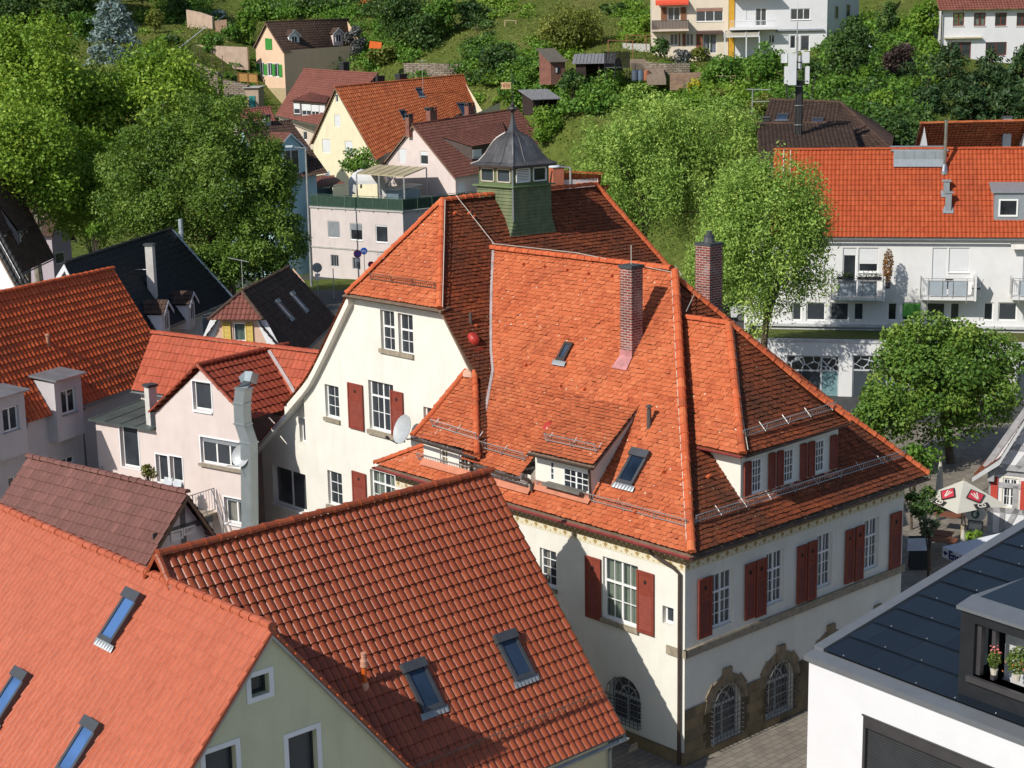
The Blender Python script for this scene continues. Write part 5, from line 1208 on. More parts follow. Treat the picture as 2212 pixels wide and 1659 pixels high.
def gable_dormer(h,px,py,w,hh,depth,wallm,tile,trim,yawd=None):
 """small gabled dormer standing on the right slope; (px,py) its front foot centre"""
 c=h['on'](px,py);d,n=h['d'],h['n'];o=c-Z*.2;m=MB()
 A,B=o-d*w/2,o+d*w/2;top=c+Z*(hh+w*.42)
 m.poly([A,B,B+Z*hh,top-Z*.0,A+Z*hh]);m.poly([A,A+Z*hh,A+Z*hh+n*depth,A+n*depth]);m.poly([B,B+Z*hh,B+Z*hh+n*depth,B+n*depth]);obj('dormer',m,wallm,h['root'])
 for s in (-1,1):
  e=c+d*s*(w/2+.18)+Z*(hh-.12)-n*.2;e2=e+n*(depth+.5);obj('roof',pantiles(quadfn(e,e2,top+n*(depth+.3)+Z*.05,top-n*.2+Z*.05),.22,.3,.03,.03,5),tile,h['root'])
  m=MB();m.slab([e-Z*.02,top-n*.2+Z*.02,top-n*.2-Z*.14,e-Z*.18],-n*.03);obj('verge_board',m,trim,h['root'])
 wd=Wall(o,d,-n,[],th=.05);window(h['root'],wd,-w*.28,w*.28,o[2]+.45,o[2]+hh+.05,nx=1,lights=2,hole=False,rec=-.01,frame=.06,mat=pvc,glass=dark_glass)
gable_dormer(h,731,95,1.5,1.35,2.2,pinkw,dbrown_t,white_sur)
gable_dormer(h,636,97,1.5,1.2,2.2,white_sur,dbrown_t,white_sur)
lblue=plaster('light_blue_render',(.42,.62,.68),(.3,.42,.46),.2)
h=ghouse('light_blue_house','light blue house half hidden by the walnut tree with dark brown roof',(520,271),141,42.4,(629,262),(585,395),(709,374),dbrown_t,dbrown_t,lblue)
P6=h;finish(h);
gable_dormer(h,630,382,3.0,2.5,2.5,lblue,brown_t,white_sur)
chim(h['root'],560,253,lin(h['p'],h['q'],.5),.6,flat('grey_render',(.40,.39,.37),.9),capstyle='open')
h=ghouse('small_red_roof_house','small house with dull red tiled roof squeezed between walnut tree and brown roof',(500,240),156,20,(585,232),(505,262),(597,262),brown2_t,brown2_t,pinkw);finish(h)
h=ghouse('terrace_outhouse','low outhouse with red brown tiled roof beside the roof terrace',(668,384),150,10,(722,382),(667,408),(745,396),brown2_t,brown2_t,lblue,base=0);finish(h)
h=ghouse('turquoise_house','narrow turquoise house with orange roof edge left of the flat roofed block',(612,405),152,35,(664,412),(600,470),(668,452),red_t,red_t,plaster('turquoise_render',(.36,.68,.70)),base=0)
win_px(h['root'],h['Wr'],(648,520),(656,495),nx=1,**W_);finish(h)
FBk=onz(870,458,6.15);uP=nrm(onz(670,447,6.15)-FBk);vP=left(uP);vP=vP if vP[1]>0 else -vP;vP=AX_B
LP=float(np.linalg.norm(onz(670,447,6.15)-FBk))
pk2=plaster('pink_grey_render',(.60,.53,.51),(.40,.35,.33),.3)
PB=thing('flat_roof_block','pinkish two storey flat roofed block with green railed roof terrace above the street','house',V3(*FBk[:2],0))
W1=Wall(FBk,uP,-left(-uP)if False else np.cross(uP,Z)*(-1 if np.cross(uP,Z)[1]>0 else 1),[[(0,0),(LP,0),(LP,6.1),(0,6.1)]],th=.2)
W2=Wall(FBk,vP,-uP,[[(0,0),(14,0),(14,6.1),(0,6.1)]],th=.2)
gyw=flat('grey_blind',(.22,.24,.26),.6)
win_px(PB,W1,(709,513),(733,478),nx=1,blind=1.0,blindm=gyw,**W_);win_px(PB,W1,(757,518),(782,483),nx=1,lights=1,blind=.4,blindm=gyw,sill=(.06,.05,.04),**W_);win_px(PB,W1,(812,523),(837,487),nx=1,blind=.06,blindm=blindw,sill=(.06,.05,.04),**W_)
for (bl,tr)in (((715,575),(731,551)),((762,581),(778,557))):win_px(PB,W1,bl,tr,nx=3,mun=.03,mat=flat('grey_frame',(.42,.43,.44),.5),glass=dark_glass,frame=.05,rec=.1)
m=MB();W1.build(m);W2.build(m);e=FBk+uP*LP;m.poly([V3(*e[:2],0),V3(*(e+vP*14)[:2],0),V3(*(e+vP*14)[:2],6.1),V3(*e[:2],6.1)]);obj('wall',m,pk2,PB)
m=MB();m.slab([V3(*(FBk-uP*.1-vP*.1)[:2],6.1),V3(*(FBk+uP*(LP+.1)-vP*.1)[:2],6.1),V3(*(FBk+uP*(LP+.1)+vP*14)[:2],6.1),V3(*(FBk-uP*.1+vP*14)[:2],6.1)],Z*.14);zl=W1.uz(760,540)[1];W1.bx(m,0,LP,zl,zl+.12,.003,.07);obj('roof_slab',m,flat('grey_render',(.40,.39,.37),.9),PB)
gmesh=flat('green_mesh',(.018,.055,.035),.7,var=.2);gsteel=flat('green_steel',(.10,.16,.12),.5,.2)
m=MB();z0_=6.24
for (o_,u_,L_)in ((FBk,uP,LP),(FBk,vP,10.5)):
 b0=V3(*o_[:2],z0_)
 m.box(b0+Z*.08,u_*L_,np.cross(u_,Z)*.01,Z*.86,mi=1)
 for zz in (.06,.95,1.08):m.tube([b0+Z*zz,b0+u_*L_+Z*zz],.025,4)
 sidev=-vP if u_ is uP else -uP
 for i in range(int(L_/.14)):
  q=b0+u_*(i*.14)+sidev*.02;m.box(q+Z*.08,u_*.025,sidev*.012,Z*.86)
 for i in range(int(L_/1.6)+1):q=b0+u_*min(i*1.6,L_)+sidev*.03;m.tube([q-Z*.3,q+Z*1.1],.03,4)
obj('railing',m,[gsteel,gmesh],PB)
T0=lambda u,v,z=6.24:V3(*FBk[:2],0)+uP*u+vP*v+Z*z
def tpx(x,y,z=6.24):p=onz(x,y,z);return p
pgl=[ony(770,376,144),ony(872,383,139.5),ony(921,363,147),ony(815,357,151.5)]
PG=thing('pergola','beige flat canopy on grey posts over the roof terrace seating','canopy',V3(*np.mean(pgl,axis=0)[:2],6.24))
zc_=np.mean([q[2]for q in pgl]);
m=MB();m.slab(pgl,Z*.08);obj('canopy_roof',m,flat('beige_panels',(.46,.40,.24),.5,var=.15,scale=1),PG)
for i in range(6):pass
m=MB()
for i in range(7):t=i/6;m.tube([lin(pgl[0],pgl[1],t)+Z*.09,lin(pgl[3],pgl[2],t)+Z*.09],.03,4)
obj('rafters',m,flat('beige_rib',(.30,.26,.17),.6),PG)
for q in (pgl[0],lin(pgl[0],pgl[1],.48),pgl[1]-V3(0,0,0),pgl[2]):m=MB();m.box(V3(q[0]-.06,q[1]-.06,6.24),V3(.12,0,0),V3(0,.12,0),Z*(q[2]-6.24));obj('post',m,galv,PG)
def tent():
 c=onz(778,428,6.24)+V3(.6,2.5,0);t=thing('party_tent','white dome shaped garden pavilion tent on the roof terrace','tent',c);m=MB()
 for s in range(4):
  a0,a1=[(-1,-1),(1,-1),(1,1),(-1,1)][s],[(-1,-1),(1,-1),(1,1),(-1,1)][(s+1)%4]
  for k in range(6):
   f=lambda t:(math.cos(t*math.pi/2)**.6*1.7,1.2+1.25*math.sin(t*math.pi/2));r0,h0=f(k/6);r1,h1=f((k+1)/6)
   m.add([c+V3(a0[0]*r0,a0[1]*r0,h0),c+V3(a1[0]*r0,a1[1]*r0,h0),c+V3(a1[0]*r1,a1[1]*r1,h1),c+V3(a0[0]*r1,a0[1]*r1,h1)],[(0,1,2,3)])
 obj('tent_roof',m,flat('white_canvas',(.70,.71,.72),.8,var=.04),t)
 for (sx,sy)in ((-1,-1),(1,-1),(1,1),(-1,1)):m=MB();m.slab([c+V3(sx*1.7,sy*1.7,0),c+V3(sx*1.7-sx*.28,sy*1.7,0),c+V3(sx*1.7-sx*.45,sy*1.65,1.5),c+V3(sx*1.7,sy*1.7,1.5)],V3(0,.05,0));obj('leg',m,MATS['white_canvas'],t)
tent()
bxp=onz(838,432,6.24);BX=thing('storage_box','blue grey metal storage box with ribbed sides behind the green railing','storage box',bxp)
corr=flat('blue_grey_sheet',(.20,.27,.33),.45,.3);m=MB();o_=bxp+vP*.5
for i in range(9):m.box(o_+AX_A*(-.9+i*.2)-Z*0,AX_A*.16,AX_B*.03,Z*.9)
m.box(o_-AX_A*.9+AX_B*.03,AX_A*1.8,AX_B*2.6,Z*.9);obj('body',m,corr,BX);m=MB();m.slab([o_-AX_A*1.0-AX_B*.1+Z*.9,o_+AX_A*1.0-AX_B*.1+Z*.9,o_+AX_A*1.0+AX_B*2.8+Z*1.2,o_-AX_A*1.0+AX_B*2.8+Z*1.2],Z*.06);obj('lid',m,flat('pale_lid',(.42,.50,.55),.5),BX)
chair_m=flat('grey_fabric_chair',(.20,.21,.22),.7);tube_m=flat('silver_tube',(.45,.45,.46),.35,.6)
def gchair(loc,yaw,label,group=None,seatm=None):
 t=thing('garden_chair',label,'chair',loc,group);d=yawv(yaw);n=left(d)
 m=MB();m.slab([loc+d*.22+n*.22+Z*.44,loc+d*.22-n*.22+Z*.44,loc-d*.22-n*.22+Z*.42,loc-d*.22+n*.22+Z*.42],Z*.03);obj('seat',m,seatm or chair_m,t)
 m=MB();m.slab([loc-d*.22+n*.22+Z*.46,loc-d*.22-n*.22+Z*.46,loc-d*.36-n*.22+Z*.98,loc-d*.36+n*.22+Z*.98],-d*.02);obj('backrest',m,seatm or chair_m,t)
 for s in (-1,1):
  for e in (-1,1):m=MB();m.tube([loc+d*e*.26+n*s*.25,loc+d*e*.2+n*s*.24+Z*.45],.018,5);obj('leg',m,tube_m,t)
  m=MB();m.tube([loc+d*.24+n*s*.26+Z*.44,loc+d*.22+n*s*.26+Z*.66,loc-d*.27+n*s*.26+Z*.66],.018,5);obj('armrest',m,tube_m,t)
 return t
gchair(onz(797,427,6.24)+AX_B*3.2,200,'grey garden chair under the beige canopy nearest the tent','terrace chairs');gchair(onz(815,431,6.24)+AX_B*3,150,'grey garden chair under the beige canopy nearest the blue box','terrace chairs')
oran2=tilemat('orange_red_pantiles',(.52,.080,.018),(.64,.115,.026),(.72,.16,.045),(.14,.04,.02),.5,.5,0,.6,.35,(.52,.8),.1,butt=(.045,.018,.01))
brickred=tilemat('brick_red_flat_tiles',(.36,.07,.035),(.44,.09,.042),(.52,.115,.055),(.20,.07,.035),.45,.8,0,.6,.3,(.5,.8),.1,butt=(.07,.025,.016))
brickred_d=tilemat('red_tiles_painted_shade',(.24,.045,.022),(.32,.06,.028),(.40,.085,.036),(.09,.035,.02),.55,.8,0,.6,.3,(.5,.8),.1,butt=(.035,.016,.01))  # darker copy of the brick red tiles, right slope's shade mixed into colour
mauve=tilemat('mauve_brown_tiles',(.17,.075,.062),(.205,.09,.074),(.25,.11,.09),(.10,.06,.04),.45,.9,0,.5,.35,(.5,.8),butt=(.05,.028,.022))
bluegrey=plaster('blue_grey_render',(.52,.50,.52),(.33,.30,.28),.35)
rose=plaster('light_rose_render',(.66,.565,.535),(.44,.37,.33),.22)
p_=onz(0,635,10.0);q_=onz(245,582,10.0);dH=nrm(q_-p_);nH=left(dH)
h=ghouse('orange_roof_house','left edge house with orange red pantile roof and blue grey shaded wall with dormers',(0,635),p_[1],66,(245,582),(146,887),(381,805),oran2,oran2,bluegrey,ov=.25,roll=.235,row=.36,base=0,amp=.07)
H1=h
p0_=h['p']-h['d']*6;
obj('roof',pantiles(quadfn(h['pr']-h['d']*6,h['pr'],h['p'],h['p']-h['d']*6),.235,.36,.07,.035,7),oran2,h['root']);m=MB();caps(h['p']-h['d']*6+Z*.04,h['p']+Z*.04,.11,.38,m);obj('ridge_tiles',m,oran2,h['root'])
h['Wg'].polys=[];h['Wr'].polys=[[(-6,0),(h['L']-.4,0),(h['L']-.4,h['Wr'].polys[0][2][1]),(-6,h['Wr'].polys[0][2][1])]]
for (bl,tr)in (((132,1010),(160,982)),((20,1066),(45,1022))):win_px(h['root'],h['Wr'],bl,tr,nx=1,lights=2,**W_)
finish(h)
for (bx0,bx1,top,wl0,wl1,pr_)in (((25,910),(52,862),None,(9,937),(39,874),None),((0,0),(0,0),None,(135,898),(163,836),None)):
 Wd=Wall(h['Wr'].O+(-h['n'])*.46,h['d'],-h['n'],[],th=.18)
 (u0,z0),(u1,z1)=Wd.uz(*wl0),Wd.uz(*wl1)
 Wd.polys=[[(u0-.35,z0-1.0),(u1+.35,z0-1.0),(u1+.35,z1+.45),(u0-.35,z1+.45)]]
 k2=dict(W_);k2['rec']=.14;window(h['root'],Wd,u0,u1,z0,z1,nx=1,lights=2,sill=(.06,.04,.03),sillm=zinc,**k2)
 m=MB();Wd.build(m)
 for uu in (u0-.35,u1+.35):m.slab([Wd.pt(uu,z0-1.0),Wd.pt(uu,z1+.45),Wd.pt(uu,z1+.45,-2.6),Wd.pt(uu,z0-1.0,-2.6)],h['d']*.015)
 obj('dormer',m,bluegrey,h['root'])
 m=MB();m.slab([Wd.pt(u0-.5,z1+.46,.22),Wd.pt(u1+.5,z1+.46,.22),Wd.pt(u1+.5,z1+.75,-2.6),Wd.pt(u0-.5,z1+.75,-2.6)],Z*.07);obj('dormer_roof',m,zinc,h['root'])
m=MB()
for (x,y)in ((61,905),(186,865)):p=onp(x,y,h['pr'],h['n']);f=p+h['n']*.3;m.tube([p,p+h['n']*.12-Z*.35,f-Z*.5,V3(*f[:2],0)-h['n']*.14],.05,6)
obj('downpipe',m,flat('slate_blue_pipe',(.10,.115,.13),.5,.2),h['root'])
p=h['on'](104,748);m=MB();m.tube([p-Z*.1,p+Z*.45],.07,8);m.lathe(p+Z*.42,[(.10,0),(.10,.06),(.04,.10)],8);obj('vent_pipe',m,flat('clay_vent',(.42,.22,.14),.8),h['root'])
m=guard(h['on'](195,842),h['on'](338,788),-h['n'],h=.18,step=.16);obj('snow_guard',m,rust_bar,h['root'])
p_=onz(694,765,8.0);q_=onz(329,721,8.0);d2_=nrm(p_-q_)
h=ghouse('rose_house','light rose house with brick red roof, cross gable, balcony and picture windows',(329,721),q_[1],math.degrees(math.atan2(d2_[1],d2_[0])),(694,765),(284,842),None,brickred,brickred,rose,roll=.24,row=.36,kind='rib',amp=.03,base=0,ov=.2)
H2=h
finish(h)
dX=left(h['d']);
if dX[1]<0:dX=-dX
ga_=onz(426,792,7.9);gR=ga_+dX*4.9
fL=onp(325,893,ga_,dX);fR=onp(536,909,ga_,dX)
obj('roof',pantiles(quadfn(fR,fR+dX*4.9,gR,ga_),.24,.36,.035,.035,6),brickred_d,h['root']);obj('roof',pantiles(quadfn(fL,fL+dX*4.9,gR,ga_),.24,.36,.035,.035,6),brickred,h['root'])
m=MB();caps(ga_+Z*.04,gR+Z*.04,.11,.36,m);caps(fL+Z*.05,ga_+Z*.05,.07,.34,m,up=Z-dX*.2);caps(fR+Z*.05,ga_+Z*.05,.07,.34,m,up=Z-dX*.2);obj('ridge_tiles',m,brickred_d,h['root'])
wX=abs((fL-ga_)@h['d'])
Wx=Wall(ga_+dX*.15,h['d'],-dX,[[(-wX+.1,0),(wX+.6,0),(wX+.6,fL[2]-.1),(wX-.12,fL[2]),(0,ga_[2]-.15),(-wX+.1,fL[2]-.02)]],th=.22)
Wx.polys=[[(-wX+.1,0),(wX-.1,0),(wX-.1,fL[2]-.02),(0,ga_[2]-.15),(-wX+.1,fL[2]-.02)],[]]
uR=Wx.uz(549,1000)[0];sR=(ga_[2]-fR[2])/abs(float((fR-ga_)@h['d']))
Wx.polys=[[(-wX+.1,0),(uR,0),(uR,ga_[2]-.15-sR*uR),(0,ga_[2]-.15),(-wX+.1,fL[2]-.02)]]
uL=Wx.uz(210,960)[0];zL=Wx.uz(330,928)[1]
Wx.polys.append([(uL,0),(-wX+.1,0),(-wX+.1,zL),(uL,zL)])
win_px(h['root'],Wx,(419,884),(455,828),nx=1,frame=.06,rec=.16,mat=pvc,glass=dark_glass,casing=.05,casem=white_sur,sill=(.07,.08,.02),sillm=white_sur)
win_px(h['root'],Wx,(436,999),(524,958),nx=1,lights=3,frame=.06,rec=.14,mat=pvc,glass=dark_glass,casing=.06,casem=white_sur,sill=(.14,.1,.06),sillm=stone,blind=.16,blindm=gyw)
win_px(h['root'],Wx,(264,1007),(297,923),nx=1,lights=1,frame=.06,rec=.18,mat=pvc,glass=dark_glass,casing=.05,casem=white_sur)
win_px(h['root'],Wx,(340,1040),(362,985),nx=1,lights=1,frame=.06,rec=.18,mat=pvc,glass=dark_glass,casing=.05,casem=white_sur);win_px(h['root'],Wx,(370,1040),(393,989),nx=1,lights=1,frame=.06,rec=.18,mat=pvc,glass=dark_glass,casing=.05,casem=white_sur)
win_px(h['root'],Wx,(487,1128),(532,1082),nx=1,lights=2,frame=.06,rec=.16,mat=pvc,glass=tglass,casing=.05,casem=white_sur,curtain=(cur,.45,.45),blind=.1,blindm=gyw,sill=(.08,.05,.03),sillm=white_sur)
m=MB();Wx.build(m);m.poly([Wx.pt(uL,0),Wx.pt(uL,zL),Wx.pt(uL,zL,-5),Wx.pt(uL,0,-5)]);obj('wall',m,rose,h['root'])
m=MB();m.slab([Wx.pt(uL-.15,zL,.25),Wx.pt(-wX+.05,zL,.25),Wx.pt(-wX+.05,zL+.35,-3.2),Wx.pt(uL-.15,zL+.35,-3.2)],Z*.06)
for k in range(5):u_=uL+(-wX-uL)*k/4;m.tube([Wx.pt(u_,zL+.07,.25),Wx.pt(u_,zL+.42,-3.2)],.02,4)
obj('flat_roof',m,flat('green_grey_sheet',(.10,.125,.115),.5,.3,var=.25,scale=1),h['root'])
p=onp(327,878,Wx.pt(0,0,-.3),dX);chim(h['root'],327,828,p,.34,flat('pale_render_chimney',(.55,.53,.50),.9),capw=.05)
m=MB();vp_=[gR-Z*.05,lin(gR,fR+dX*4.9,.5),fR+dX*4.9];
vpx=[onp(x,y,h['pr'],h['nn'])+h['nn']*.07 for (x,y)in ((578,757),(600,792),(623,829),(634,850))]
for i in range(3):m.slab([vpx[i],vpx[i]+h['d']*.22,vpx[i+1]+h['d']*.22,vpx[i+1]],h['nn']*.01)
obj('valley_flashing',m,flat('pale_lead',(.52,.48,.50),.5),h['root'])
zB=2.35
bc=[onz(x,y,zB)for (x,y)in ((228,1052),(345,1082),(421,1095),(466,1062))]
Bp=lambda u,d_:Wx.pt(u,zB,d_)
ub0,ub1,dB=Wx.uz(225,1010)[0],Wx.uz(466,1050)[0],2.3
m=MB();m.slab([Bp(ub0,.0),Bp(ub1,.0),Bp(ub1,dB),Bp(ub0,dB)],-Z*.22);obj('balcony',m,flat('balcony_slab',(.34,.28,.20),.8,var=.2),h['root'])
m=MB()
for (a,b_)in ((Bp(ub0,dB),Bp(ub1,dB)),(Bp(ub1,dB),Bp(ub1,.1)),(Bp(ub0,dB),Bp(ub0,.1))):
 for zz in (.12,.95):m.tube([a+Z*zz,b_+Z*zz],.02,5)
 L_=np.linalg.norm(b_-a);n_=int(L_/.13)
 for i in range(n_+1):q=lin(a,b_,i/n_);m.tube([q+Z*.12,q+Z*.95],.008 if i%8 else .022,4,cap=False)
m.tube([Bp(ub1+.1,.3)+Z*.95,Bp(ub1+.9,.3)-Z*1.0],.02,5);m.tube([Bp(ub1+.1,.9)+Z*.95,Bp(ub1+.9,.9)-Z*1.0],.02,5)
obj('railing',m,flat('zinc_railing',(.30,.32,.34),.4,.6),h['root'])
tb=onp(352,1062,Bp(0,0),Z)+dX*.0;tb=Bp((ub0+ub1)/2+.2,1.1)
TB=thing('garden_table','dark topped metal table on the rose house balcony','table',tb);m=MB();m.box(tb-h['d']*.85-dX*.45+Z*.70,h['d']*1.7,dX*.9,Z*.04);obj('tabletop',m,flat('dark_tabletop',(.13,.125,.13),.35,.2),TB)
for (a,b_)in ((-1,-1),(1,-1),(1,1),(-1,1)):m=MB();q=tb+h['d']*a*.78+dX*b_*.38;m.box(q-V3(.025,.025,0),V3(.05,0,0),V3(0,.05,0),Z*.7);obj('leg',m,tube_m,TB)
lightfab=flat('pale_blue_fabric',(.50,.53,.57),.7)
wy=math.degrees(math.atan2(dX[1],dX[0]))
gchair(tb+h['d']*.35+dX*.75,wy+180,'pale sling garden chair behind the balcony table on its left','balcony chairs',lightfab);gchair(tb+h['d']*.95+dX*.65,wy+180,'pale sling garden chair behind the balcony table on its right','balcony chairs',lightfab)
gchair(tb-h['d']*1.25,wy-90,'garden chair at the left end of the balcony table by the potted shrub','balcony chairs',lightfab);gchair(tb+h['d']*1.45+dX*.1,wy+100,'brown garden chair at the railing end of the balcony table','balcony chairs',flat('brown_fabric',(.22,.17,.14),.8))
fp=[onp(x,y,Wx.pt(0,0,.32),dX)for (x,y)in ((527,838),(523,870),(525,915),(538,955),(540,1140))]
FL=thing('steel_flue','tall square grey metal flue duct rising between rose house and cream annex','flue',V3(*fp[4][:2],0));duct=flat('duct_metal',(.34,.385,.41),.4,.6,var=.15,scale=1.5)
m=MB()
fp2=[V3(*fp[4][:2],0)]+fp[::-1]
for i in range(len(fp2)-1):
 a,b_=fp2[i],fp2[i+1];w_=.24
 m.hexa([a-h['d']*w_-dX*.2,a+h['d']*w_-dX*.2,a+h['d']*w_+dX*.2,a-h['d']*w_+dX*.2,b_-h['d']*w_-dX*.2,b_+h['d']*w_-dX*.2,b_+h['d']*w_+dX*.2,b_-h['d']*w_+dX*.2])
 m.box(b_-h['d']*.27-dX*.23-Z*.03,h['d']*.54,dX*.46,Z*.06)
obj('duct',m,duct,FL);m=MB();t_=fp[0]
pts_=[t_+Z*.0,t_+Z*.28+h['d']*.05,t_+Z*.42+h['d']*.25,t_+Z*.42+h['d']*.55];m.tube(pts_,.26,4);obj('duct_outlet',m,duct,FL)
pd=onp(519,985,Wx.pt(0,0,.55),dX);DS=thing('satellite_dish','small grey satellite dish beside the steel flue on the rose wall','dish',pd)
m,x_,y_=dish(pd,V3(-.45,-.9,.35),.40,None,None);obj('reflector',m,MATS['dish_grey'],DS);m=MB();m.tube([pd+V3(.1,.2,-.1),pd+V3(.12,.5,-.2)],.025,5);m.tube([pd-y_*.38,pd+V3(-.4,-.6,-.2)],.015,4);obj('arm',m,MATS['dark_metal'],DS)
p_=onz(60,988,6.0);q_=onz(405,1068,6.0);d5=nrm(p_-q_)
h=ghouse('half_timbered_barn','mauve brown roofed barn with grey half timbered gable behind the salmon roof',(405,1068),q_[1],math.degrees(math.atan2(d5[1],d5[0])),(60,988),(472,1163),None,mauve,mauve,flat('pale_infill',(.66,.66,.65),.9,var=.06),roll=.23,row=.36,kind='rib',amp=.03,base=0,fl=(316,1222))
Wg=h['Wg'];timber=flat('grey_timber',(.13,.14,.135),.8,var=.2,scale=5)
for (bl,tr)in (((373,1165),(391,1146)),((400,1152),(418,1138)),((374,1199),(392,1181)),((401,1189),(419,1171))):win_px(h['root'],Wg,bl,tr,nx=1,frame=.09,rec=.05,mat=pvc,glass=dark_glass,casing=.07,casem=pvc)
finish(h)
m=MB();tp=h['p'][2]-.16;wv_=h['w']
for (a,b_)in (((0,tp-.1),(0,0)),((-wv_+.5,3.4),(wv_-.5,3.4)),((-wv_+.4,4.3),(wv_-.9,4.3)),((-1.2,4.9),(1.2,4.9)),((-1.5,3.4),(-1.5,0)),((1.5,3.4),(1.5,0)),((-1.0,4.3),(-1.0,1.5)),((1.0,4.3),(1.0,1.5)),((-2.4,3.4),(-1.5,1.6)),((2.4,3.4),(1.5,1.6)),((-wv_+.3,2.2),(wv_-.3,2.2))):
 A,B=Wg.pt(*a,.004),Wg.pt(*b_,.004);dd_=nrm(B-A);sd_=np.cross(dd_,Wg.n);m.slab([A-sd_*.1,B-sd_*.1,B+sd_*.1,A+sd_*.1],Wg.n*.012)
obj('timber_frame',m,timber,h['root'])
p_=onz(140,570,9.0);q_=onz(370,496,9.0);d3=nrm(q_-p_)
h=ghouse('black_roof_house','house with a large black tiled roof, tall pale chimney and two tiny dormers',(140,570),p_[1],math.degrees(math.atan2(d3[1],d3[0])),(370,496),(236,760),(504,646),black_t,black_t,plaster('white_blue_render',(.72,.74,.78)),base=0,fl=(95,640),roll=.28,row=.36,amp=.03)
H3=h;finish(h)
m=MB();m.tube([h['q']+Z*.02,h['qr']+Z*.02],.10,6);obj('verge_capping',m,flat('pale_blue_zinc',(.44,.50,.54),.45,.4),h['root'])
m=MB();m.slab([h['pl']-Z*.05-h['d']*.06,h['p']-h['d']*.06,h['p']-Z*.35-h['d']*.06,h['pl']-Z*.4-h['d']*.06],-h['d']*.05);m.slab([h['pr']-Z*.05-h['d']*.06,h['p']-h['d']*.06,h['p']-Z*.35-h['d']*.06,h['pr']-Z*.4-h['d']*.06],-h['d']*.05);obj('verge_board',m,white_sur,h['root'])
cb_=h['on'](330,634);chim(h['root'],325,525,cb_,.42,flat('pale_render_chimney',(.55,.53,.50),.9),capw=.07,d=h['d'],sink=.4)
m=MB();zz=zon(328,581,cb_);m.tube([V3(cb_[0]-1.3,cb_[1],zz),V3(cb_[0],cb_[1]-.1,zz-.02)],.03,5);obj('stay_rod',m,galv,h['root'])
q=h['q']+h['n']*-.5+h['d']*.3;m=MB();zz=zon(395,473,q);m.tube([q-Z*1.5,V3(*q[:2],zz)],.14,10);m.tube([V3(*q[:2],zz-.9),V3(*q[:2],zz-.75)],.17,10);obj('flue',m,MATS['pale_blue_zinc'],h['root'])
gable_dormer(h,415,700,1.2,1.35,1.6,white_sur,dbrown_t,white_sur);gable_dormer(h,360,722,1.2,1.35,1.6,white_sur,dbrown_t,white_sur)
p_=onz(522,632,7.0);q_=onz(625,578,7.0);d4=nrm(q_-p_);yl=flat('yellow_shutter',(.62,.45,.10),.6,var=.06)
peach2=plaster('salmon_render',(.66,.45,.34),(.45,.31,.24),.15)
y4=math.degrees(math.atan2(d4[1],d4[0]));
h=ghouse('yellow_shutter_house','small half hipped house with dark brown roof, yellow shutters and two rooflights',(522,632),p_[1],y4,(625,578),(640,775),(729,690),dbrown_t,dbrown_t,peach2,base=0,verge=-.9,roll=.24,row=.36,fl=None)
H4=h
dd4,nn4,pp4=h['d'],h['n'],h['p'];hwid=1.45;zh=pp4[2]-1.25
hl,hr=pp4-dd4*1.35+nn4*hwid,pp4-dd4*1.35-nn4*hwid;hl[2]=hr[2]=zh
for s,e in ((-1,h['pr']),(1,h['pl'])):
 f0_=e-dd4*1.2;ff=pp4-dd4*1.2
 obj('roof',pantiles(quadfn(f0_,e,pp4,ff),.24,.36,.04,.035,6),dbrown_t,h['root'],clips=[vplane(pp4,hr if s<0 else hl,e+dd4*1.0)])
obj('roof',pantiles(quadfn(hr,hl,pp4+nn4*hwid,pp4-nn4*hwid),.24,.36,.04,.035,6),brown2_t,h['root'],clips=[vplane(pp4,hr,pp4-dd4*1.3),vplane(pp4,hl,pp4-dd4*1.3)])
m=MB();caps(hr+Z*.03,pp4+Z*.05,.10,.36,m);caps(hl+Z*.03,pp4+Z*.05,.10,.36,m);obj('ridge_tiles',m,dbrown_t,h['root'])
h['Wg'].polys=[[(-h['w']+.3,0),(h['w']-.3,0),(h['w']-.3,h['Wg'].polys[0][2][1]),(hwid+.05,zh-.05),(-hwid-.05,zh-.05),(-h['w']+.3,h['Wg'].polys[0][2][1])]]
win_px(h['root'],h['Wg'],(505,738),(530,697),nx=1,frame=.07,rec=.1,mat=pvc,glass=tglass,curtain=(flat('mint_curtain',(.40,.55,.48),.9,var=.1),.5,.5),sill=(.07,.06,.03),sillm=yl)
for (a,b_)in (((483,735),(498,696)),((532,738),(546,697))):u0,z0=h['Wg'].uz(*a);u1,z1=h['Wg'].uz(*b_);louvre(h['Wg'],min(u0,u1),max(u0,u1),min(z0,z1),max(z0,z1),mats=yl,root=h['root'],solid=.02,hole=False)
finish(h)
m=MB();Wg=h['Wg'];
for s in (-1,1):m=MB();m.slab([Wg.pt(s*(hwid+.05),zh-.06,.004),Wg.pt(s*(hwid-.5),zh-.06,.004),Wg.pt(s*(h['w']-.95),Wg.polys[0][0][1]+h['pr'][2]+.2,.004),Wg.pt(s*(h['w']-.3),Wg.polys[0][2][1],.004)],Wg.n*.006);obj('painted_band',m,white_sur,h['root'])
for (x,y)in ((627,690),(658,672)):sloof(h,x,y,.62,1.2,t=.1,glass=blue,frame=flat('pale_skylight_frame',(.30,.31,.32),.5,.3))
q=h['p']+h['n']*.1+h['d']*.6;m=MB();zz=zon(532,560,q);m.tube([q,V3(*q[:2],zz)],.02,4);m.tube([V3(q[0]-.7,q[1],zz+.1),V3(q[0]+.4,q[1],zz-.15)],.018,4)
for k in range(6):m.tube([V3(q[0]-.6+k*.18,q[1]-.25,zz+.08-k*.04),V3(q[0]-.6+k*.18,q[1]+.25,zz+.08-k*.04)],.008,3)
obj('aerial',m,galv,h['root'])
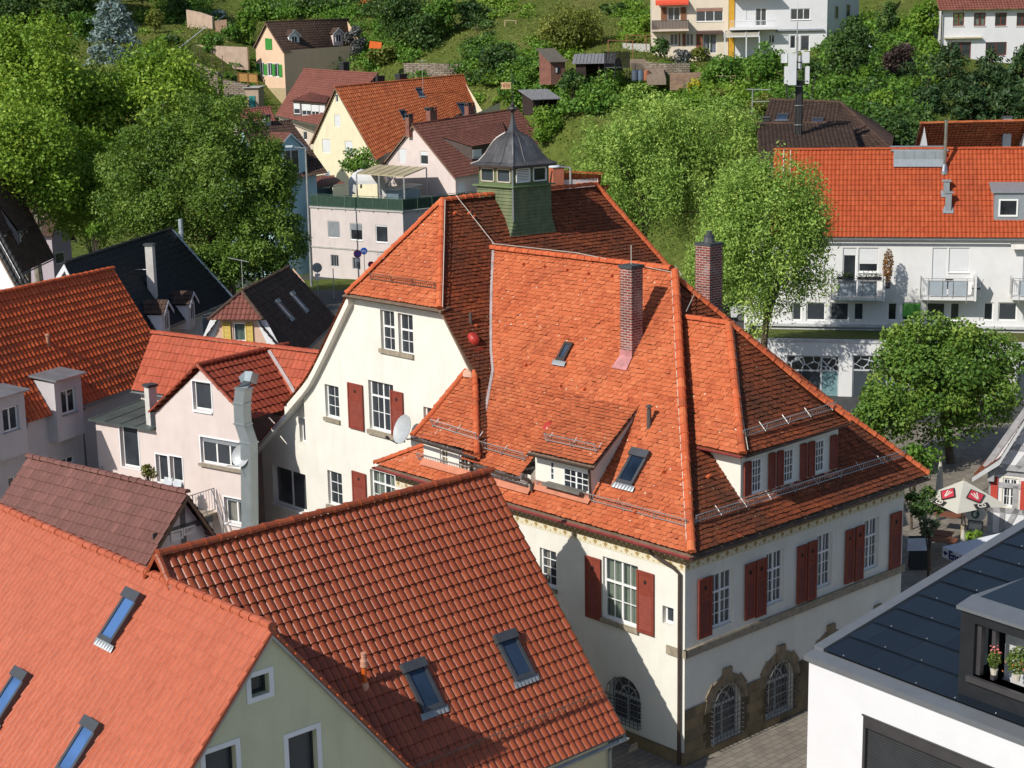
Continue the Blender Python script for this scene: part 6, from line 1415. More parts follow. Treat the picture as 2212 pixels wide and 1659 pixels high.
mauvew=plaster('mauve_render',(.42,.36,.40),(.25,.2,.22),.3)
oH6=onz(165,560,5.0);
p_=onz(131,453,8.6)
h=ghouse('mauve_cross_wing','mauve rendered gable wing with weathered brown tiled roof far left',(131,453),p_[1],155,(52,451),(166,520),None,dbrown_t,dbrown_t,mauvew,base=0,fl=(112,512))
win_px(h['root'],h['Wg'],(122,502),(132,475),nx=1,**W_);win_px(h['root'],h['Wg'],(121,572),(140,543),nx=1,casing=.06,casem=flat('grey_render',(.40,.39,.37),.9),**W_);finish(h)
p_=onz(-60,400,11.0)
h=ghouse('dark_dormer_house','dark roofed house with two white framed dormer windows at the left edge',(-110,440),94,84,(20,372),(-60,640),(118,556),dbrown_t,dbrown_t,plaster('grey_lilac_render',(.45,.42,.44)),base=0)
H6=h;finish(h)
for (tl,tr,fl_,fr_,bl,tr_)in (((-5,440),(35,425),(42,500),(72,488),(44,523),(58,496)),((-50,470),(-15,455),(-8,508),(26,499),(-2,535),(13,507))):
 shed_dormer(h,tl,tr,fl_,fr_,38,None,dbrown_t,[(bl,tr_,dict(nx=1,lights=1))],flat('grey_cladding',(.20,.19,.19),.8))
m=MB();q=onp(12,330,h['q'],V3(0,1,0));m.tube([V3(q[0],q[1],q[2]-4),q+Z*.5],.03,5)
m.tube([q+V3(-.6,0,.3),q+V3(.6,0,.2)],.02,4);m.tube([q+V3(-.8,0,-.5),q+V3(.9,0,-.7)],.02,4);obj('aerial',m,galv,h['root'])
pdd=onp(8,378,h['q'],V3(0,1,0));DD=thing('satellite_dish','white satellite dish on an aerial mast at the left edge against the trees','dish',pdd);m,x_,y_=dish(pdd,V3(-.85,-.5,.3),.55,None,None);obj('reflector',m,flat('dish_white',(.66,.68,.68),.5),DD);m=MB();m.tube([pdd+V3(.05,.1,0),V3(q[0],q[1],pdd[2])],.03,4);obj('arm',m,MATS['dark_metal'],DD)
gl=MB();a,b_=onz(45,608,2.8),onz(95,590,2.8);gl.slab([a,b_,b_+V3(.3,1.6,.5),a+V3(.3,1.6,.5)],Z*.03)
CG=solo('glass_canopy',gl,glassmat('canopy_glass',(.30,.34,.38),rough=.15),V3(*a[:2],2.8),'sloping glass canopy under the dark roof at far left','canopy')
a,b_=onz(0,545,6.4),onz(45,640,3.6)
WHd=nrm(V3(b_[0]-a[0],b_[1]-a[1],0));h=ghouse('white_gable_house','white gabled house cut by the left edge with grey verge',(-30,500),84,55,(-14,470),(46,640),None,black_t,black_t,plaster('white_blue_render',(.72,.74,.78)),base=0,roll=.28);finish(h)
yA=-11.5;uA=yawv(yA);nA=V3(uA[1],-uA[0],0)
eA=onz(1690,512,8.1);OA=eA-nA*.35
AB=thing('apartment_block','long white apartment block with orange roof, balconies and shop windows on the right','apartment block',V3(*OA[:2],0))
LA=26.0
wht=plaster('apartment_white_render',(.70,.695,.69),(.48,.46,.44),.15)
zeA=8.1;
WU=Wall(OA,uA,nA,[[(-2.2,2.5),(LA,2.5),(LA,zeA),(-2.2,zeA)]],th=.2)
def t4(x,y):return 1659+x/4,414.75+y/4
zled=WU.uz(*t4(600,1140))[1];zshop=None
bandm=dict(mat=pvc,glass=dark_glass,frame=.07,rec=.12)
for (a,b_,y1,y0,kk)in ((205,292,955,1112,{}),(328,498,955,1112,{}),(533,702,955,1112,{}),(738,830,955,1112,{}),(1030,1118,955,1112,{}),(1153,1328,955,1112,dict(blind=.85,blindm=flat('green_blind',(.10,.34,.06),.6))),(1363,1535,955,1112,{}),(1568,1660,955,1112,{}),(1858,1952,955,1112,{}),(1984,2156,955,1112,{}),(2200,2290,955,1112,{})):
 k2=dict(bandm);k2.update(kk);win_px(AB,WU,t4(a,y0),t4(b_,y1),nx=1,**k2)
win_px(AB,WU,t4(640,815),t4(768,482),nx=1,blind=.18,blindm=blindw,**bandm);win_px(AB,WU,t4(778,695),t4(958,482),nx=1,blind=.68,blindm=blindw,sill=(.06,.04,.03),**bandm)
win_px(AB,WU,t4(1412,815),t4(1552,482),nx=1,blind=1.0,blindm=blindw,**bandm);win_px(AB,WU,t4(1558,695),t4(1745,482),nx=1,blind=1.0,blindm=blindw,sill=(.06,.04,.03),**bandm)
win_px(AB,WU,t4(2195,815),t4(2330,500),nx=1,**bandm);win_px(AB,WU,t4(205,672),t4(300,500),nx=1,**bandm)
m=MB();WU.build(m);e0_,e1_=WU.pt(-2.2,0),WU.pt(-2.2,0,-9)
m.poly([e0_,e1_,e1_+Z*zeA,e0_+Z*zeA])
zS=3.05;sh0=onz(1690,738,zS);dS_=float((sh0-WU.O)@nA)
WS=Wall(WU.O+nA*dS_,uA,nA,[[(-1.8,0),(LA,0),(LA,zS),(-1.8,zS)]],th=.2)
def t5(x,y):return 1659+x/4,829.5+y/4
shop_g=None
def shopglass():
 m_,n,l,out=newmat('leaf_film_glass');p=n.new('ShaderNodeBsdfPrincipled');o=_obj(n)
 v=n.new('ShaderNodeTexVoronoi');v.inputs['Scale'].default_value=2.2;l.new(o,v.inputs['Vector']);v.feature='DISTANCE_TO_EDGE'
 col=_ramp(n,l,v.outputs[0],[(.04,(.50,.53,.54)),(.075,(.012,.016,.02))]);l.new(col,p.inputs['Base Color']);p.inputs['Roughness'].default_value=.12;l.new(p.outputs[0],out.inputs[0]);return m_
sg=shopglass();sgl=glassmat('teal_shop_glass',(.05,.085,.09))
for (a,b_)in ((155,618),(722,1190),(1290,1760),(2140,2600)):
 x0,zb_=WS.uz(*t5(a,150));x1,zt_s=WS.uz(*t4(b_,1418));zm_=WS.uz(*t4(a,1540))[1];xm=x0+(x1-x0)*.66
 WS.holes.append((x0,x1,zb_,zt_s));f=MB()
 for (q0,q1,y0,y1)in ((x0,x0+.07,zb_,zt_s),(x1-.07,x1,zb_,zt_s),(xm-.05,xm+.05,zb_,zt_s),(x0,x1,zm_-.05,zm_+.05),(x0,x1,zb_,zb_+.08),(x0,x1,zt_s-.07,zt_s)):WS.bx(f,q0,q1,y0,y1,-.14+.004*(q0==x0),-.08)
 w_=obj('shop_window',f,flat('pale_alu',(.55,.57,.58),.4,.2),AB)
 for (q0,q1,y0,y1,mt)in ((x0,xm,zm_,zt_s,sg),(xm,x1,zm_,zt_s,sg),(x0,xm,zb_,zm_,glassmat()),(xm,x1,zb_,zm_,sgl)):
  g=MB();g.poly([WS.pt(q0,y0,-.12),WS.pt(q1,y0,-.12),WS.pt(q1,y1,-.12),WS.pt(q0,y1,-.12)]);obj('pane',g,mt,w_)
WS.build(m);m.poly([WS.pt(-1.8,0),WS.pt(-1.8,0,-9),WS.pt(-1.8,zS,-9),WS.pt(-1.8,zS)])
obj('wall',m,wht,AB)
m=MB();WS.bx(m,-1.9,LA,zS,zS+.14,-.32,.06);WU.bx(m,-2.2,LA,zled-.12,zled,.002,.35);WU.bx(m,-2.2,LA,zled-.36,zled-.24,.002,.2);obj('ledge',m,flat('pale_coping',(.50,.50,.51),.7),AB)
m=MB();m.slab([WS.pt(-1.8,zS-.02,-.33),WS.pt(LA,zS-.02,-.33),WU.pt(LA,zled-.40,0),WU.pt(-1.8,zled-.40,0)],Z*.05);obj('green_roof',m,grd_mat,AB)
rg=onp(1672,325,OA-nA*3.4,nA);zrA=rg[2];ER0,ER1=WU.pt(-2.6,zeA,.35),WU.pt(LA,zeA,.35);RR0,RR1=WU.pt(-2.6,zrA,-3.4),WU.pt(LA,zrA,-3.4)
RR0=V3(*rg[:2],zrA);ER0=V3(*(RR0+nA*3.75)[:2],zeA)
obj('roof',pantiles(quadfn(ER0,ER1,RR1,RR0),.235,.36,.04,.035,6,'wave'),orange_t,AB);m=MB();m.slab([RR0,RR1,WU.pt(LA,zeA,-7.2),V3(*(RR0-nA*3.75)[:2],zeA)],Z*.04);obj('roof',m,orange_t,AB)
m=MB();caps(RR0+Z*.03,RR1+Z*.03,.11,.38,m,seg=5);obj('ridge_tiles',m,orange_t,AB)
m=MB();gutter(ER0+nA*.05-Z*.08,ER1+nA*.05-Z*.08,.08,m);obj('gutter',m,zinc,AB)
m=MB();a_,b_=ER0+Z*.02,RR0+Z*.02;m.tube([a_+uA*1.1+Z*.08,b_+uA*1.0+Z*.08],.03,4);m.tube([a_+uA*.7+Z*.08,b_+uA*.6+Z*.08],.03,4);obj('lightning_wire',m,wire,AB)
upA2=nrm(RR0-ER0-uA*float((RR0-ER0)@uA));nnA=nrm(np.cross(uA,upA2));nnA=nnA if nnA[2]>0 else -nnA;onA2=lambda x,y:onp(x,y,ER0,nnA)
zs=flat('dormer_zinc',(.34,.375,.40),.42,.45,var=.08)
a,b_=onA2(1930,346),onA2(2043,346);w_=float((b_-a)@uA);zt_=zon(1985,326,lin(a,b_,.5)+(-nA)*.35)
m=MB();
for i in range(5):m.box(a+uA*(w_*i/5+.01)+nA*.10,uA*(w_/5-.02),-nA*.02,Z*(zt_-a[2]))
m.slab([a+nA*.42-Z*.40,b_+nA*.42-Z*.40,b_+nA*.08+Z*.02,a+nA*.08+Z*.02],nnA*.08)
m.box(a+nA*.075,uA*w_,-nA*1.6,Z*(zt_-a[2]));m.slab([a-uA*.15-nA*.2+Z*(zt_-a[2]),b_+uA*.15-nA*.2+Z*(zt_-a[2]),b_+uA*.15-nA*2.2+Z*(zt_-a[2]+.12),a-uA*.15-nA*2.2+Z*(zt_-a[2]+.12)],Z*.09);obj('roof_hatch',m,zs,AB)
p=onA2(2040,371);m=MB();zt_=zon(2041,262,p);m.tube([p-Z*.1,V3(*p[:2],zt_)],.10,10);m.lathe(p-Z*.15,[(.24,0),(.22,.2),(.12,.6)],10);m.lathe(V3(*p[:2],zt_),[(.14,0),(.14,.06),(.05,.1)],10);obj('flue',m,flat('steel_flue',(.42,.42,.42),.25,.9),AB)
for (x,y0,y1)in ((2044,425,390),(2048,460,415)):
 p=onA2(x,y0);zt_=zon(x,y1,p);m=MB();m.box(p-uA*.17-Z*.3,uA*.34,-nA*.3,Z*(zt_-p[2]+.25));m.box(p-uA*.26+nA*.06+Z*(zt_-p[2]-.06),uA*.52,-nA*.45,Z*.09);m.slab([p-uA*.3+nA*.1-Z*.02,p+uA*.3+nA*.1-Z*.02,p+uA*.3-nA*.3+Z*.38,p-uA*.3-nA*.3+Z*.38],nnA*.03);obj('vent_shaft',m,zs,AB)
a=onA2(2150,478);Wq=Wall(a,uA,nA,[[(-.1,a[2]-.1),(3.2,a[2]-.1),(3.2,a[2]+1.65),(-.1,a[2]+1.65)]],th=.08)
win_px(AB,Wq,(2156,468),(2200,430),nx=1,mat=pvc,glass=dark_glass,frame=.09,rec=.0,hole=False,curtain=None);
m=MB();Wq.build(m);m.poly([Wq.pt(-.1,a[2]-.1),Wq.pt(-.1,a[2]+1.65),Wq.pt(-.1,a[2]+1.65,-2)]);obj('dormer',m,zs,AB)
m=MB();m.slab([Wq.pt(-.3,a[2]+1.66,.15),Wq.pt(3.4,a[2]+1.66,.15),Wq.pt(3.4,a[2]+2.2,-2.1),Wq.pt(-.3,a[2]+2.2,-2.1)],Z*.06);obj('dormer_roof',m,zs,AB)
bal_glass=flat('balcony_panel',(.40,.45,.50),.35,.15,var=.08)
def balcony(x0,x1,label=None):
 (a,zf_),(b_,_),(_,zt_)=WU.uz(*t4(x0,915),d=1.2),WU.uz(*t4(x1,915),d=1.2),WU.uz(*t4(x0,745),d=1.2)
 m=MB();WU.bx(m,a,b_,zf_-.12,zf_+.06,.003,1.25);bo=obj('balcony',m,wht,AB)
 m=MB()
 for (q0,q1)in ((a+.35,(a+b_)/2-.04),((a+b_)/2+.04,b_-.35)):WU.bx(m,q0,q1,zf_+.16,zt_-.16,1.2,1.215)
 obj('panel',m,bal_glass,bo);m=MB()
 for (p_,q_)in (((a,1.25),(b_,1.25)),((a,.05),(a,1.25))):
  for zz in (zt_,zt_-.12,zf_+.14):m.tube([WU.pt(p_[0],zz,p_[1]),WU.pt(q_[0],zz,q_[1])],.022,5)
 for k in range(6):u_=a+(b_-a)*k/5 if k not in (1,4)else a+(b_-a)*(.14 if k==1 else .86);m.tube([WU.pt(u_,zf_-.3 if k in (1,4)else zf_,1.25),WU.pt(u_,zt_,1.25)],.022,5)
 for k in range(8):v_=.1+1.1*k/8;m.tube([WU.pt(a,zf_+.1,v_),WU.pt(a,zt_-.1,v_)],.012,4)
 obj('railing',m,galv,bo);m=MB();WU.bx(m,b_+.01,b_+.13,zf_-.15,zt_+.15,.003,1.28);obj('side_screen',m,wht,bo);return a,b_,zf_,zt_
B1=balcony(545,990);B2=balcony(1320,1778);B3=balcony(2105,2560)
m=MB();(a,z0_),(b_,z1_)=WU.uz(*t4(2095,490)),WU.uz(*t4(2500,435));WU.bx(m,a,b_,z1_-.12,z1_+.02,.003,.2);m.slab([WU.pt(a,z1_-.1,.2),WU.pt(b_,z1_-.1,.2),WU.pt(b_,z0_+.05,.5),WU.pt(a,z0_+.05,.5)],-Z*.03);obj('awning',m,flat('cream_awning',(.62,.60,.56),.8),AB)
def leafball(name,c,rx,ry,rz,n,leaf,mat,root=None,seed=1,up=.3,sub=None):
 rng=np.random.default_rng(seed);mb=MB()
 d=rng.normal(size=(n,3));d/=np.linalg.norm(d,axis=1)[:,None];rad=rng.uniform(.55,1.05,n)[:,None];P=c+d*rad*np.array([rx,ry,rz])
 add_leaves(mb,P,d,leaf,rng,np.clip(.5+.3*rng.normal(size=n),0,1));return mb
def add_leaves(mb,P,outn,leaf,rng,tint,flat_=.55,asp=.62,droop=0.):
 n=len(P);N=outn*flat_+rng.normal(size=(n,3))*.6;N[:,2]+=.25;N/=np.linalg.norm(N,axis=1)[:,None]
 T=np.cross(N,rng.normal(size=(n,3)));
 if droop:T=T*(1-droop)+np.array([0,0,-1.])*droop;T-=N*(T*N).sum(1)[:,None]
 T/=np.linalg.norm(T,axis=1)[:,None]+1e-9;B=np.cross(N,T);s=leaf*rng.uniform(.6,1.3,n)[:,None]
 V=np.stack([P-T*s*.5,P+B*s*.5*asp,P+T*s*.55,P-B*s*.5*asp],1).reshape(-1,3)
 mb.np(V,np.arange(4*n),np.full(n,4),tint)
lf_dark=leafmat('leaf_dark',(.020,.048,.010),(.040,.082,.014),(.085,.125,.022))
lf_rust=leafmat('leaf_rust',(.14,.055,.012),(.25,.10,.02),(.38,.18,.03))
pcx=WU.pt(B1[1]+.25,B1[2]+.9,1.15);CP=thing('potted_conifer','rust coloured columnar plant at the end of the flower trimmed balcony','plant',pcx-Z*.2)
obj('foliage',leafball('f',pcx+Z*1.0,.32,.32,1.05,900,.12,lf_rust,seed=4),lf_rust,CP);m=MB();m.lathe(pcx-Z*.3,[(.15,0),(.2,.35)],10);obj('pot',m,flat('dark_pot',(.04,.04,.045),.6),CP)
for k,(u0,u1,lab)in enumerate(((.1,.42,'dark planter with straggly flowers on the left half of the balcony rail'),(.5,.97,'dark planter with bushy flowers on the right half of the balcony rail'))):
 a=WU.pt(lin(B1[0],B1[1],u0),B1[3]-.05,1.3);b_=WU.pt(lin(B1[0],B1[1],u1),B1[3]-.05,1.3);t=thing('flower_box',lab,'planter',a,'balcony flower boxes');m=MB();m.box(a,b_-a,nA*.18,Z*.17);obj('box',m,MATS['dark_pot'],t)
 n_=260;rr_=np.random.default_rng(k+3);P=a+(b_-a)*rr_.uniform(0,1,n_)[:,None]+nA*.09+rr_.normal(size=(n_,3))*np.array([.05,.08,.10])+Z*.24;mb=MB();add_leaves(mb,P,np.tile([0,0,1.],(n_,1)),.10,rr_,rr_.uniform(0,1,n_));obj('plants',mb,lf_dark,t)
cb2=WU.pt(lin(B2[0],B2[1],.55),B2[2]+.06,.7);gchair(cb2,math.degrees(math.atan2(nA[1],nA[0])),'dark chair on the middle balcony in front of the closed white blinds','balcony seats',flat('black_fabric',(.03,.03,.032),.8));gchair(cb2+uA*1.5,160,'dark chair at the right end of the middle balcony','balcony seats',MATS['black_fabric'])
h=ghouse('brown_hip_house','house with big dark brown hipped roof behind the radio mast',(1662,216),121,-14,(1815,222),(1632,325),None,dbrown_t,dbrown_t,plaster('grey_lilac_render',(.45,.42,.44)),base=0,verge=.4)
finish(h);qE=h['q'];
for (s,e)in ((1,h['qr']),):
 far_=onp(1925,322,h['qr'],h['n']);obj('roof',pantiles(quadfn(far_,e,qE,qE+Z*.02),.22,.34,.04,.035,5),dbrown_t,h['root'])
 far2=far_+h['n']*2*h['w'];obj('roof',pantiles(quadfn(far_,far2,qE+h['n']*.02,qE-h['n']*.02),.22,.34,.04,.035,5),dbrown_t,h['root'])
 m=MB();caps(far_,qE+Z*.05,.11,.36,m);obj('ridge_tiles',m,dbrown_t,h['root'])
 m=MB();m.poly([V3(*(far_+h['n']*.4-h['d']*.4)[:2],0),V3(*(h['qr']+h['n']*.4)[:2],0),h['qr']+h['n']*.4,far_+h['n']*.4-h['d']*.4]);obj('wall',m,MATS['grey_lilac_render'],h['root'])
h2=ghouse('brown_annex_house','lower dark brown pantiled roof just behind the orange ridge below the mast',(1635,269),112,-8,(1838,266),(1640,352),None,dbrown_t,dbrown_t,MATS['grey_lilac_render'],base=0);finish(h2)
sloof(h,1688,262,.8,1.2,t=.08);sloof(h,1765,268,.8,.9,t=.08);chim(h['root'],1650,251,h['on'](1652,275),.7,MATS['black_chimney'],d=h['d'])
RM=thing('radio_mast','dark lattice radio mast carrying white antenna panels and a long whip','mast',V3(*ony(1724,330,108)[:2],0))
bm_=ony(1724,320,108);mx,my=bm_[0],bm_[1];zt_=zon(1723,185,bm_);dkm=flat('mast_steel',(.035,.035,.038),.6,.3)
m=MB();m.tube([V3(mx,my,0),V3(mx,my,zt_+.3)],.22,8);
for k in range(4):
 a=k*math.pi/2+.4;m.tube([V3(mx+.27*math.cos(a),my+.27*math.sin(a),0),V3(mx+.27*math.cos(a),my+.27*math.sin(a),zt_)],.035,4)
obj('mast',m,dkm,RM);m=MB()
for zz in np.arange(5,zt_,1.28):m.lathe(V3(mx,my,zz),[(.30,0),(.30,.05)],10)
obj('cable_clamps',m,flat('clamp_steel',(.40,.40,.41),.4,.6),RM)
zw0,zw1=zon(1715,112,bm_),zon(1715,47,bm_);m=MB();m.tube([V3(mx-.2,my,zt_),V3(mx-.2,my,zw0+1)],.09,8);m.tube([V3(mx-.2,my,zw0),V3(mx-.2,my,zw1)],.06,6,r2=.03);m.tube([V3(mx-.2,my,zw1),V3(mx-.2,my,zw1+1.2)],.015,4);obj('whip',m,galv,RM)
wp=flat('antenna_white',(.64,.66,.68),.5,var=.04)
def px2(x,y,dy=0):return ony(x,y,my+dy)
for (x0,x1,y0,y1,dy,dep)in ((1703,1721,115,184,-.75,.25),(1695,1703,143,181,-.3,.3),(1689,1701,116,136,-.5,.35),(1740,1749,143,181,-.3,.4),(1734,1749,112,136,-.5,.35),(1726,1733,120,150,.4,.3)):
 a,b_=px2(x0,y1,dy),px2(x1,y0,dy);m=MB();m.box(a,V3(b_[0]-a[0],0,0),V3(0,dep,0),Z*(b_[2]-a[2]));obj('antenna_panel',m,wp,RM)
m=MB()
for (x,y)in ((1700,135),(1745,135),(1700,175),(1745,175),(1712,150)):q=px2(x,y,-.35);m.tube([V3(mx,my,q[2]),q],.04,5)
for s in (-1,1):m.tube([V3(mx+s*.3,my,zt_-.4),V3(mx+s*.8,my-.2,zt_-.9),V3(mx+s*1.0,my-.2,zt_+.6)],.06,6)
obj('bracket',m,MATS['dark_metal'],RM)
h=ghouse('orange_back_house','orange pantiled roof with white gable behind the apartment block at right',(1987,268),108,-8,(2230,262),(1968,342),None,red_t,red_t,white_m,base=0,roll=.26);
finish(h);chim(h['root'],2174,250,h['on'](2174,295),.55,zs,d=h['d'])
Y7=172;u7=yawv(-4);n7=V3(u7[1],-u7[0],0)
def slope_block(name,label,x0,x1,Y,yb,top,wallm,yaw=-4):
 u=yawv(yaw);n=V3(u[1],-u[0],0);o=ony(x0,yb,Y);L_=float((onp(x1,yb,o,n)-o)@u);zb_=o[2]-3.5;zt=o[2]+top
 r=thing(name,label,'house',V3(*o[:2],zb_));w=Wall(o,u,n,[[(0,zb_),(L_,zb_),(L_,zt),(0,zt)]],th=.25);return r,w,L_,zb_,zt
r7,w7,L7,zb7,zt7=slope_block('cream_flats','cream flats on the hill with red awning, brown balcony and brown shutters',1409,1573,Y7,118,12,plaster('cream_pink_render',(.72,.62,.50),amt=.12))
def t2(x,y):return 553*2+x/4*1.0,y/4
brn=flat('brown_shutter',(.24,.10,.05),.6)
win_px(r7,w7,t2(1345,178),t2(1452,60),nx=1,lights=2,**W_);win_px(r7,w7,t2(1592,188),t2(1825,65),nx=1,lights=3,blind=.24,blindm=flat('rose_blind',(.34,.17,.13),.6),sill=(.06,.04,.03),**W_)
win_px(r7,w7,t2(1365,392),t2(1435,288),nx=1,lights=2,**W_);win_px(r7,w7,t2(1505,396),t2(1570,288),nx=1,lights=2,**W_);win_px(r7,w7,t2(1652,462),t2(1768,292),nx=1,lights=2,curtain=(flat('lilac_curtain',(.40,.42,.55),.9),.3,.3),mat=pvc,glass=tglass,frame=.06,rec=.1)
win_px(r7,w7,t2(1345,-40),t2(1452,-150),nx=1,lights=2,**W_)
for (a,b_)in (((1287,178),(1337,64)),((1456,178),(1505,64)),((1440,392),(1452,290)),((1472,396),(1502,290)),((1590,462),(1648,292))):
 u0,z0=w7.uz(*t2(*a));u1,z1=w7.uz(*t2(*b_));louvre(w7,min(u0,u1),max(u0,u1),min(z0,z1),max(z0,z1),mats=brn,root=r7,solid=0,hole=False)
m=MB();w7.build(m);m.poly([w7.pt(0,zb7),w7.pt(0,zb7,-10),w7.pt(0,zt7,-10),w7.pt(0,zt7)]);obj('wall',m,MATS['cream_pink_render'],r7)
m=MB();(a,z0),(b_,z1)=w7.uz(*t2(1208,265),d=1.4),w7.uz(*t2(1528,175),d=1.4);w7.bx(m,a,b_,z0-.1,z0+.1,.003,1.5);bo=obj('balcony',m,flat('balcony_edge',(.62,.50,.42),.7),r7)
m=MB();n_=26
for i in range(n_):w7.bx(m,a+(b_-a)*i/n_,a+(b_-a)*(i+.9)/n_,z0+.12,z1,1.4,1.43)
w7.bx(m,a,a+.03,z0+.12,z1,.05,1.4);w7.bx(m,b_-.03,b_,z0+.12,z1,.05,1.4);w7.bx(m,a,b_,z1,z1+.06,1.36,1.46);obj('balustrade',m,flat('brown_board',(.13,.10,.085),.6),bo)
m=MB();(a,z0),(b_,z1)=w7.uz(*t2(1240,52),d=.6),w7.uz(*t2(1525,25),d=.6);n_=16
for i in range(n_):q0,q1=lin(a,b_,i/n_),lin(a,b_,(i+1)/n_);m.slab([w7.pt(q0,z1+.35,.05),w7.pt(q1,z1+.35,.05),w7.pt(q1,z1,.9),w7.pt(q0,z1,.9)],Z*.02,.2+.6*(i%2));m.slab([w7.pt(q0,z1,.9),w7.pt(q1,z1,.9),w7.pt(q1,z0+.1,.92),w7.pt((q0+q1)/2,z0,.92),w7.pt(q0,z0+.1,.92)],n7*.01,.5)
obj('awning',m,flat('red_awning',(.62,.07,.03),.7),r7)
m=MB();(a,z0),(b_,z1)=w7.uz(*t2(1597,298),d=.6),w7.uz(*t2(1818,262),d=.6);n_=12
for i in range(n_):q0,q1=lin(a,b_,i/n_),lin(a,b_,(i+1)/n_);m.slab([w7.pt(q0,z1,.05),w7.pt(q1,z1,.05),w7.pt(q1,z0+.25,.8),w7.pt(q0,z0+.25,.8)],Z*.02);m.slab([w7.pt(q0,z0+.25,.8),w7.pt(q1,z0+.25,.8),w7.pt(q1,z0+.08,.82),w7.pt((q0+q1)/2,z0,.82),w7.pt(q0,z0+.08,.82)],n7*.01)
obj('awning',m,flat('brown_awning',(.09,.05,.045),.7),r7)
oo=w7.pt(L7,0)
r8,w8,L8,zb8,zt8=slope_block('white_flats','white flats on the hill with railed balcony, glazed porch and yellow corner strip',1574,1785,Y7-.6,118,12,white_m)
def t3(x,y):return 1659+x/4,y/4
win_px(r8,w8,t3(195,172),t3(365,72),nx=1,lights=3,sill=(.08,.05,.06),**W_);win_px(r8,w8,t3(280,440),t3(360,305),nx=1,**W_);win_px(r8,w8,t3(5,375),t3(58,300),nx=1,lights=2,**W_)
win_px(r8,w8,(1612,44),(1630,15),nx=1,blind=1.0,blindm=blindw,**W_);win_px(r8,w8,(1632,56),(1656,17),nx=1,lights=2,**W_)
win_px(r8,w8,t3(190,420),t3(240,305),nx=1,**W_)
m=MB();w8.build(m);obj('wall',m,white_m,r8)
m=MB();m.poly([w8.pt(L8,zb8),w8.pt(L8+4.6,zb8,-9),w8.pt(L8+4.6,zt8,-9),w8.pt(L8,zt8)]);sw=Wall(w8.pt(L8,0),nrm(w8.pt(L8+4.6,0,-9)-w8.pt(L8,0)),V3(1,-.3,0),[],th=.1)
obj('wall',m,white_m,r8)
sd2=nrm(w8.pt(L8+4.6,0,-9)-w8.pt(L8,0));sn2=V3(sd2[1],-sd2[0],0);sw=Wall(w8.pt(L8,0),sd2,sn2,[],th=.1)
for (bl,tr)in ((t3(575,160),t3(605,52)),(t3(672,145),t3(706,38))):win_px(r8,sw,bl,tr,nx=1,hole=False,mat=flat('grey_frame',(.42,.43,.44),.5),glass=dark_glass,frame=.06,rec=-.03)
m=MB();w8.bx(m,0,.55,zb8+3,zt8,.003,.12)
obj('corner_strip',m,flat('ochre_yellow',(.62,.33,.03),.8),r8)
m=MB();(a,z0),(b_,z1)=w8.uz(1577,61,d=1.4),w8.uz(1678,44,d=1.4);w8.bx(m,a,b_,z0-.2,z0,.003,1.5);bo=obj('balcony',m,white_m,r8);m=MB()
for zz in (z0+.08,z1):m.tube([w8.pt(a,zz,1.45),w8.pt(b_,zz,1.45)],.035,4)
for i in range(31):u_=lin(a,b_,i/30);m.tube([w8.pt(u_,z0,1.45),w8.pt(u_,z1,1.45)],.016,4,cap=False)
obj('railing',m,wp,bo)
m=MB();w8.bx(m,a,b_,z0+3.4,z0+3.6,.003,1.5);obj('upper_balcony',m,flat('balcony_edge',(.62,.50,.42),.7),r8)
m=MB();(a,z0),(b_,z1)=w8.uz(1563,110,d=2.5),w8.uz(1640,77,d=2.5);zr=w8.uz(1600,66)[1]
m.slab([w8.pt(a,z1,2.6),w8.pt(b_,z1,2.6),w8.pt(b_+.3,zr,.05),w8.pt(a+.6,zr,.05)],Z*.05);obj('porch_roof',m,flat('porch_glass',(.45,.42,.34),.3),r8);m=MB()
for u_ in (a+.05,lin(a,b_,.62),b_-.05):m.box(w8.pt(u_,z0-1.0,2.55),u7*.12,n7*.1,Z*(z1-z0+1.0));m.tube([w8.pt(u_,z1+.08,2.6),w8.pt(u_+.3,zr+.06,.05)],.06,4)
m.box(w8.pt(a,z1-.12,2.55),u7*(b_-a),n7*.1,Z*.12);obj('porch_frame',m,wp,r8)
m=MB();(a,z0),(b_,z1)=w8.uz(*t3(65,280)),w8.uz(*t3(480,258));m.tube([w8.pt(a,z1,.18),w8.pt(b_,z1,.18)],.14,8);obj('awning',m,gyw,r8)
Y8=160;r9,w9,L9,zb9,zt9=slope_block('white_hill_house','white rendered house at the top right corner with red brown windows and brown roof',2034,2300,Y8,120,4.4,white_m,-3)
zE9=w9.uz(2100,22)[1];w9.polys=[[(0,zb9),(L9,zb9),(L9,zE9),(0,zE9)]]
rbw=flat('red_brown_frame',(.16,.035,.025),.5)
k9=dict(mat=rbw,glass=tglass,frame=.09,rec=.12,lights=2,nx=1)
for (a,b_,cc)in ((1597,1698,None),(1777,1883,(cur_g,.5,.5)),(1960,2065,None),(2146,2250,None)):win_px(r9,w9,t3(a,225),t3(b_,108),sill=(.08,.06,.05),sillm=white_m,curtain=cc,**k9)
win_px(r9,w9,t3(1577,520),t3(1757,362),**k9);win_px(r9,w9,t3(1878,480),t3(2065,362),**k9);win_px(r9,w9,t3(2203,480),t3(2330,362),**k9)
m=MB();w9.build(m);m.poly([w9.pt(0,zb9),w9.pt(0,zb9,-9),w9.pt(0,zE9,-9),w9.pt(0,zE9)]);obj('wall',m,white_m,r9)
obj('roof',pantiles(quadfn(w9.pt(-.5,zE9,.6),w9.pt(L9,zE9,.6),w9.pt(L9,zE9+3.6,-4.5),w9.pt(-.5,zE9+3.6,-4.5)),.3,.4,.05,.04,5),brown2_t,r9)
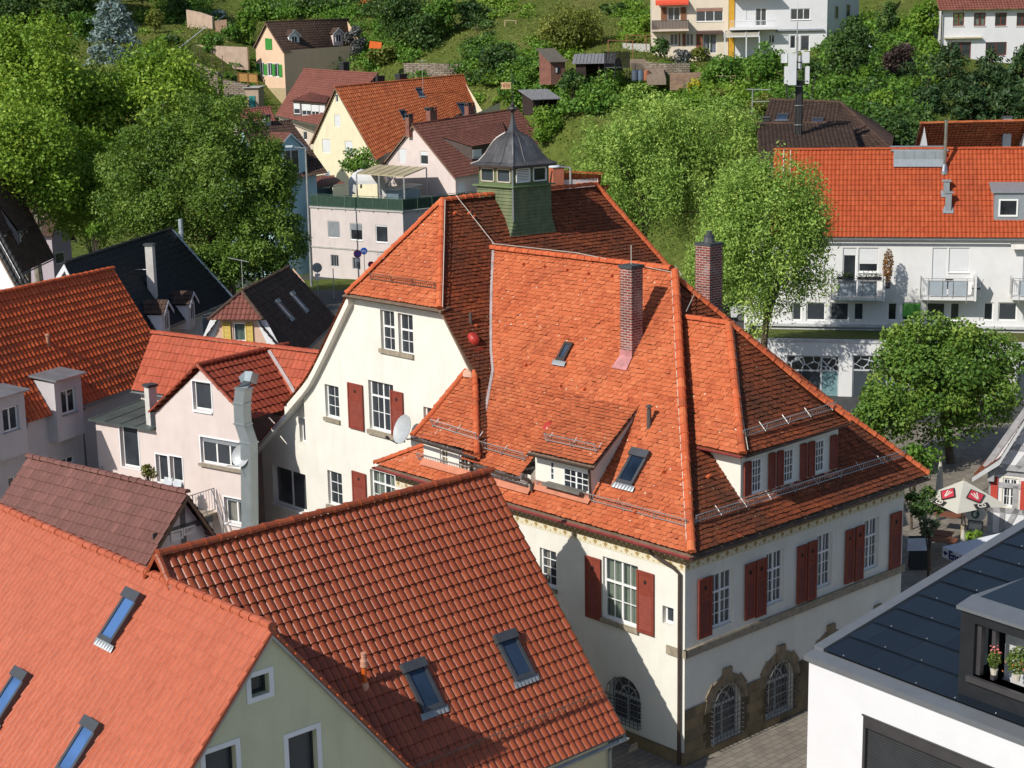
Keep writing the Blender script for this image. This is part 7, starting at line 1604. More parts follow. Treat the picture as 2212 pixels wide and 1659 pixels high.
m=MB();(a,z0),(b_,z1)=w9.uz(*t3(1530,335),d=.5),w9.uz(*t3(1855,322),d=.5);w9.bx(m,a,b_,z0,z1+.05,.01,.5);obj('awning',m,flat('cream_stripe_awning',(.55,.48,.33),.8),r9)
m=MB();m.tube([w9.pt(-.15,zE9,.2),w9.pt(-.15,zb9,.2)],.07,6);obj('downpipe',m,gutter_brown,r9)
yT=-27;uT=yawv(yT);nT=V3(uT[1],-uT[0],0);oT=onz(2131,1172,0)
TI=thing('timber_framed_inn','white half timbered inn with grey beams and red shutters at the right edge','inn',oT)
WT=Wall(oT,uT,nT,[],th=.2);zj=WT.uz(2150,1012)[1];LT=7.0
apT=WT.uz(2212,880);kk=(apT[1]-zj)/(apT[0]+.25)
WT.polys=[[(0,0),(LT,0),(LT,zj),(0,zj)]];WT2=Wall(oT+nT*.12,uT,nT,[[(-.1,zj),(LT,zj),(LT,zj+3.6),(LT/2,zj+kk*LT/2+.1)]],th=.1)
win_px(TI,WT,(2164,1093),(2199,1035),nx=2,nz=3,lights=2,casing=.06,casem=flat('cream_surround',(.68,.64,.52),.8),frame=.06,rec=.08,mat=pvc,glass=dark_glass,mun=.02)
rsh=flat('bright_red_shutter',(.46,.06,.04),.55,var=.06)
for (a,b_)in (((2139,1090),(2157,1030)),((2203,1100),(2221,1040))):
 u0,z0=WT.uz(*a);u1,z1=WT.uz(*b_);m=MB();WT.bx(m,u0,u1,z0,z1,.02,.06);WT.bx(m,u0,u1,z0+.2,z0+.27,.06,.075);WT.bx(m,u0,u1,z1-.27,z1-.2,.06,.075);obj('shutter',m,rsh,TI)
m=MB();WT.build(m);WT2.build(m);m.poly([WT.pt(0,0),WT.pt(0,0,-8),WT.pt(0,zj,-8),WT.pt(0,zj)]);obj('wall',m,white_m,TI)
bt=flat('grey_beam',(.33,.33,.34),.85,var=.2,scale=5);m=MB()
def beam(W_l,a,b_,w_=.2):
 A,B=W_l.pt(*a,.003),W_l.pt(*b_,.003);dd_=nrm(B-A);s_=np.cross(dd_,W_l.n);m.slab([A-s_*w_/2,B-s_*w_/2,B+s_*w_/2,A+s_*w_/2],W_l.n*.03)
zsl=WT.uz(2164,1096)[1];zbt=WT.uz(2145,1150)[1]
for (a,b_)in (((0.1,0),(0.1,zj)),((.0,zj-.12),(LT,zj-.12)),((0,zj-.62),(LT,zj-.62)),((0,zbt-.1),(LT,zbt-.1)),((0,zsl-.1),(LT,zsl-.1)),((.55,zbt),(.55,zsl)),((.62,zbt),(1.1,zsl)),((1.9,zbt),(1.9,zj)),((1.35,zsl),(1.8,zbt)),((3,zbt),(3,zj)),((1.0,zj-.6),(1.0,zsl))):beam(WT,a,b_)
for (a,b_)in (((-.05,zj+.12),(LT,zj+.12)),((.65,zj+.95),(LT,zj+.95)),((1.6,zj+1.0),(1.05,zj+.15)),((1.9,zj+.1),(1.9,zj+2.4)),((-.15,zj+.05),(LT/2,zj+kk*LT/2)),((3,zj),(3,zj+2.6)),((1.6,zj+1.9),(LT,zj+1.9))):beam(WT2,a,b_,.24)
for u_ in (.1,1.5):WT.bx(m,u_-.12,u_+.12,zj-.45,zj-.02,0,.3)
WT.bx(m,-.14,.2,0,.45,0,.25)
obj('timber_frame',m,bt,TI)
ev=WT2.pt(-.55,zj-.28,.45);rd_=WT2.pt(LT/2,zj+kk*LT/2+.25,.45)
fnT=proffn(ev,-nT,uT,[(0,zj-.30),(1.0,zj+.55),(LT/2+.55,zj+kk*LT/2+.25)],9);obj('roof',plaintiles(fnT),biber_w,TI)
m=MB();m.slab([ev-Z*.02,WT2.pt(.45,zj+.52,.45),WT2.pt(.45,zj+.30,.45),ev-Z*.2],-nT*.04);m.slab([WT2.pt(.45,zj+.52,.45),rd_,rd_-Z*.25,WT2.pt(.45,zj+.30,.45)],-nT*.04);obj('verge_board',m,flat('weathered_board',(.46,.47,.48),.8),TI)
sgm=MB();pz=onp(2105,1107,oT+nT*1.4,nT);
SG=thing('hanging_sign','white inn sign with round emblem above a lettered board on a scrolled iron bracket','sign',V3(pz[0],pz[1],pz[2]-1))
def sgp(x,y,d=0):return onp(x,y,oT+nT*(1.1+d),nT)
m=MB();sgn_f=flat('sign_white',(.62,.63,.60),.6,var=.03);sgb=flat('sign_border',(.03,.045,.04),.6)
a,b_=sgp(2091,1147),sgp(2123,1127);ux_=uT*float((b_-a)@uT);hh2=b_[2]-a[2]
a=V3(a[0],a[1],a[2]);m.box(a,ux_,-nT*.05,Z*hh2);obj('board',m,sgn_f,SG);m=MB()
for (p0,p1)in ((a,a+ux_),(a+Z*hh2,a+ux_+Z*hh2),(a,a+Z*hh2),(a+ux_,a+ux_+Z*hh2)):m.tube([p0+nT*.004,p1+nT*.004],.018,4)
obj('border',m,sgb,SG)
c=sgp(2107,1110);m=MB();rs_=[.40,.37,.42,.39,.44,.42,.36,.42,.44,.39,.42,.37];m.slab([c+uT*(rs_[k]*math.cos(k*math.pi/6)*1.05)+Z*(rs_[k]*math.sin(k*math.pi/6)*.78)for k in range(12)],-nT*.05);obj('emblem_board',m,sgn_f,SG)
m=MB();m.slab([c+nT*.008+uT*(.16*math.cos(t))+Z*(.19*math.sin(t))for t in np.linspace(0,2*math.pi,17)[:-1]],-nT*.006);obj('emblem',m,flat('emblem_green',(.05,.13,.10),.6),SG)
m=MB();m.slab([c+nT*.014+uT*(.07*math.cos(t)-.02)+Z*(.10*math.sin(t)-.02)for t in np.linspace(0,2*math.pi,11)[:-1]],-nT*.004);m.slab([c+nT*.014+uT*(.035*math.cos(t)+.03)+Z*(.035*math.sin(t)+.10)for t in np.linspace(0,2*math.pi,9)[:-1]],-nT*.004);obj('emblem_figure',m,sgn_f,SG)
m=MB();wb_=WT.pt(0,zon(2105,1090,c)+.42,0);tipb=sgp(2081,1083);m.tube([wb_,tipb],.022,5);m.lathe(tipb,[(.02,-.05),(.05,0),(.02,.05)],8)
for (cx0,r0)in ((.35,.16),(.62,.20),(.85,.13)):
 q=lin(tipb,wb_,cx0)-Z*.18;m.tube([q+uT*(r0*(1-k/16)*math.cos(k*.75))+Z*(r0*(1-k/16)*math.sin(k*.75))for k in range(14)],.012,4)
m.tube([c+Z*.3,c+Z*.55],.012,4);obj('bracket',m,iron,SG)
def text(s,org,xdir,ydir,size,mat,root,name='lettering',ext=.002,align='CENTER',bold=0.0,shear=0.0):
 cu=bpy.data.curves.new('txt','FONT');cu.body=s;cu.size=size;cu.align_x=align;cu.align_y='CENTER';cu.extrude=ext;cu.offset=bold;cu.shear=shear;cu.resolution_u=2
 to=bpy.data.objects.new('txt',cu);COL.objects.link(to);dg=bpy.context.evaluated_depsgraph_get();me=bpy.data.meshes.new_from_object(to.evaluated_get(dg));bpy.data.objects.remove(to);bpy.data.curves.remove(cu)
 xd,yd=nrm(xdir),nrm(ydir);zd=np.cross(xd,yd);base_=np.asarray(org)-wl(root)
 M_=Matrix(((xd[0],yd[0],zd[0],base_[0]),(xd[1],yd[1],zd[1],base_[1]),(xd[2],yd[2],zd[2],base_[2]),(0,0,0,1)));me.transform(M_);me.materials.clear();me.materials.append(mat)
 o=bpy.data.objects.new(name,me);COL.objects.link(o);o.parent=root;o['_wl']=root['_wl'];return o
ctr=a+ux_*.5+Z*hh2*.5+nT*.012
text('Weinstube im',ctr+Z*.17,uT,Z,.20,flat('sign_ink',(.16,.17,.16),.7),SG,shear=.25);text('"Alten Haus"',ctr-Z*.14,uT,Z,.24,MATS['sign_ink'],SG,shear=.25)
m=MB();q=onp(2115,1000,WT.pt(0,0,1.0),nT);q=sgp(2117,1140,.3);gp=onz(2119,1175,2.0)
def parasol(name,label,top,rad,drop,mat,sides=4,rot=0.,closed=False,valance=0.0,mast=True,ground=0.0):
 t=thing(name,label,'parasol',V3(top[0],top[1],ground));m=MB()
 if closed:
  m.lathe(V3(top[0],top[1],top[2]-1.9),[(.05,0),(.15,.15),(.17,.5),(.10,1.4),(.03,1.9)],8);obj('canopy',m,mat,t)
 else :
  rim=[top+V3(rad*math.cos(rot+2*math.pi*k/sides),rad*math.sin(rot+2*math.pi*k/sides),-drop)for k in range(sides)]
  for k in range(sides):
   p,q=rim[k],rim[(k+1)%sides];md=(p+q)/2+Z*.05;mid=lin(top,md,.55)-Z*.04
   m.add([top,lin(top,p,.5)-Z*.0,p,md,q,lin(top,q,.5),mid],[(0,1,6),(1,2,3,6),(3,4,5,6),(5,0,6)])
   if valance:m.add([p,md,q,q-Z*valance,md-Z*valance,p-Z*valance],[(0,1,4,5),(1,2,3,4)])
  obj('canopy',m,mat,t)
 m=MB();m.tube([V3(top[0],top[1],ground),top+Z*.05],.04,8);obj('pole',m,flat('pale_wood_pole',(.40,.33,.22),.6),t)
 return t,(None if closed else rim)
can1=leafmat('cream_canvas',(.62,.60,.52),(.62,.60,.52),(.62,.60,.52),.18,.9)
can2=leafmat('white_blue_canvas',(.66,.68,.74),(.66,.68,.74),(.66,.68,.74),.18,.9)
tp1=onz(2082,1037,3.2)
fc,rc_,lc=onz(2068,1110,2.35),onz(2150,1075,2.35),onz(2006,1060,2.35)
r1_=float(np.linalg.norm(fc-V3(tp1[0],tp1[1],2.35)));PU,rim=parasol('large_parasol','large cream square parasol with red diamond emblems in the beer garden',tp1,r1_,.85,can1,4,math.atan2(fc[1]-tp1[1],fc[0]-tp1[0]))
def on_panel(k0,k1,s,t,lift=.03):
 p,q=rim[k0],rim[k1];e=lin(p,q,s);n_=np.cross(p-tp1,q-tp1);n_=nrm(n_)if n_[2]>0 else -nrm(n_);return lin(tp1,e,t)+n_*lift,n_,nrm(q-p),nrm(tp1-e)
redd=flat('emblem_red2',(.50,.035,.06),.7);blk=flat('emblem_black',(.02,.02,.02),.7);cr=flat('emblem_cream',(.62,.58,.50),.8)
for (k0,k1)in ((0,1),(0,3)):
 c,n_,ux2,uy2=on_panel(k0,k1,.5,.58,.06);sg_=1 if (np.cross(ux2,uy2)@n_)>0 else -1;ux2=ux2*sg_
 m=MB();s_=.44;m.slab([c-uy2*s_*.8,c+ux2*s_,c+uy2*s_*.8,c-ux2*s_],n_*.004);obj('emblem_border',m,blk,PU)
 c2=c+n_*.008;m=MB();s2=.37;m.slab([c2-uy2*s2*.8,c2+ux2*s2,c2+uy2*s2*.8,c2-ux2*s2],n_*.004);obj('emblem',m,redd,PU)
 c3=c+n_*.016;m=MB()
 for (x0,x1)in ((-.13,-.04),(0,0),(.13,.04)):m.slab([c3+ux2*(x0-.03)+uy2*.14,c3+ux2*(x0+.03)+uy2*.14,c3+ux2*(x1*.5+.02)-uy2*.16,c3+ux2*(x1*.5-.02)-uy2*.16],n_*.003)
 obj('emblem_strokes',m,cr,PU);m=MB();cc_=c-uy2*.46+n_*.01;m.slab([cc_-ux2*.32-uy2*.11,cc_+ux2*.32-uy2*.11,cc_+ux2*.32+uy2*.11,cc_-ux2*.32+uy2*.11],n_*.003);obj('emblem_border',m,blk,PU)
 text('CD',cc_+n_*.008,ux2,uy2,.25,cr,PU,bold=.01)
eA_,eB_=onz(2036,1181,2.25),onz(2085,1201,2.25);ud=nrm(eB_-eA_);no=V3(ud[1],-ud[0],0);no=no if no[1]<0 else -no;eB_=eA_+ud*3.0
ctr2=eA_+ud*1.5-no*1.5;PV=thing('mineral_water_parasol','white blue parasol with dark blue lettering on its valance near the dark roof edge','parasol',V3(*ctr2[:2],0))
rim2=[eA_,eB_,eB_-no*3,eA_-no*3];tp2=ctr2+Z*.75;m=MB()
for k in range(4):p,q=rim2[k],rim2[(k+1)%4];m.poly([tp2,p,q]);m.poly([p,q,q-Z*.36,p-Z*.36])
obj('canopy',m,can2,PV);m=MB();m.tube([V3(*ctr2[:2],0),tp2],.04,8);obj('pole',m,flat('pale_wood_pole',(.40,.33,.22),.6),PV)
text('Ensinger',eA_+ud*1.02-Z*.19+no*.02,ud,Z,.40,flat('navy_ink',(.008,.015,.10),.6),PV,bold=.014)
m=MB();m.slab([eA_+ud*.16+no*.015-Z*.10,eA_+ud*.30+no*.015-Z*.16,eA_+ud*.16+no*.015-Z*.26,eA_+ud*.05+no*.015-Z*.16],no*.004);obj('emblem',m,MATS['navy_ink'],PV)
parasol('closed_parasol','closed white parasol standing behind the big cream one',onz(2032,990,2.6)+V3(0,0,0),0,0,can1,closed=True);parasol('closed_parasol','closed cream parasol standing below the inn sign',onz(2081,1140,2.2),0,0,can1,closed=True)
mb_=onz(1985,1232,0);MBd=thing('menu_board','dark a-frame menu board with white sheet and red edge in the alley','sign',mb_)
m=MB();m.slab([mb_+V3(-.36,0,0),mb_+V3(.36,0,0),mb_+V3(.36,.25,1.25),mb_+V3(-.36,.25,1.25)],V3(0,.03,0));obj('board',m,flat('black_board',(.02,.02,.02),.6),MBd)
m=MB();m.box(mb_+V3(-.42,.12,.72),V3(.84,0,0),V3(0,.02,.0),Z*.48);obj('sheet',m,flat('paper_white',(.60,.64,.74),.7),MBd);m=MB();m.slab([mb_+V3(.37,-.02,0),mb_+V3(.44,-.02,0),mb_+V3(.44,.24,1.3),mb_+V3(.37,.24,1.3)],V3(0,.05,0));m.slab([mb_+V3(-.3,.45,0),mb_+V3(.3,.45,0),mb_+V3(.3,.26,1.25),mb_+V3(-.3,.26,1.25)],V3(0,.02,0));obj('frame',m,shutter_red,MBd)
for k,(x,y)in enumerate(((2022,1190),(2052,1150),(2030,1205))):
 p=onz(x,y,0);T=thing('beer_table',['wooden beer garden table beside the leafy pot plant','wooden beer garden table under the big parasol','wooden beer garden table nearest the menu board'][k],'table',p,'beer garden tables');m=MB()
 for i in range(5):m.box(p+uT*-.6+nT*(-.35+i*.145)+Z*.72,uT*1.2,nT*.13,Z*.03)
 obj('tabletop',m,flat('reddish_wood',(.20,.075,.04),.6,var=.2),T)
 for (a,b_)in ((-1,-1),(1,-1),(1,1),(-1,1)):m=MB();m.tube([p+uT*a*.55+nT*b_*.32,p+uT*a*.5+nT*b_*.28+Z*.72],.02,5);obj('leg',m,iron,T)
def sign_post(x,y,name,label,h_,items,Y=None):
 p=onz(x,y,0);t=thing(name,label,'road sign',p);m=MB();m.tube([p,p+Z*h_],.03,6);obj('pole',m,galv,t)
 for (zz,shape,r,mt,mt2)in items:
  m=MB();f=V3(0,-.05,zz)
  if shape=='disc':
   m.slab([p+f+V3(r*math.cos(a),0,r*math.sin(a))for a in np.linspace(0,2*math.pi,19)[:-1]],V3(0,-.02,0));o=obj('sign_plate',m,mt,t)
   if mt2:m=MB();m.slab([p+f+V3(r*.78*math.cos(a),-.022,r*.78*math.sin(a))for a in np.linspace(0,2*math.pi,19)[:-1]],V3(0,-.004,0));obj('sign_face',m,mt2,o)
  else :
   m.box(p+f+V3(-r,0,-r*.6),V3(2*r,0,0),V3(0,-.02,0),V3(0,0,r*1.2));o=obj('sign_plate',m,mt,t)
 return t,p
sred=flat('sign_red',(.45,.02,.02),.45);sblu=flat('sign_blue',(.02,.10,.45),.45);sgry=flat('sign_back',(.38,.40,.40),.5,.3);swh=flat('sign_face_white',(.70,.70,.70),.5)
t,p=sign_post(775,618,'no_parking_sign','round blue and red parking sign with small white plate before the pink wall',3.0,[(2.75,'disc',.34,sred,sblu),(2.2,'rect',.22,swh,None)])
m=MB();
for s in (-1,1):m.box(p+V3(0,-.085,2.75)-V3(.2,0,s*.2)-V3(.03,0,0),V3(.4,0,s*.4),V3(0,-.003,0),V3(.06,0,0))
obj('cross',m,sred,t)
t,p=sign_post(789,614,'cycle_sign','round blue cycle route sign on a grey pole',3.1,[(2.85,'disc',.30,sblu,None)])
m=MB();
for s in (-1,1):m.tube([p+V3(s*.12+.07*math.cos(a),-.08,2.80+.07*math.sin(a))for a in np.linspace(0,2*math.pi,11)],.012,4)
m.tube([p+V3(-.12,-.08,2.80),p+V3(-.03,-.08,2.93),p+V3(.08,-.08,2.92),p+V3(.12,-.08,2.80)],.012,4);obj('bicycle_symbol',m,swh,t)
sign_post(804,634,'red_sign','small red round sign with two white plates nearest the orange hip',2.6,[(2.4,'disc',.26,sred,flat('sign_dull',(.30,.04,.10),.5)),(1.95,'rect',.20,swh,None),(1.6,'rect',.20,swh,None)])
sign_post(688,640,'sign_back','grey back of a round road sign with small white plates and red pole top',2.7,[(2.35,'disc',.40,sgry,None),(1.75,'rect',.20,swh,None),(1.4,'rect',.16,swh,None)])
p=onz(722,645,0);m=MB();m.tube([p,p+Z*2.4],.04,6);m.lathe(p+Z*2.4,[(.05,0),(.05,.04)],6);solo('bollard_post',m,galv,p,'plain pale post on the kerb right of the grey road sign','post')
def lamp(name,label,x,ytop,Y,yarm,xarm,zbase,side_long=None):
 b0=ony(x,ytop,Y);t=thing(name,label,'street lamp',V3(b0[0],b0[1],zbase));m=MB();m.tube([V3(b0[0],b0[1],zbase),b0],.11,8,r2=.06);e=ony(xarm,yarm,Y);zz=ony(x,yarm,Y)[2];m.tube([V3(b0[0],b0[1],zz),V3(e[0],b0[1],zz)],.04,6);obj('pole',m,galv,t)
 m=MB();q=V3(e[0],b0[1],zz-.45);m.lathe(q,[(.02,0),(.30,.02),(.32,.12),(.18,.28),(.06,.40),(.05,.48)],12);obj('lamp_head',m,flat('lamp_pale',(.58,.63,.65),.4),t);return t
lamp('street_lamp','slender pole lamp with bell shaped head beside the hillside steps',1854,72,148,94,1876,gz(*ony(1854,200,148)[:2]))
b0=ony(660,320,133);t=thing('street_lamp','tall grey pole lamp with flat arm in front of the light blue house','street lamp',V3(b0[0],b0[1],0));m=MB();m.tube([V3(b0[0],b0[1],0),b0],.12,8,r2=.07);e=ony(630,318,133);m.tube([b0,e],.05,6);obj('pole',m,galv,t);m=MB();m.slab([e+V3(-.5,-.15,0),e+V3(.1,-.15,0),e+V3(.1,.15,.05),e+V3(-.5,.15,.05)],Z*.1);obj('lamp_head',m,MATS['lamp_pale'],t)
b0=ony(1232,362,92);t=thing('street_lamp','street lamp with oval head peeping over the tiled ridge by the green tree','street lamp',V3(b0[0],b0[1],0));m=MB();m.tube([V3(b0[0],b0[1],0),b0],.09,8,r2=.06);e=ony(1205,360,92);m.tube([b0,e],.04,6);obj('pole',m,galv,t)
m=MB();V=[];F=[];m.lathe(e+V3(-.2,0,-.08),[(.05,0),(.36,.05),(.36,.1),(.2,.2),(.05,.24)],14);obj('lamp_head',m,MATS['lamp_pale'],t)
h=ghouse('low_red_roof_house','low red tiled roof with orange chimney behind the town hall ridge',(1190,372),102,20,(1300,378),(1185,412),None,red_t,red_t,rose,base=0);finish(h);chim(h['root'],1201,357,h['on'](1202,392),.75,flat('orange_render',(.44,.14,.08),.85),d=h['d'])
cpos=onz(1640,692,0);cy=-8;cd_,cn=yawv(cy),left(yawv(cy));CAR=thing('parked_car','white hatchback with dark tyre parked beyond the tree, partly hidden by the white block','car',cpos)
car_w=flat('car_white',(.62,.64,.66),.3,.1,spec=.6,var=.03)
prof=[(-2.0,.35),(-2.05,.75),(-1.85,1.0),(-1.1,1.05),(-.45,1.45),(.9,1.48),(1.75,1.05),(2.0,.95),(2.05,.4)]
m=MB();n_=len(prof)
sect=[(-.86,.93),(-.80,1.0),(.80,1.0),(.86,.93)]
V=[]
for (off,sc)in sect:
 for (x,z)in prof:V.append(cpos+cd_*x*(sc if z>1.1 else 1)+cn*off*(.86 if z>1.2 else 1)+Z*z)
F=[tuple(range(n_))[::-1],tuple(range(3*n_,4*n_))]
for i in range(3):
 for k in range(n_):F.append((i*n_+k,i*n_+(k+1)%n_,(i+1)*n_+(k+1)%n_,(i+1)*n_+k))
m.add(V,F);obj('body',m,car_w,CAR)
m=MB()
for s in (-1,1):m.slab([cpos+cd_*-.95+cn*s*.83+Z*1.06,cpos+cd_*1.5+cn*s*.83+Z*1.06,cpos+cd_*.85+cn*s*.755+Z*1.40,cpos+cd_*-.42+cn*s*.755+Z*1.38],cn*s*.012)
for (xa,za,xb,zb_)in ((-1.06,1.08,-.5,1.42),(1.70,1.08,.95,1.45)):m.slab([cpos+cd_*xa+cn*.7+Z*za,cpos+cd_*xa-cn*.7+Z*za,cpos+cd_*xb-cn*.66+Z*zb_,cpos+cd_*xb+cn*.66+Z*zb_],(cd_*(-1 if xa<0 else 1)+Z)*.012)
obj('window',m,glassmat(),CAR)
for (x,s)in ((-1.3,-1),(1.3,-1),(-1.3,1),(1.3,1)):
 c=cpos+cd_*x+cn*s*.80+Z*.32;m=MB();ring=lambda r:[c+cd_*r*math.cos(a)+Z*r*math.sin(a)for a in np.linspace(0,2*math.pi,19)[:-1]]
 m.slab(ring(.32),cn*s*.10);o=obj('wheel',m,flat('tyre',(.02,.02,.02),.8),CAR);m=MB();m.slab([q+cn*s*.102 for q in ring(.2)],cn*s*.006);obj('rim',m,flat('alloy',(.35,.36,.37),.35,.8),o)
for s in (-1,1):m=MB();m.box(cpos-cd_*2.06+cn*s*.6-cn*.15+Z*.7,cd_*.05,cn*.3,Z*.15);obj('headlight',m,flat('lamp_lens',(.6,.62,.65),.15),CAR)
for k,(x,y,hgt,lab,mt)in enumerate(((2147,1457,.42,'small potted plant with pink flowers on the dark dormer window sill','f'),(2196,1470,.62,'leafy green potted plant with orange blossoms further right on the dormer sill','g'))):
 p=onp(x,y,WDm.pt(0,0,-.12),WDm.n);t=thing('potted_plant',lab,'plant',p,'plants on the dormer sill');m=MB();m.lathe(p,[(.06,0),(.085,.13),(.07,.13)],10);obj('pot',m,flat('cream_pot',(.55,.50,.42),.6),t)
 obj('foliage',leafball('f',p+Z*(.13+hgt*.5),.13+.1*k,.10,hgt*.5,260+260*k,.075,lf_dark,seed=21+k),leafmat('leaf_pot',(.06,.11,.02),(.13,.20,.035),(.24,.30,.07),.3),t)
 q=MB();rr_=np.random.default_rng(k+60);P=p+Z*(.13+hgt*(.85 if k==0 else .3))+rr_.normal(size=(40,3))*np.array([.06+.05*k,.05,.08]);add_leaves(q,P,np.tile([0,-1.,.4],(40,1)),.06,rr_,np.full(40,.5));obj('blossoms',q,flat('blossom_pink',(.60,.16,.14),.7)if k==0 else flat('blossom_orange',(.60,.18,.05),.7),t)
lf_plane=leafmat('leaf_plane',(0.102,0.215,0.0186),(0.233,0.377,0.0335),(0.488,0.617,0.0836),.35)
lf_walnut=leafmat('leaf_walnut',(0.0618,0.126,0.0167),(0.133,0.237,0.0298),(0.252,0.361,0.0632),.3)
lf_willow=leafmat('leaf_willow',(0.151,0.275,0.045),(0.313,0.485,0.092),(0.582,0.732,0.174),.38)
lf_chest=leafmat('leaf_chestnut',(0.0625,0.144,0.0205),(0.141,0.262,0.0368),(0.292,0.405,0.0716),.28)
lf_mid=leafmat('leaf_mid',(0.0558,0.145,0.0188),(0.121,0.255,0.03),(0.223,0.38,0.0563),.3)
lf_deep=leafmat('leaf_deep',(0.0282,0.0725,0.0186),(0.0605,0.125,0.026),(0.121,0.202,0.0372),.25)
lf_bright=leafmat('leaf_bright',(0.093,0.202,0.0186),(0.171,0.31,0.031),(0.295,0.434,0.062),.35)
lf_olive=leafmat('leaf_olive',(0.0938,0.125,0.0217),(0.171,0.205,0.0341),(0.29,0.294,0.062),.3)
lf_fir=leafmat('needle_fir',(.022,.055,.018),(.042,.092,.03),(.09,.15,.045),.2)
lf_cedar=leafmat('needle_blue',(0.116,0.178,0.178),(0.202,0.279,0.271),(0.326,0.419,0.403),.15)
lf_purple=leafmat('leaf_purple',(0.0341,0.0217,0.0217),(0.0697,0.0434,0.0403),(0.132,0.0853,0.0697),.2)
lf_yellow=leafmat('leaf_yellow',(0.341,0.31,0.0155),(0.589,0.512,0.0232),(0.806,0.713,0.062),.3)
lf_grey=leafmat('leaf_grey',(0.0775,0.0853,0.0853),(0.132,0.139,0.139),(0.217,0.225,0.217),.15)
lf_core=leafmat('leaf_core',(0.0093,0.0186,0.0062),(0.0155,0.0279,0.00775),(0.0248,0.0403,0.0109),.05,.9)
bark=flat('bark',(.10,.075,.05),.95,var=.35,scale=5,bump=.03);bark_pale=flat('bark_pale',(.24,.21,.16),.9,var=.4,scale=3,bump=.02)
def tree(name,label,cx,cy,hw,hh,Y,mat,cover=5.0,px=3.6,lobes=26,lr=.36,seed=0,cat='tree',group=None,trunk=True,droop=0.,asp=.62,bias=.35,depth=.85,barkm=None,base=None,nmax=70000,tr=None,squash=1.0,fill=6):
 rng=np.random.default_rng(seed+1000);c=ony(cx,cy,Y);k=Y/FPX;R=np.array([hw*k,hw*k*depth,hh*k]);leaf=px*Y/1580.0
 g=gz(c[0],c[1])if base is None else base
 n=int(min(nmax,cover*math.pi*hw*hh*.2143/(px*px*.33)))
 root=thing(name,label,cat,V3(c[0],c[1],min(g,c[2]-R[2]*.6)),group)
 d=rng.normal(size=(lobes,3));d[:,2]=d[:,2]*.9+.25;d/=np.linalg.norm(d,axis=1)[:,None]
 rad=rng.uniform(.45,.98,lobes)[:,None];LC=c+d*rad*R*(1-lr*.55);LR=R.min()*lr*rng.uniform(.65,1.25,lobes)
 LR3=np.stack([LR*rng.uniform(.9,1.3,lobes),LR*rng.uniform(.9,1.3,lobes),LR*squash*rng.uniform(.7,1.0,lobes)],1)*np.array([max(1,R[0]/R[2])**.5,1,max(1,R[2]/R[0])**.6])
 w=LR**2;w/=w.sum();li=rng.choice(lobes,n,p=w)
 dd=rng.normal(size=(n,3));dd[:,2]+=bias;dd/=np.linalg.norm(dd,axis=1)[:,None]
 rr=rng.uniform(.3,1.08,n)**.6
 P=LC[li]+dd*rr[:,None]*LR3[li]
 if droop:P[:,2]-=rng.uniform(0,1,n)**2*R[2]*droop
 on=dd*.6+(P-c)/R*.5;on/=np.linalg.norm(on,axis=1)[:,None]+1e-9
 lt=rng.normal(0,.19,lobes);t=np.clip(.48+lt[li]+rng.normal(0,.2,n),0,1)
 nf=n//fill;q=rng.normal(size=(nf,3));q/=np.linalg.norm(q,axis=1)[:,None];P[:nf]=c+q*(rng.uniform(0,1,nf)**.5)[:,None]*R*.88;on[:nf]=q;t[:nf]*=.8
 keep=P[:,2]>min(g-.2,c[2])
 mb=MB();add_leaves(mb,P[keep],on[keep],leaf,rng,t[keep],.6,asp,droop=.45 if droop else 0)
 obj('crown',mb,mat,root)
 if trunk:
  m=MB();tb=V3(c[0],c[1],g-.3)if tr is None else np.array([tr[0],tr[1],g-.3]);r0=max(.06,R[0]*.055)
  top=c+V3(0,0,R[2]*.25);m.tube([tb,lin(tb,top,.35)+V3(*rng.normal(0,R[0]*.03,2),0),lin(tb,top,.7)+V3(*rng.normal(0,R[0]*.05,2),0),top],r0,8,r2=r0*.3)
  for j in rng.choice(lobes,min(lobes,9),replace=False):
   s=lin(tb,top,rng.uniform(.35,.85));e=LC[j];m.tube([s,lin(s,e,.5)+V3(0,0,R[2]*.04),e],r0*.42,5,r2=r0*.12)
  obj('trunk',m,barkm or bark,root)
 return root
def march(x,y,Y0=112.,Y1=300.):
 d=ray(x,y);Ys=np.arange(Y0,Y1,.8);P=CAM[None]+d[None]*(Ys/d[1])[:,None];z=hz(P[:,0],P[:,1]);k=np.nonzero(P[:,2]<=z)[0]
 return float(Ys[k[0]])if len(k)else None
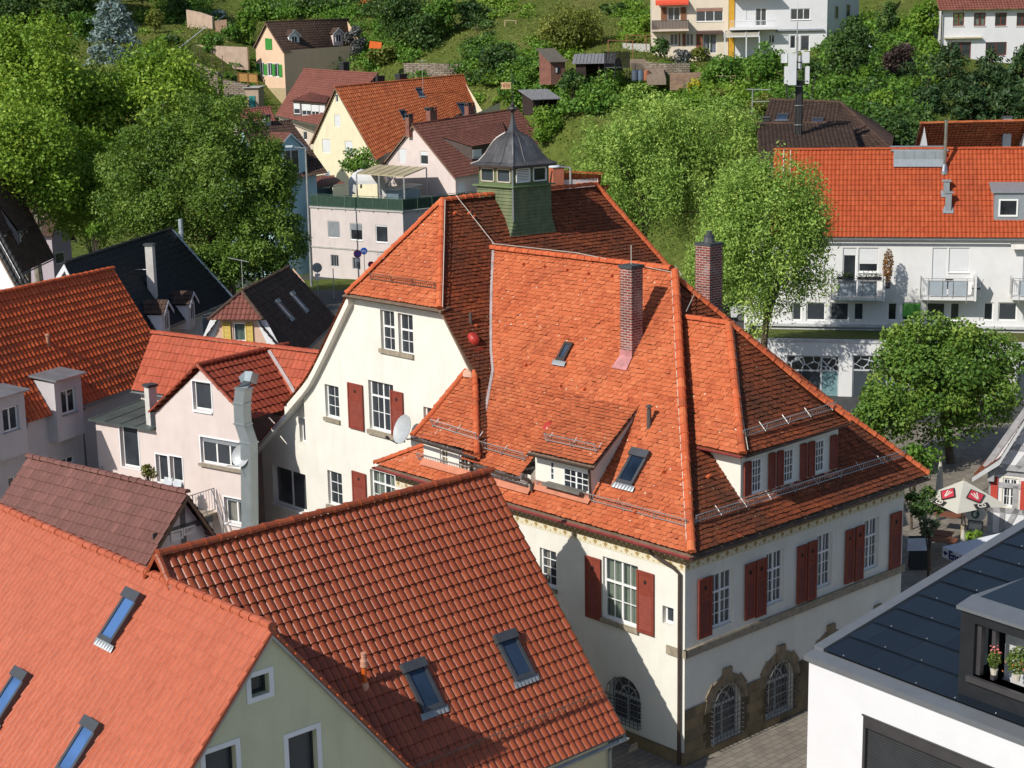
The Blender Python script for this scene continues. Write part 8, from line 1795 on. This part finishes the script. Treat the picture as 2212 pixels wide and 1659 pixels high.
def conifer(name,label,cx,ytop,ybase,hw,Y,mat,seed=0,cover=5,px=3.6,group=None,layers=16,cat='tree'):
 rng=np.random.default_rng(seed+77);top=ony(cx,ytop,Y);k=Y/FPX;zb=ony(cx,ybase,Y)[2];Rr=hw*k;Ht=top[2]-zb;leaf=px*Y/1580.0*1.5
 n=int(cover*hw*(ybase-ytop)*.2143/(px*px*.28));root=thing(name,label,cat,V3(top[0],top[1],zb),group)
 nb=layers*11;bh=rng.uniform(0,1,nb)**.85;ba=rng.uniform(0,2*math.pi,nb);bl=Rr*(1-bh)**.6*rng.uniform(.7,1.15,nb)+.15
 w=bl**1.3/(bl**1.3).sum();bi=rng.choice(nb,n,p=w);s=rng.uniform(.15,1,n)**.7
 r=bl[bi]*s;z=zb+Ht*bh[bi]*.97-r*.22+rng.normal(0,.10*Ht/layers*3,n);sp=(1-s*.5)*bl[bi]*.22
 a=ba[bi];P=np.stack([top[0]+np.cos(a)*r-np.sin(a)*rng.normal(0,1,n)*sp,top[1]+np.sin(a)*r+np.cos(a)*rng.normal(0,1,n)*sp,z],1)
 on=np.stack([np.cos(a)*.5,np.sin(a)*.5,np.ones(n)*.7],1);t=np.clip(.45+.25*(s-.5)+rng.normal(0,.2,n)+rng.normal(0,.12,nb)[bi],0,1)
 mb=MB();add_leaves(mb,P,on,leaf,rng,t,.7,.34,droop=.25);obj('crown',mb,mat,root)
 m=MB();m.tube([V3(top[0],top[1],zb-.5),top],Rr*.07,6,r2=.03);obj('trunk',m,bark,root);return root
tree('plane_tree','tall yellow green plane tree filling the left edge',60,215,185,190,112,lf_plane,6.5,3.8,90,.26,1,barkm=bark_pale)
tree('plane_tree','lower broad plane tree below the tall one at the left edge',40,360,165,150,104,lf_plane,6.5,3.8,70,.28,2,barkm=bark_pale)
tree('plane_tree','bright domed plane tree between left edge tree and walnut, in front of the stone wall',320,235,185,160,116,lf_plane,6.5,3.8,90,.26,3,barkm=bark_pale)
tree('walnut_tree','huge dark olive walnut tree left of the flat roofed block',425,410,240,228,100,lf_walnut,7.5,3.4,130,.22,4,asp=.45,depth=.65,tr=V3(-18,104,0))
tree('plane_tree','yellowish plane tree bough behind the mauve gable wing',195,415,150,130,108,lf_plane,6.5,3.8,60,.28,5,barkm=bark_pale)
tree('walnut_tree','lower walnut bough hanging beside the street by the flat roofed block',570,525,112,115,98,lf_walnut,8.5,3.4,80,.24,44,asp=.45,depth=.7)
tree('walnut_tree','walnut bough reaching right towards the light blue dormer',575,400,84,105,99,lf_walnut,8.5,3.4,60,.26,47,asp=.45,depth=.7,trunk=False)
tree('walnut_tree','lowest walnut bough above the small half hipped roof',490,580,120,62,97,lf_walnut,8,3.4,50,.28,48,asp=.45,depth=.8,trunk=False)
tree('bright_shrub','bright green shrub at the foot of the plane tree above the black roof',205,497,26,26,98,lf_bright,5,3.2,10,.45,6,cat='shrub')
tree('silver_willow','large loose light green tree behind the town hall ridge, left half',1395,375,178,190,110,lf_willow,7.5,3.4,170,.20,7,droop=.12,asp=.42,depth=.75,bias=.25,squash=1.7,fill=14)
tree('silver_willow','drooping yellow green tree overlapping the apartment roof',1655,510,185,205,84,lf_willow,8.5,3.6,170,.21,8,droop=.18,asp=.44,depth=.75,bias=.25,squash=1.7,fill=7)
tree('silver_willow','light green tree top between the two willow crowns below the hillside garden',1545,340,140,145,112,lf_willow,6.2,3.4,110,.19,9,droop=.12,asp=.42,squash=1.6,fill=14)
tree('silver_willow','lowest light green bough beside the street behind the second brick chimney',1560,590,105,115,96,lf_willow,6,3.4,70,.22,45,droop=.18,asp=.42,squash=1.7,fill=12)
tree('chestnut_tree','dense dark green chestnut tree beside the apartment shop front',2042,825,200,172,71,lf_chest,7.5,4.2,110,.23,10,tr=onz(2055,1000,0),depth=.7)
tree('chestnut_sapling','small chestnut bough left of the big chestnut by the tiled hip',1905,905,85,95,68,lf_chest,6,4.0,24,.38,11,cat='tree')
tree('garden_bush','dark bush mass behind the chestnut trunk',2075,985,120,45,76,lf_deep,6,4.0,16,.42,46,cat='shrub')
tree('garden_bush','leafy bush behind the far corner of the town hall eave',1975,1000,62,55,61,lf_mid,5,4.0,14,.4,12,cat='shrub')
tree('garden_bush','dark shrub between eave corner and cream parasol',1995,1085,48,52,57,lf_deep,5,4.0,12,.42,13,cat='shrub')
tree('pot_plant','pale leafed pot plant in the alley beside the parasol',2008,1140,26,34,55,leafmat('leaf_pale_pot',(.07,.10,.05),(.14,.18,.10),(.24,.28,.18),.3),3,5,9,.42,14,cat='plant')
tree('climber','green climber under the inn sign',2105,1160,28,16,55.5,lf_bright,4,4.2,8,.5,15,cat='plant')
tree('balcony_shrub','round golden leaved shrub standing on the rose house balcony',319,1021,20,20,56.2,leafmat('leaf_golden',(.14,.15,.03),(.26,.25,.06),(.38,.34,.12),.3),5,3.6,10,.45,16,cat='plant',base=2.3)
tree('terrace_bush','green bush behind the roof terrace against the cream gable',778,353,42,34,152,lf_mid,5,3.2,12,.42,17,cat='shrub',base=7)
conifer('blue_cedar','silvery blue cedar on the hillside behind the plane trees',236,-45,128,68,175,lf_cedar,21,5.5)
for i,(x,yt,yb,hw,Y,lab)in enumerate(((1958,128,345,105,146,'dark green fir left of the white hill house, leftmost of the fir group'),(2055,84,350,110,144,'tall dark fir right in front of the white hill house'),(2142,96,345,105,147,'dark fir with pale tips beside the tall fir'),(2215,88,330,100,145,'fir cut by the right edge below the white hill house'),(2005,165,350,95,137,'lower bushy fir in front of the fir group'),(2100,160,350,100,136,'low broad fir standing foremost above the orange back house'),(2180,170,350,90,136,'low fir at the right above the orange back house'))):
 conifer('fir_tree',lab,x,yt,yb,hw,Y,lf_fir,30+i,7.5,group='firs below the white hill house')
HS=[('beech','broad dark green tree right of the white flats',1835,120,58,82,158,lf_deep,18),('hazel','dense green shrub mass beside the radio mast',1800,195,52,40,146,lf_mid,14),('purple_bush','dark purple leaved bush beside the hillside steps',1945,135,40,52,147,lf_purple,14),('poplar','upright bright green shrub between steps and white hill house',2000,40,36,62,166,lf_bright,14),('maple','yellowish green shrub at the foot of the hillside steps',1905,222,36,32,141,lf_bright,12),('elder','round green shrub above the brown hipped roof',1880,240,30,24,138,lf_mid,10),('laurel','dark shrub behind the orange back house left of its gable',1935,285,40,38,128,lf_deep,12),('laurel','dark green shrub between hipped roof and fir group',1890,190,22,32,147,lf_deep,10),('ivy_hedge','big ivy covered hedge below the glazed porch',1570,155,58,48,158,lf_mid,18),('ivy_hedge','ivy hedge right of the first below the white flats',1660,152,62,54,157,lf_mid,18),('ivy_hedge','dark ivy mass behind the radio mast',1760,165,42,44,156,lf_deep,14),('cypress','dark clipped cone conifer in front of the brown balcony',1427,104,22,30,162,lf_deep,9),('lavender_bush','grey blue rounded bush beside the clipped conifer',1473,127,26,20,160,lf_grey,9),('rose_bush','green bush before the brown shuttered door',1512,118,24,20,162,lf_olive,9),('yellow_bush','bright yellow flowering bush below the garden terrace',1502,184,17,22,150,lf_yellow,8),('vegetable_bed','leafy vegetable bed with yellow flowers by the steps',1480,153,32,9,156,lf_bright,8),('apple_tree','large loose olive leaved tree on the grassy slope above the sheds',1228,62,84,58,178,lf_olive,26),('old_apple_tree','gnarled dark apple tree in front of the lean-to shed',1238,178,36,26,150,lf_deep,12),('acacia','tall deep green tree cluster above the cream gable house, left one',868,45,62,72,192,lf_deep,24),('acacia','tall deep green tree cluster above the cream gable house, right one',945,40,58,55,196,lf_mid,20),('acacia','dark tree in shade behind the two tall acacias',915,75,48,42,200,lf_deep,14),('holly','dark shrub on the slope right of the grass bank',1075,128,58,38,172,lf_deep,16),('olive_bush','grey green bush right of the weathervane',1150,150,38,38,160,lf_mid,12),('bramble','round green shrub behind the tiled ridge of the pink house',1115,200,44,44,160,lf_mid,14),('bramble','bright green shrub right of the cupola',1180,270,46,55,150,lf_bright,16),('bramble','upright green shrub under the lean-to roof',1205,225,34,34,150,lf_mid,12),('garden_shrub','leafy green shrub behind the willow below the trampoline',1280,205,46,28,146,lf_mid,12),('garden_shrub','light green shrub row below the barrels',1390,195,58,22,146,lf_willow,14),('garden_shrub','low mixed shrub left of the yellow bush',1450,188,34,20,147,lf_olive,10),('garden_shrub','olive shrub between yellow bush and ivy hedge',1560,205,46,22,145,lf_olive,12),('garden_shrub','green shrub left of the radio mast above the willow',1650,228,56,26,140,lf_olive,14),('pine_shrub','ochre green shrub beside the lamp post on the hill',1815,215,30,22,143,lf_bright,9),('cherry_tree','slim leafy tree before the shaded side of the peach house',660,105,30,42,196,lf_olive,12),('ivy_pole','ivy covered pole before the peach house dormer',733,128,6,32,196,lf_deep,6),('bare_tree','thin grey barked tree at the right end of the peach house',768,98,26,42,197,lf_grey,10),('hedge_shrub','dark shrub before the peach house wall',715,135,22,18,197,lf_deep,8),('garden_shrub','golden green shrub right of the peach house',825,120,42,28,186,lf_olive,12),('garden_shrub','green shrub behind the black chimney of the long dormer house',800,143,34,18,190,lf_mid,9),('fruit_tree','small round fruit tree before the pale retaining wall',455,90,30,24,200,lf_mid,10),('fruit_tree','small fruit tree on the upper lawn left of the peach house',500,68,28,26,208,lf_mid,10),('lilac','light green shrub left of the peach house gable',535,60,22,48,204,lf_bright,12),('juniper','dark round bush among the vine posts',372,85,15,22,198,lf_deep,8),('ornamental_tree','golden topped shrub right of the blue cedar',333,45,26,34,212,lf_olive,12),('ornamental_tree','tall dark shrub left of the upper retaining wall',385,20,34,34,222,lf_deep,12),('cabbage_bed','blue green vegetable clump above the pink wall',472,28,18,9,214,lf_cedar,7),('hedge','clipped hedge row above the peach house roof',640,28,60,16,222,lf_mid,14),('hedge','dark hedge behind the peach house ridge',700,10,70,26,230,lf_deep,16),('hedge','mixed green hedge left of the peach house ridge',560,22,44,28,226,lf_mid,14),('forest_tree','dark tree at the top edge left of the cedar',150,25,60,62,205,lf_deep,20),('forest_tree','deep green tree at the top left corner',40,20,70,60,205,lf_deep,22),('forest_tree','mid green tree before the dark top left trees',190,58,44,44,190,lf_mid,14),('garden_shrub','dark shrub at the right end of the grass terrace wall',1015,25,40,30,204,lf_deep,12),('garden_shrub','bush at the foot of the stone terrace wall',905,165,46,18,180,lf_mid,10),('garden_shrub','green bush beside the stone store with teal door',515,170,24,14,190,lf_deep,8),('garden_shrub','bush below the rough stone wall left of the teal door',505,230,34,26,178,lf_mid,10),('hill_shrub','dark shrub above the lone apple tree',1330,20,40,16,198,lf_deep,9),('hill_shrub','green shrub left of the cream flats',1395,55,24,30,178,lf_bright,10),('hill_shrub','brownish green shrub under the pipe railing',1378,88,24,16,174,lf_olive,8),('hill_shrub','shrub bank beside the upper steps left',1915,45,30,50,172,lf_deep,12),('hill_shrub','green shrub right of the white flats by the lamp',1880,105,26,40,160,lf_mid,10),('hill_shrub','shrub overhanging the lower steps',1870,165,20,34,152,lf_bright,9)]
for i,(nm,lab,x,y,hw,hh,Y,mt,lb)in enumerate(HS):
 Ym=march(x,y+hh*.85);Yq=Y if Ym is None else min(max(Ym,Y-28),Y+14)
 tree(nm,lab,x,y,hw,hh,Yq,mt,6,3.1,lb,.42,200+i,cat='tree' if ('tree' in nm or nm in ('beech','acacia','poplar','maple'))else 'shrub',trunk=hh>20)
rng=np.random.default_rng(5);mb=MB()
for k in range(60):
 x,y=rng.uniform(-60,330),rng.uniform(-110,15);c=ony(x,y,rng.uniform(214,250));n=700;d=rng.normal(size=(n,3));d[:,2]+=.3;d/=np.linalg.norm(d,axis=1)[:,None];r=rng.uniform(2.0,4.5)
 add_leaves(mb,c+d*r*rng.uniform(.6,1,n)[:,None],d,.55,rng,np.clip(rng.normal(.45,.2)+rng.normal(0,.15,n),0,1))
struct('woodland',mb,lf_deep,kind='stuff')
def cover_patch(name,n,xr,yr,hmax,mat,seed,leaf=.35,dens=None):
 rng=np.random.default_rng(seed);mb=MB();X=rng.uniform(*xr,n);Yv=rng.uniform(*yr,n);zz=hz(X,Yv)
 cl=np.sin(X*.35+seed)+np.sin(Yv*.4+X*.2)+.8*np.sin(X*.9-Yv*.6);ok=(zz>1.0)&(cl>(dens if dens is not None else -.2));X,Yv,zz,cl=X[ok],Yv[ok],zz[ok],cl[ok]
 P=np.stack([X,Yv,zz+rng.uniform(0,1,len(X))**1.6*hmax*np.clip(cl+.4,.15,1.6)],1);add_leaves(mb,P,np.tile([0,-.4,.8],(len(X),1)),leaf,rng,np.clip(rng.normal(.5,.22,len(X)),0,1),.5,.5);return struct(name,mb,mat,kind='stuff')
cover_patch('meadow_grass',140000,(-75,75),(118,250),.35,lf_olive,3,.30,-9)
def scrub(rects,mat,seed):
 rng=np.random.default_rng(seed);mb=MB()
 for (x0,y0,x1,y1,n,r)in rects:
  for _ in range(n):
   x,y=rng.uniform(x0,x1),rng.uniform(y0,y1);Ym=march(x,y)
   if Ym is None or Ym>262:continue
   c=on_ground(x,y,Ym);rr=r*rng.uniform(.55,1.35);k=int(150*rr**1.2);d=rng.normal(size=(k,3));d[:,2]=np.abs(d[:,2])*.9;d/=np.linalg.norm(d,axis=1)[:,None]
   add_leaves(mb,c+d*rng.uniform(.4,1.05,k)[:,None]*np.array([rr*1.2,rr,rr*rng.uniform(.6,1.1)]),d,.36,rng,np.clip(rng.normal(.5,.16)+rng.normal(0,.18,k),0,1))
 struct('undergrowth',mb,mat,kind='stuff')
scrub([(560,5,770,45,40,1.7),(770,95,900,150,26,1.4),(1005,95,1190,200,40,1.3),(1120,180,1330,250,60,1.3),(1640,195,1800,240,26,1.4),(1780,60,1960,265,70,1.6),(300,0,470,60,22,1.6),(480,120,560,235,20,1.2),(1800,240,1990,300,24,1.8),(700,30,860,90,20,1.6)],lf_mid,51)
scrub([(1180,185,1560,240,60,1.2),(1330,10,1410,92,18,1.3),(1050,0,1150,40,10,1.4),(1000,150,1180,240,30,1.1),(1400,150,1560,200,30,.8),(1130,90,1330,130,16,.9),(870,150,1010,165,14,.8),(300,60,400,130,12,1.0),(1860,30,2010,200,40,1.4),(1560,190,1680,235,30,1.1)],lf_bright,52)
scrub([(560,0,860,40,26,1.9),(1000,20,1060,130,16,1.5),(1000,110,1120,190,20,1.6),(1790,120,1990,330,50,1.8),(600,90,780,160,20,1.4)],lf_deep,53)
rub=brickmat('rubble_stone',(.40,.33,.26),(.30,.24,.19),(.17,.14,.11),0,.45,.22,.035,.03,((.14,.12,.09),.5));pinkwall=flat('pink_concrete',(.46,.34,.26),.9,var=.14,scale=1.5,dirt=((.22,.17,.13),.5));terr=brickmat('terrace_brick',(.40,.24,.16),(.33,.20,.14),(.35,.28,.22),0,.5,.16,.02,.01);conc=flat('garden_concrete',(.42,.41,.38),.9,var=.15,dirt=((.2,.19,.16),.5))
def rwall(label,pts,mat,th=.4,name='retaining_wall',cat='wall'):
 Q=[(ony(x,yt,Y),ony(x,yb,Y))for (x,yt,yb,Y)in pts];m=MB();o=Q[0][1]
 for (a,b_),(c,d)in zip(Q[:-1],Q[1:]):
  nn_=nrm(np.cross(c-a,Z));nn_=nn_ if nn_[1]>0 else -nn_;bl,br=b_-Z*1.2,V3(d[0],d[1],d[2]-1.2);bl=V3(a[0],a[1],bl[2]);br=V3(c[0],c[1],br[2])
  m.slab([bl,br,c,a],nn_*th)
 return solo(name,m,mat,V3(o[0],o[1],o[2]-1),label,cat)
rwall('long pale pink retaining wall behind the vine posts',[(396,96,114,201),(470,99,124,199),(534,102,130,198)],pinkwall)
rwall('curved rough stone retaining wall behind the plane tree',[(392,130,172,194),(430,142,184,191),(470,156,194,189),(480,166,194,190)],rub,.6)
rwall('rough stone wall left of the store with the teal door',[(481,172,216,188),(510,178,224,187.5),(534,184,234,187)],rub,.6)
rwall('low dry stone wall across the green slope behind the cream gable house',[(872,136,152,190),(940,137,152,188),(1003,139,153,187)],rub)
rwall('pale brick terrace wall with boards on the upper slope',[(1022,54,70,200),(1080,55,72,199),(1141,57,73,198)],terr)
rwall('grey concrete wall under the pipe railing left of the clipped conifer',[(1345,93,115,174),(1403,95,116,173)],conc)
rwall('low sandstone wall beside the garden steps',[(1395,134,147,163),(1440,137,148,162),(1490,137,150,162)],rub)
rwall('upper lawn wall with red coping and pink render',[(402,21,52,216),(432,27,56,214),(458,36,60,213)],pinkwall);rwall('rough stone pier wall right of the handrail steps',[(464,45,66,211),(489,42,66,210)],terr)
rwall('reddish bed edging below the vegetable bed',[(1448,158,168,157),(1490,157,167,157),(1528,154,164,157)],terr)
wood_b=flat('brown_shed_wood',(.19,.10,.055),.85,var=.3,scale=5);wood_d=flat('dark_shed_wood',(.035,.022,.018),.85,var=.3);felt=flat('roof_felt',(.12,.105,.085),.9,var=.25);grey_corr=flat('grey_corrugated',(.20,.20,.21),.7,var=.2)
def shed(name,label,x0,x1,ytop,ybot,Y,depth,wallm,roofm,slope=.35,over=.25,openf=False,corr=False,yaw=-6):
 u=yawv(yaw);n=left(u);a=ony(x0,ybot,Y);b_=onp(x1,ybot,a,n);L_=float((b_-a)@u);H_=ony(x0,ytop,Y)[2]-a[2];r=thing(name,label,'shed',a);m=MB();a0=a-Z*.8
 P=lambda s,t,z:a+u*s+n*t+Z*z
 if not openf:m.poly([P(0,0,-.8),P(L_,0,-.8),P(L_,0,H_),P(0,0,H_)])
 else :m.poly([P(0,0,-.8),P(L_*.28,0,-.8),P(L_*.28,0,H_),P(0,0,H_)]);m.box(P(L_*.62,0,-.8),u*.15,n*.15,Z*(H_+.8))
 m.poly([P(0,0,-.8),P(0,depth,-.8),P(0,depth,H_+slope*depth),P(0,0,H_)]);m.poly([P(L_,0,-.8),P(L_,depth,-.8),P(L_,depth,H_+slope*depth),P(L_,0,H_)]);m.poly([P(0,depth,-.8),P(L_,depth,-.8),P(L_,depth,H_+slope*depth),P(0,depth,H_+slope*depth)])
 obj('wall',m,wallm,r);m=MB();q=[P(-over,-over,H_-slope*over),P(L_+over,-over,H_-slope*over),P(L_+over,depth+over,H_+slope*(depth+over)),P(-over,depth+over,H_+slope*(depth+over))]
 if corr:
  k=24
  for i in range(k):t0,t1=i/k,(i+1)/k;m.slab([lin(q[0],q[1],t0),lin(q[0],q[1],t1),lin(q[3],q[2],t1),lin(q[3],q[2],t0)],Z*(.05+.05*(i%2)))
 else :m.slab(q,Z*.08)
 obj('roof',m,roofm,r);return r,P,L_,H_
r_,P,L_,H_=shed('brick_hut','small brown brick garden hut with grey felt roof and a bright little window',1190,1221,133,166,168,2.8,brick2,felt,.42,yaw=24)
m=MB();m.box(P(L_*.3,-.03,H_*.25),yawv(24)*L_*.32,-left(yawv(24))*.02,Z*H_*.4);obj('window',m,dark_glass,r_);m=MB();m.box(P(L_*.33,-.06,H_*.27),yawv(24)*L_*.1,-left(yawv(24))*.02,Z*H_*.32);obj('window_panel',m,swh,r_)
shed('open_shed','dark open fronted wooden shed with corrugated roof beside the trampoline',1244,1322,136,166,165,2.6,wood_d,grey_corr,.28,.35,True,True)
shed('lean_to','half hidden lean-to with grey corrugated roof and black opening below the sheds',1152,1204,214,232,158,2.0,wood_d,grey_corr,.35,.3,True,True,32)
r_,P,L_,H_=shed('stone_store','pink rendered garden store with teal double door under the bamboo fence',532,560,190,238,187,2.5,pinkwall,conc,.05)
m=MB()
for k in (0,1):m.box(P(L_*(.25+.25*k)+.02,-.04,-.2),yawv(-6)*(L_*.25-.04),-left(yawv(-6))*.03,Z*(H_*.72))
obj('door',m,flat('teal_door',(.03,.24,.22),.5),r_)
r_,P,L_,H_=shed('orange_roof_hut','brick hut with bright orange roof at the top edge behind bare tree',776,800,18,42,222,3.0,brick2,flat('orange_sheet',(.62,.12,.03),.6),.7)
m=MB();m.box(P(L_*.6,-.04,0),yawv(-6)*(L_*.3),-left(yawv(-6))*.03,Z*(H_*.8));obj('door',m,flat('grey_green_door',(.16,.26,.24),.5),r_)
a=ony(797,104,190);m=MB();b_=ony(823,105,190);m.slab([a,b_,V3(b_[0],b_[1]+1.6,b_[2]+.7),V3(a[0],a[1]+1.6,a[2]+.8)],Z*.04);solo('orange_tarpaulin',m,flat('orange_tarp',(.66,.13,.02),.6),a,'orange tarpaulin lying right of the peach house','tarpaulin')
a=ony(515,176,189);b_=ony(556,178,189);m=MB();bam=flat('bamboo',(.48,.26,.08),.75,var=.15);BS=thing('bamboo_fence','golden bamboo screen fence beside the peach house','fence',a)
ht=ony(515,157,189)[2]-a[2];n_=30
for i in range(n_):q=lin(a,b_,i/n_);m.box(q,(b_-a)/n_*.92,V3(0,.03,0),Z*ht*.93)
obj('screen',m,bam,BS)
for t in (0,.5,1):m=MB();q=lin(a,b_,t);m.box(q+V3(-.06,-.06,-.5),V3(.12,0,0),V3(0,.08,0),Z*(ht+.5));obj('post',m,flat('brown_post',(.25,.12,.04),.8),BS)
m=MB();m.box(a+V3(0,-.05,ht*.93),b_-a,V3(0,.1,0),Z*.09);obj('rail',m,MATS['brown_post'],BS)
for k,(x,yt,yb,Y)in enumerate(((405,95,130,196),(419,97,133,195),(431,104,126,196),(458,110,148,193),(480,120,168,191),(508,136,152,192))):
 a=ony(x,yb,Y);m=MB();m.tube([a-Z*.5,ony(x+(k%3-1)*1.2,yt,Y)],.05,5);solo('vine_post',m,flat('old_wood_post',(.12,.095,.07),.9),a,'thin wooden vine post on the grass terrace above the rough stone wall','post','vine posts on the grass terrace')
def pframe(name,label,pts,mat,r=.05,cat='frame',Y=170):
 m=MB();o=None
 for (p,q)in pts:
  a,b_=(ony(*p,Y),ony(*q,Y))if Y else (ony(*p,march(p[0],p[1]+10)or 200),ony(*q,march(q[0],q[1]+10)or 200));o=a if o is None else o;m.tube([a,b_],r,5)
 return solo(name,m,mat,o,label,cat)
rusty=flat('rusty_pipe',(.26,.12,.06),.8,var=.25);pale_w=flat('pale_timber',(.42,.33,.2),.8)
pframe('pipe_railing','rusty pipe railing over the grey concrete wall',[((1314,122),(1314,87)),((1314,87),(1370,88)),((1367,124),(1367,87)),((1353,100),(1353,76)),((1353,76),(1408,77)),((1396,110),(1396,77))],rusty,.05,'railing',166)
pframe('swing_frame','pale timber frame standing on the slope by the terrace boards',[((1091,74),(1091,44)),((1091,44),(1115,45)),((1113,84),(1115,45))],pale_w,.07,'frame',196)
pframe('clothes_frame','grey metal clothes frame on the garden lawn above the willow',[((1624,258),(1626,192)),((1612,193),(1665,194)),((1626,220),(1664,219))],galv,.05,'frame',140)
pframe('trellis','pale wooden trellis in front of the ivy hedge',[((1546,164),(1590,164)),((1572,180),(1606,180)),((1578,163),(1582,190)),((1588,164),(1590,190))],pale_w,.05,'trellis',150)
pframe('handrail','white sloping handrail along the steps above the pink wall',[((388,103),(445,58)),((466,47),(488,31))],white_sur,.05,'handrail',None)
tc=ony(1333,163,162);TR=thing('trampoline','round trampoline with dark safety net next to the open shed','trampoline',tc);rT=27*162/FPX*1.0;m=MB();m.lathe(tc+Z*.75,[(rT*.98,0),(rT*1.02,.04),(rT*1.0,.09),(.02,.06)],22);obj('jumping_mat',m,flat('mat_blue_grey',(.06,.065,.075),.6),TR)
m=MB()
def net_mat():
 m_,n,l,out=newmat('safety_net');d=n.new('ShaderNodeBsdfDiffuse');d.inputs[0].default_value=(.015,.015,.017,1);t=n.new('ShaderNodeBsdfTransparent');mx=n.new('ShaderNodeMixShader');mx.inputs[0].default_value=.5;l.new(t.outputs[0],mx.inputs[1]);l.new(d.outputs[0],mx.inputs[2]);l.new(mx.outputs[0],out.inputs[0]);return m_
k=22;V=[tc+V3(rT*math.cos(2*math.pi*i/k),rT*math.sin(2*math.pi*i/k),z)for i in range(k)for z in (.85,2.35)];m.add(V,[(2*i,2*((i+1)%k),2*((i+1)%k)+1,2*i+1)for i in range(k)]);obj('net',m,net_mat(),TR)
for i in range(6):m=MB();a=2*math.pi*i/6+.3;q=tc+V3(rT*1.05*math.cos(a),rT*1.05*math.sin(a),0);m.tube([q-Z*.3,q+Z*2.4],.035,5);obj('leg',m,MATS['dark_metal'],TR)
for k,(x,cl,lab)in enumerate(((1372,(.07,.09,.13),'dark blue water barrel nearest the trampoline'),(1384,(.10,.14,.20),'blue water barrel in the middle of the three'),(1396,(.34,.12,.06),'rust red water barrel beside the steps'))):
 a=ony(x,170,160);m=MB();m.lathe(a-Z*.2,[(.30,0),(.34,.1),(.35,.5),(.34,.55),(.35,.6),(.33,1.0),(.30,1.02),(.28,.98)],14);solo('water_barrel',m,flat('barrel_%d'%k if False else 'barrel_'+('navy','blue','rust')[k],cl,.5),a,lab,'barrel','water barrels by the garden steps')
def steps(label,pa,Ya,pb,Yb,n,w,mat,yaw=None):
 a,b_=ony(*pa,Ya),ony(*pb,Yb);m=MB();dv=b_-a;f=nrm(V3(dv[0],dv[1],0));s=left(f)
 for i in range(n):q=lin(a,b_,i/n);m.box(q-s*w/2-Z*.5,s*w,f*(np.linalg.norm(dv[:2])/n*1.05),Z*(.5+dv[2]/n*.5))
 return solo('stone_steps',m,mat,a,label,'steps')
stm=flat('step_stone',(.26,.20,.155),.9,var=.2,scale=4)
steps('lower flight of reddish garden steps right of the barrels',(1419,172),158,(1413,146),162,7,1.8,stm);steps('upper short flight of garden steps behind the trampoline',(1385,140),163,(1376,126),166,5,1.6,stm)
steps('long steep stone stairway climbing the hill past the purple bush',(1901,198),143,(1976,-10),192,74,2.4,flat('stairway_stone',(.34,.27,.20),.9,var=.2,scale=3))
a=ony(1705,165,149);m=MB();
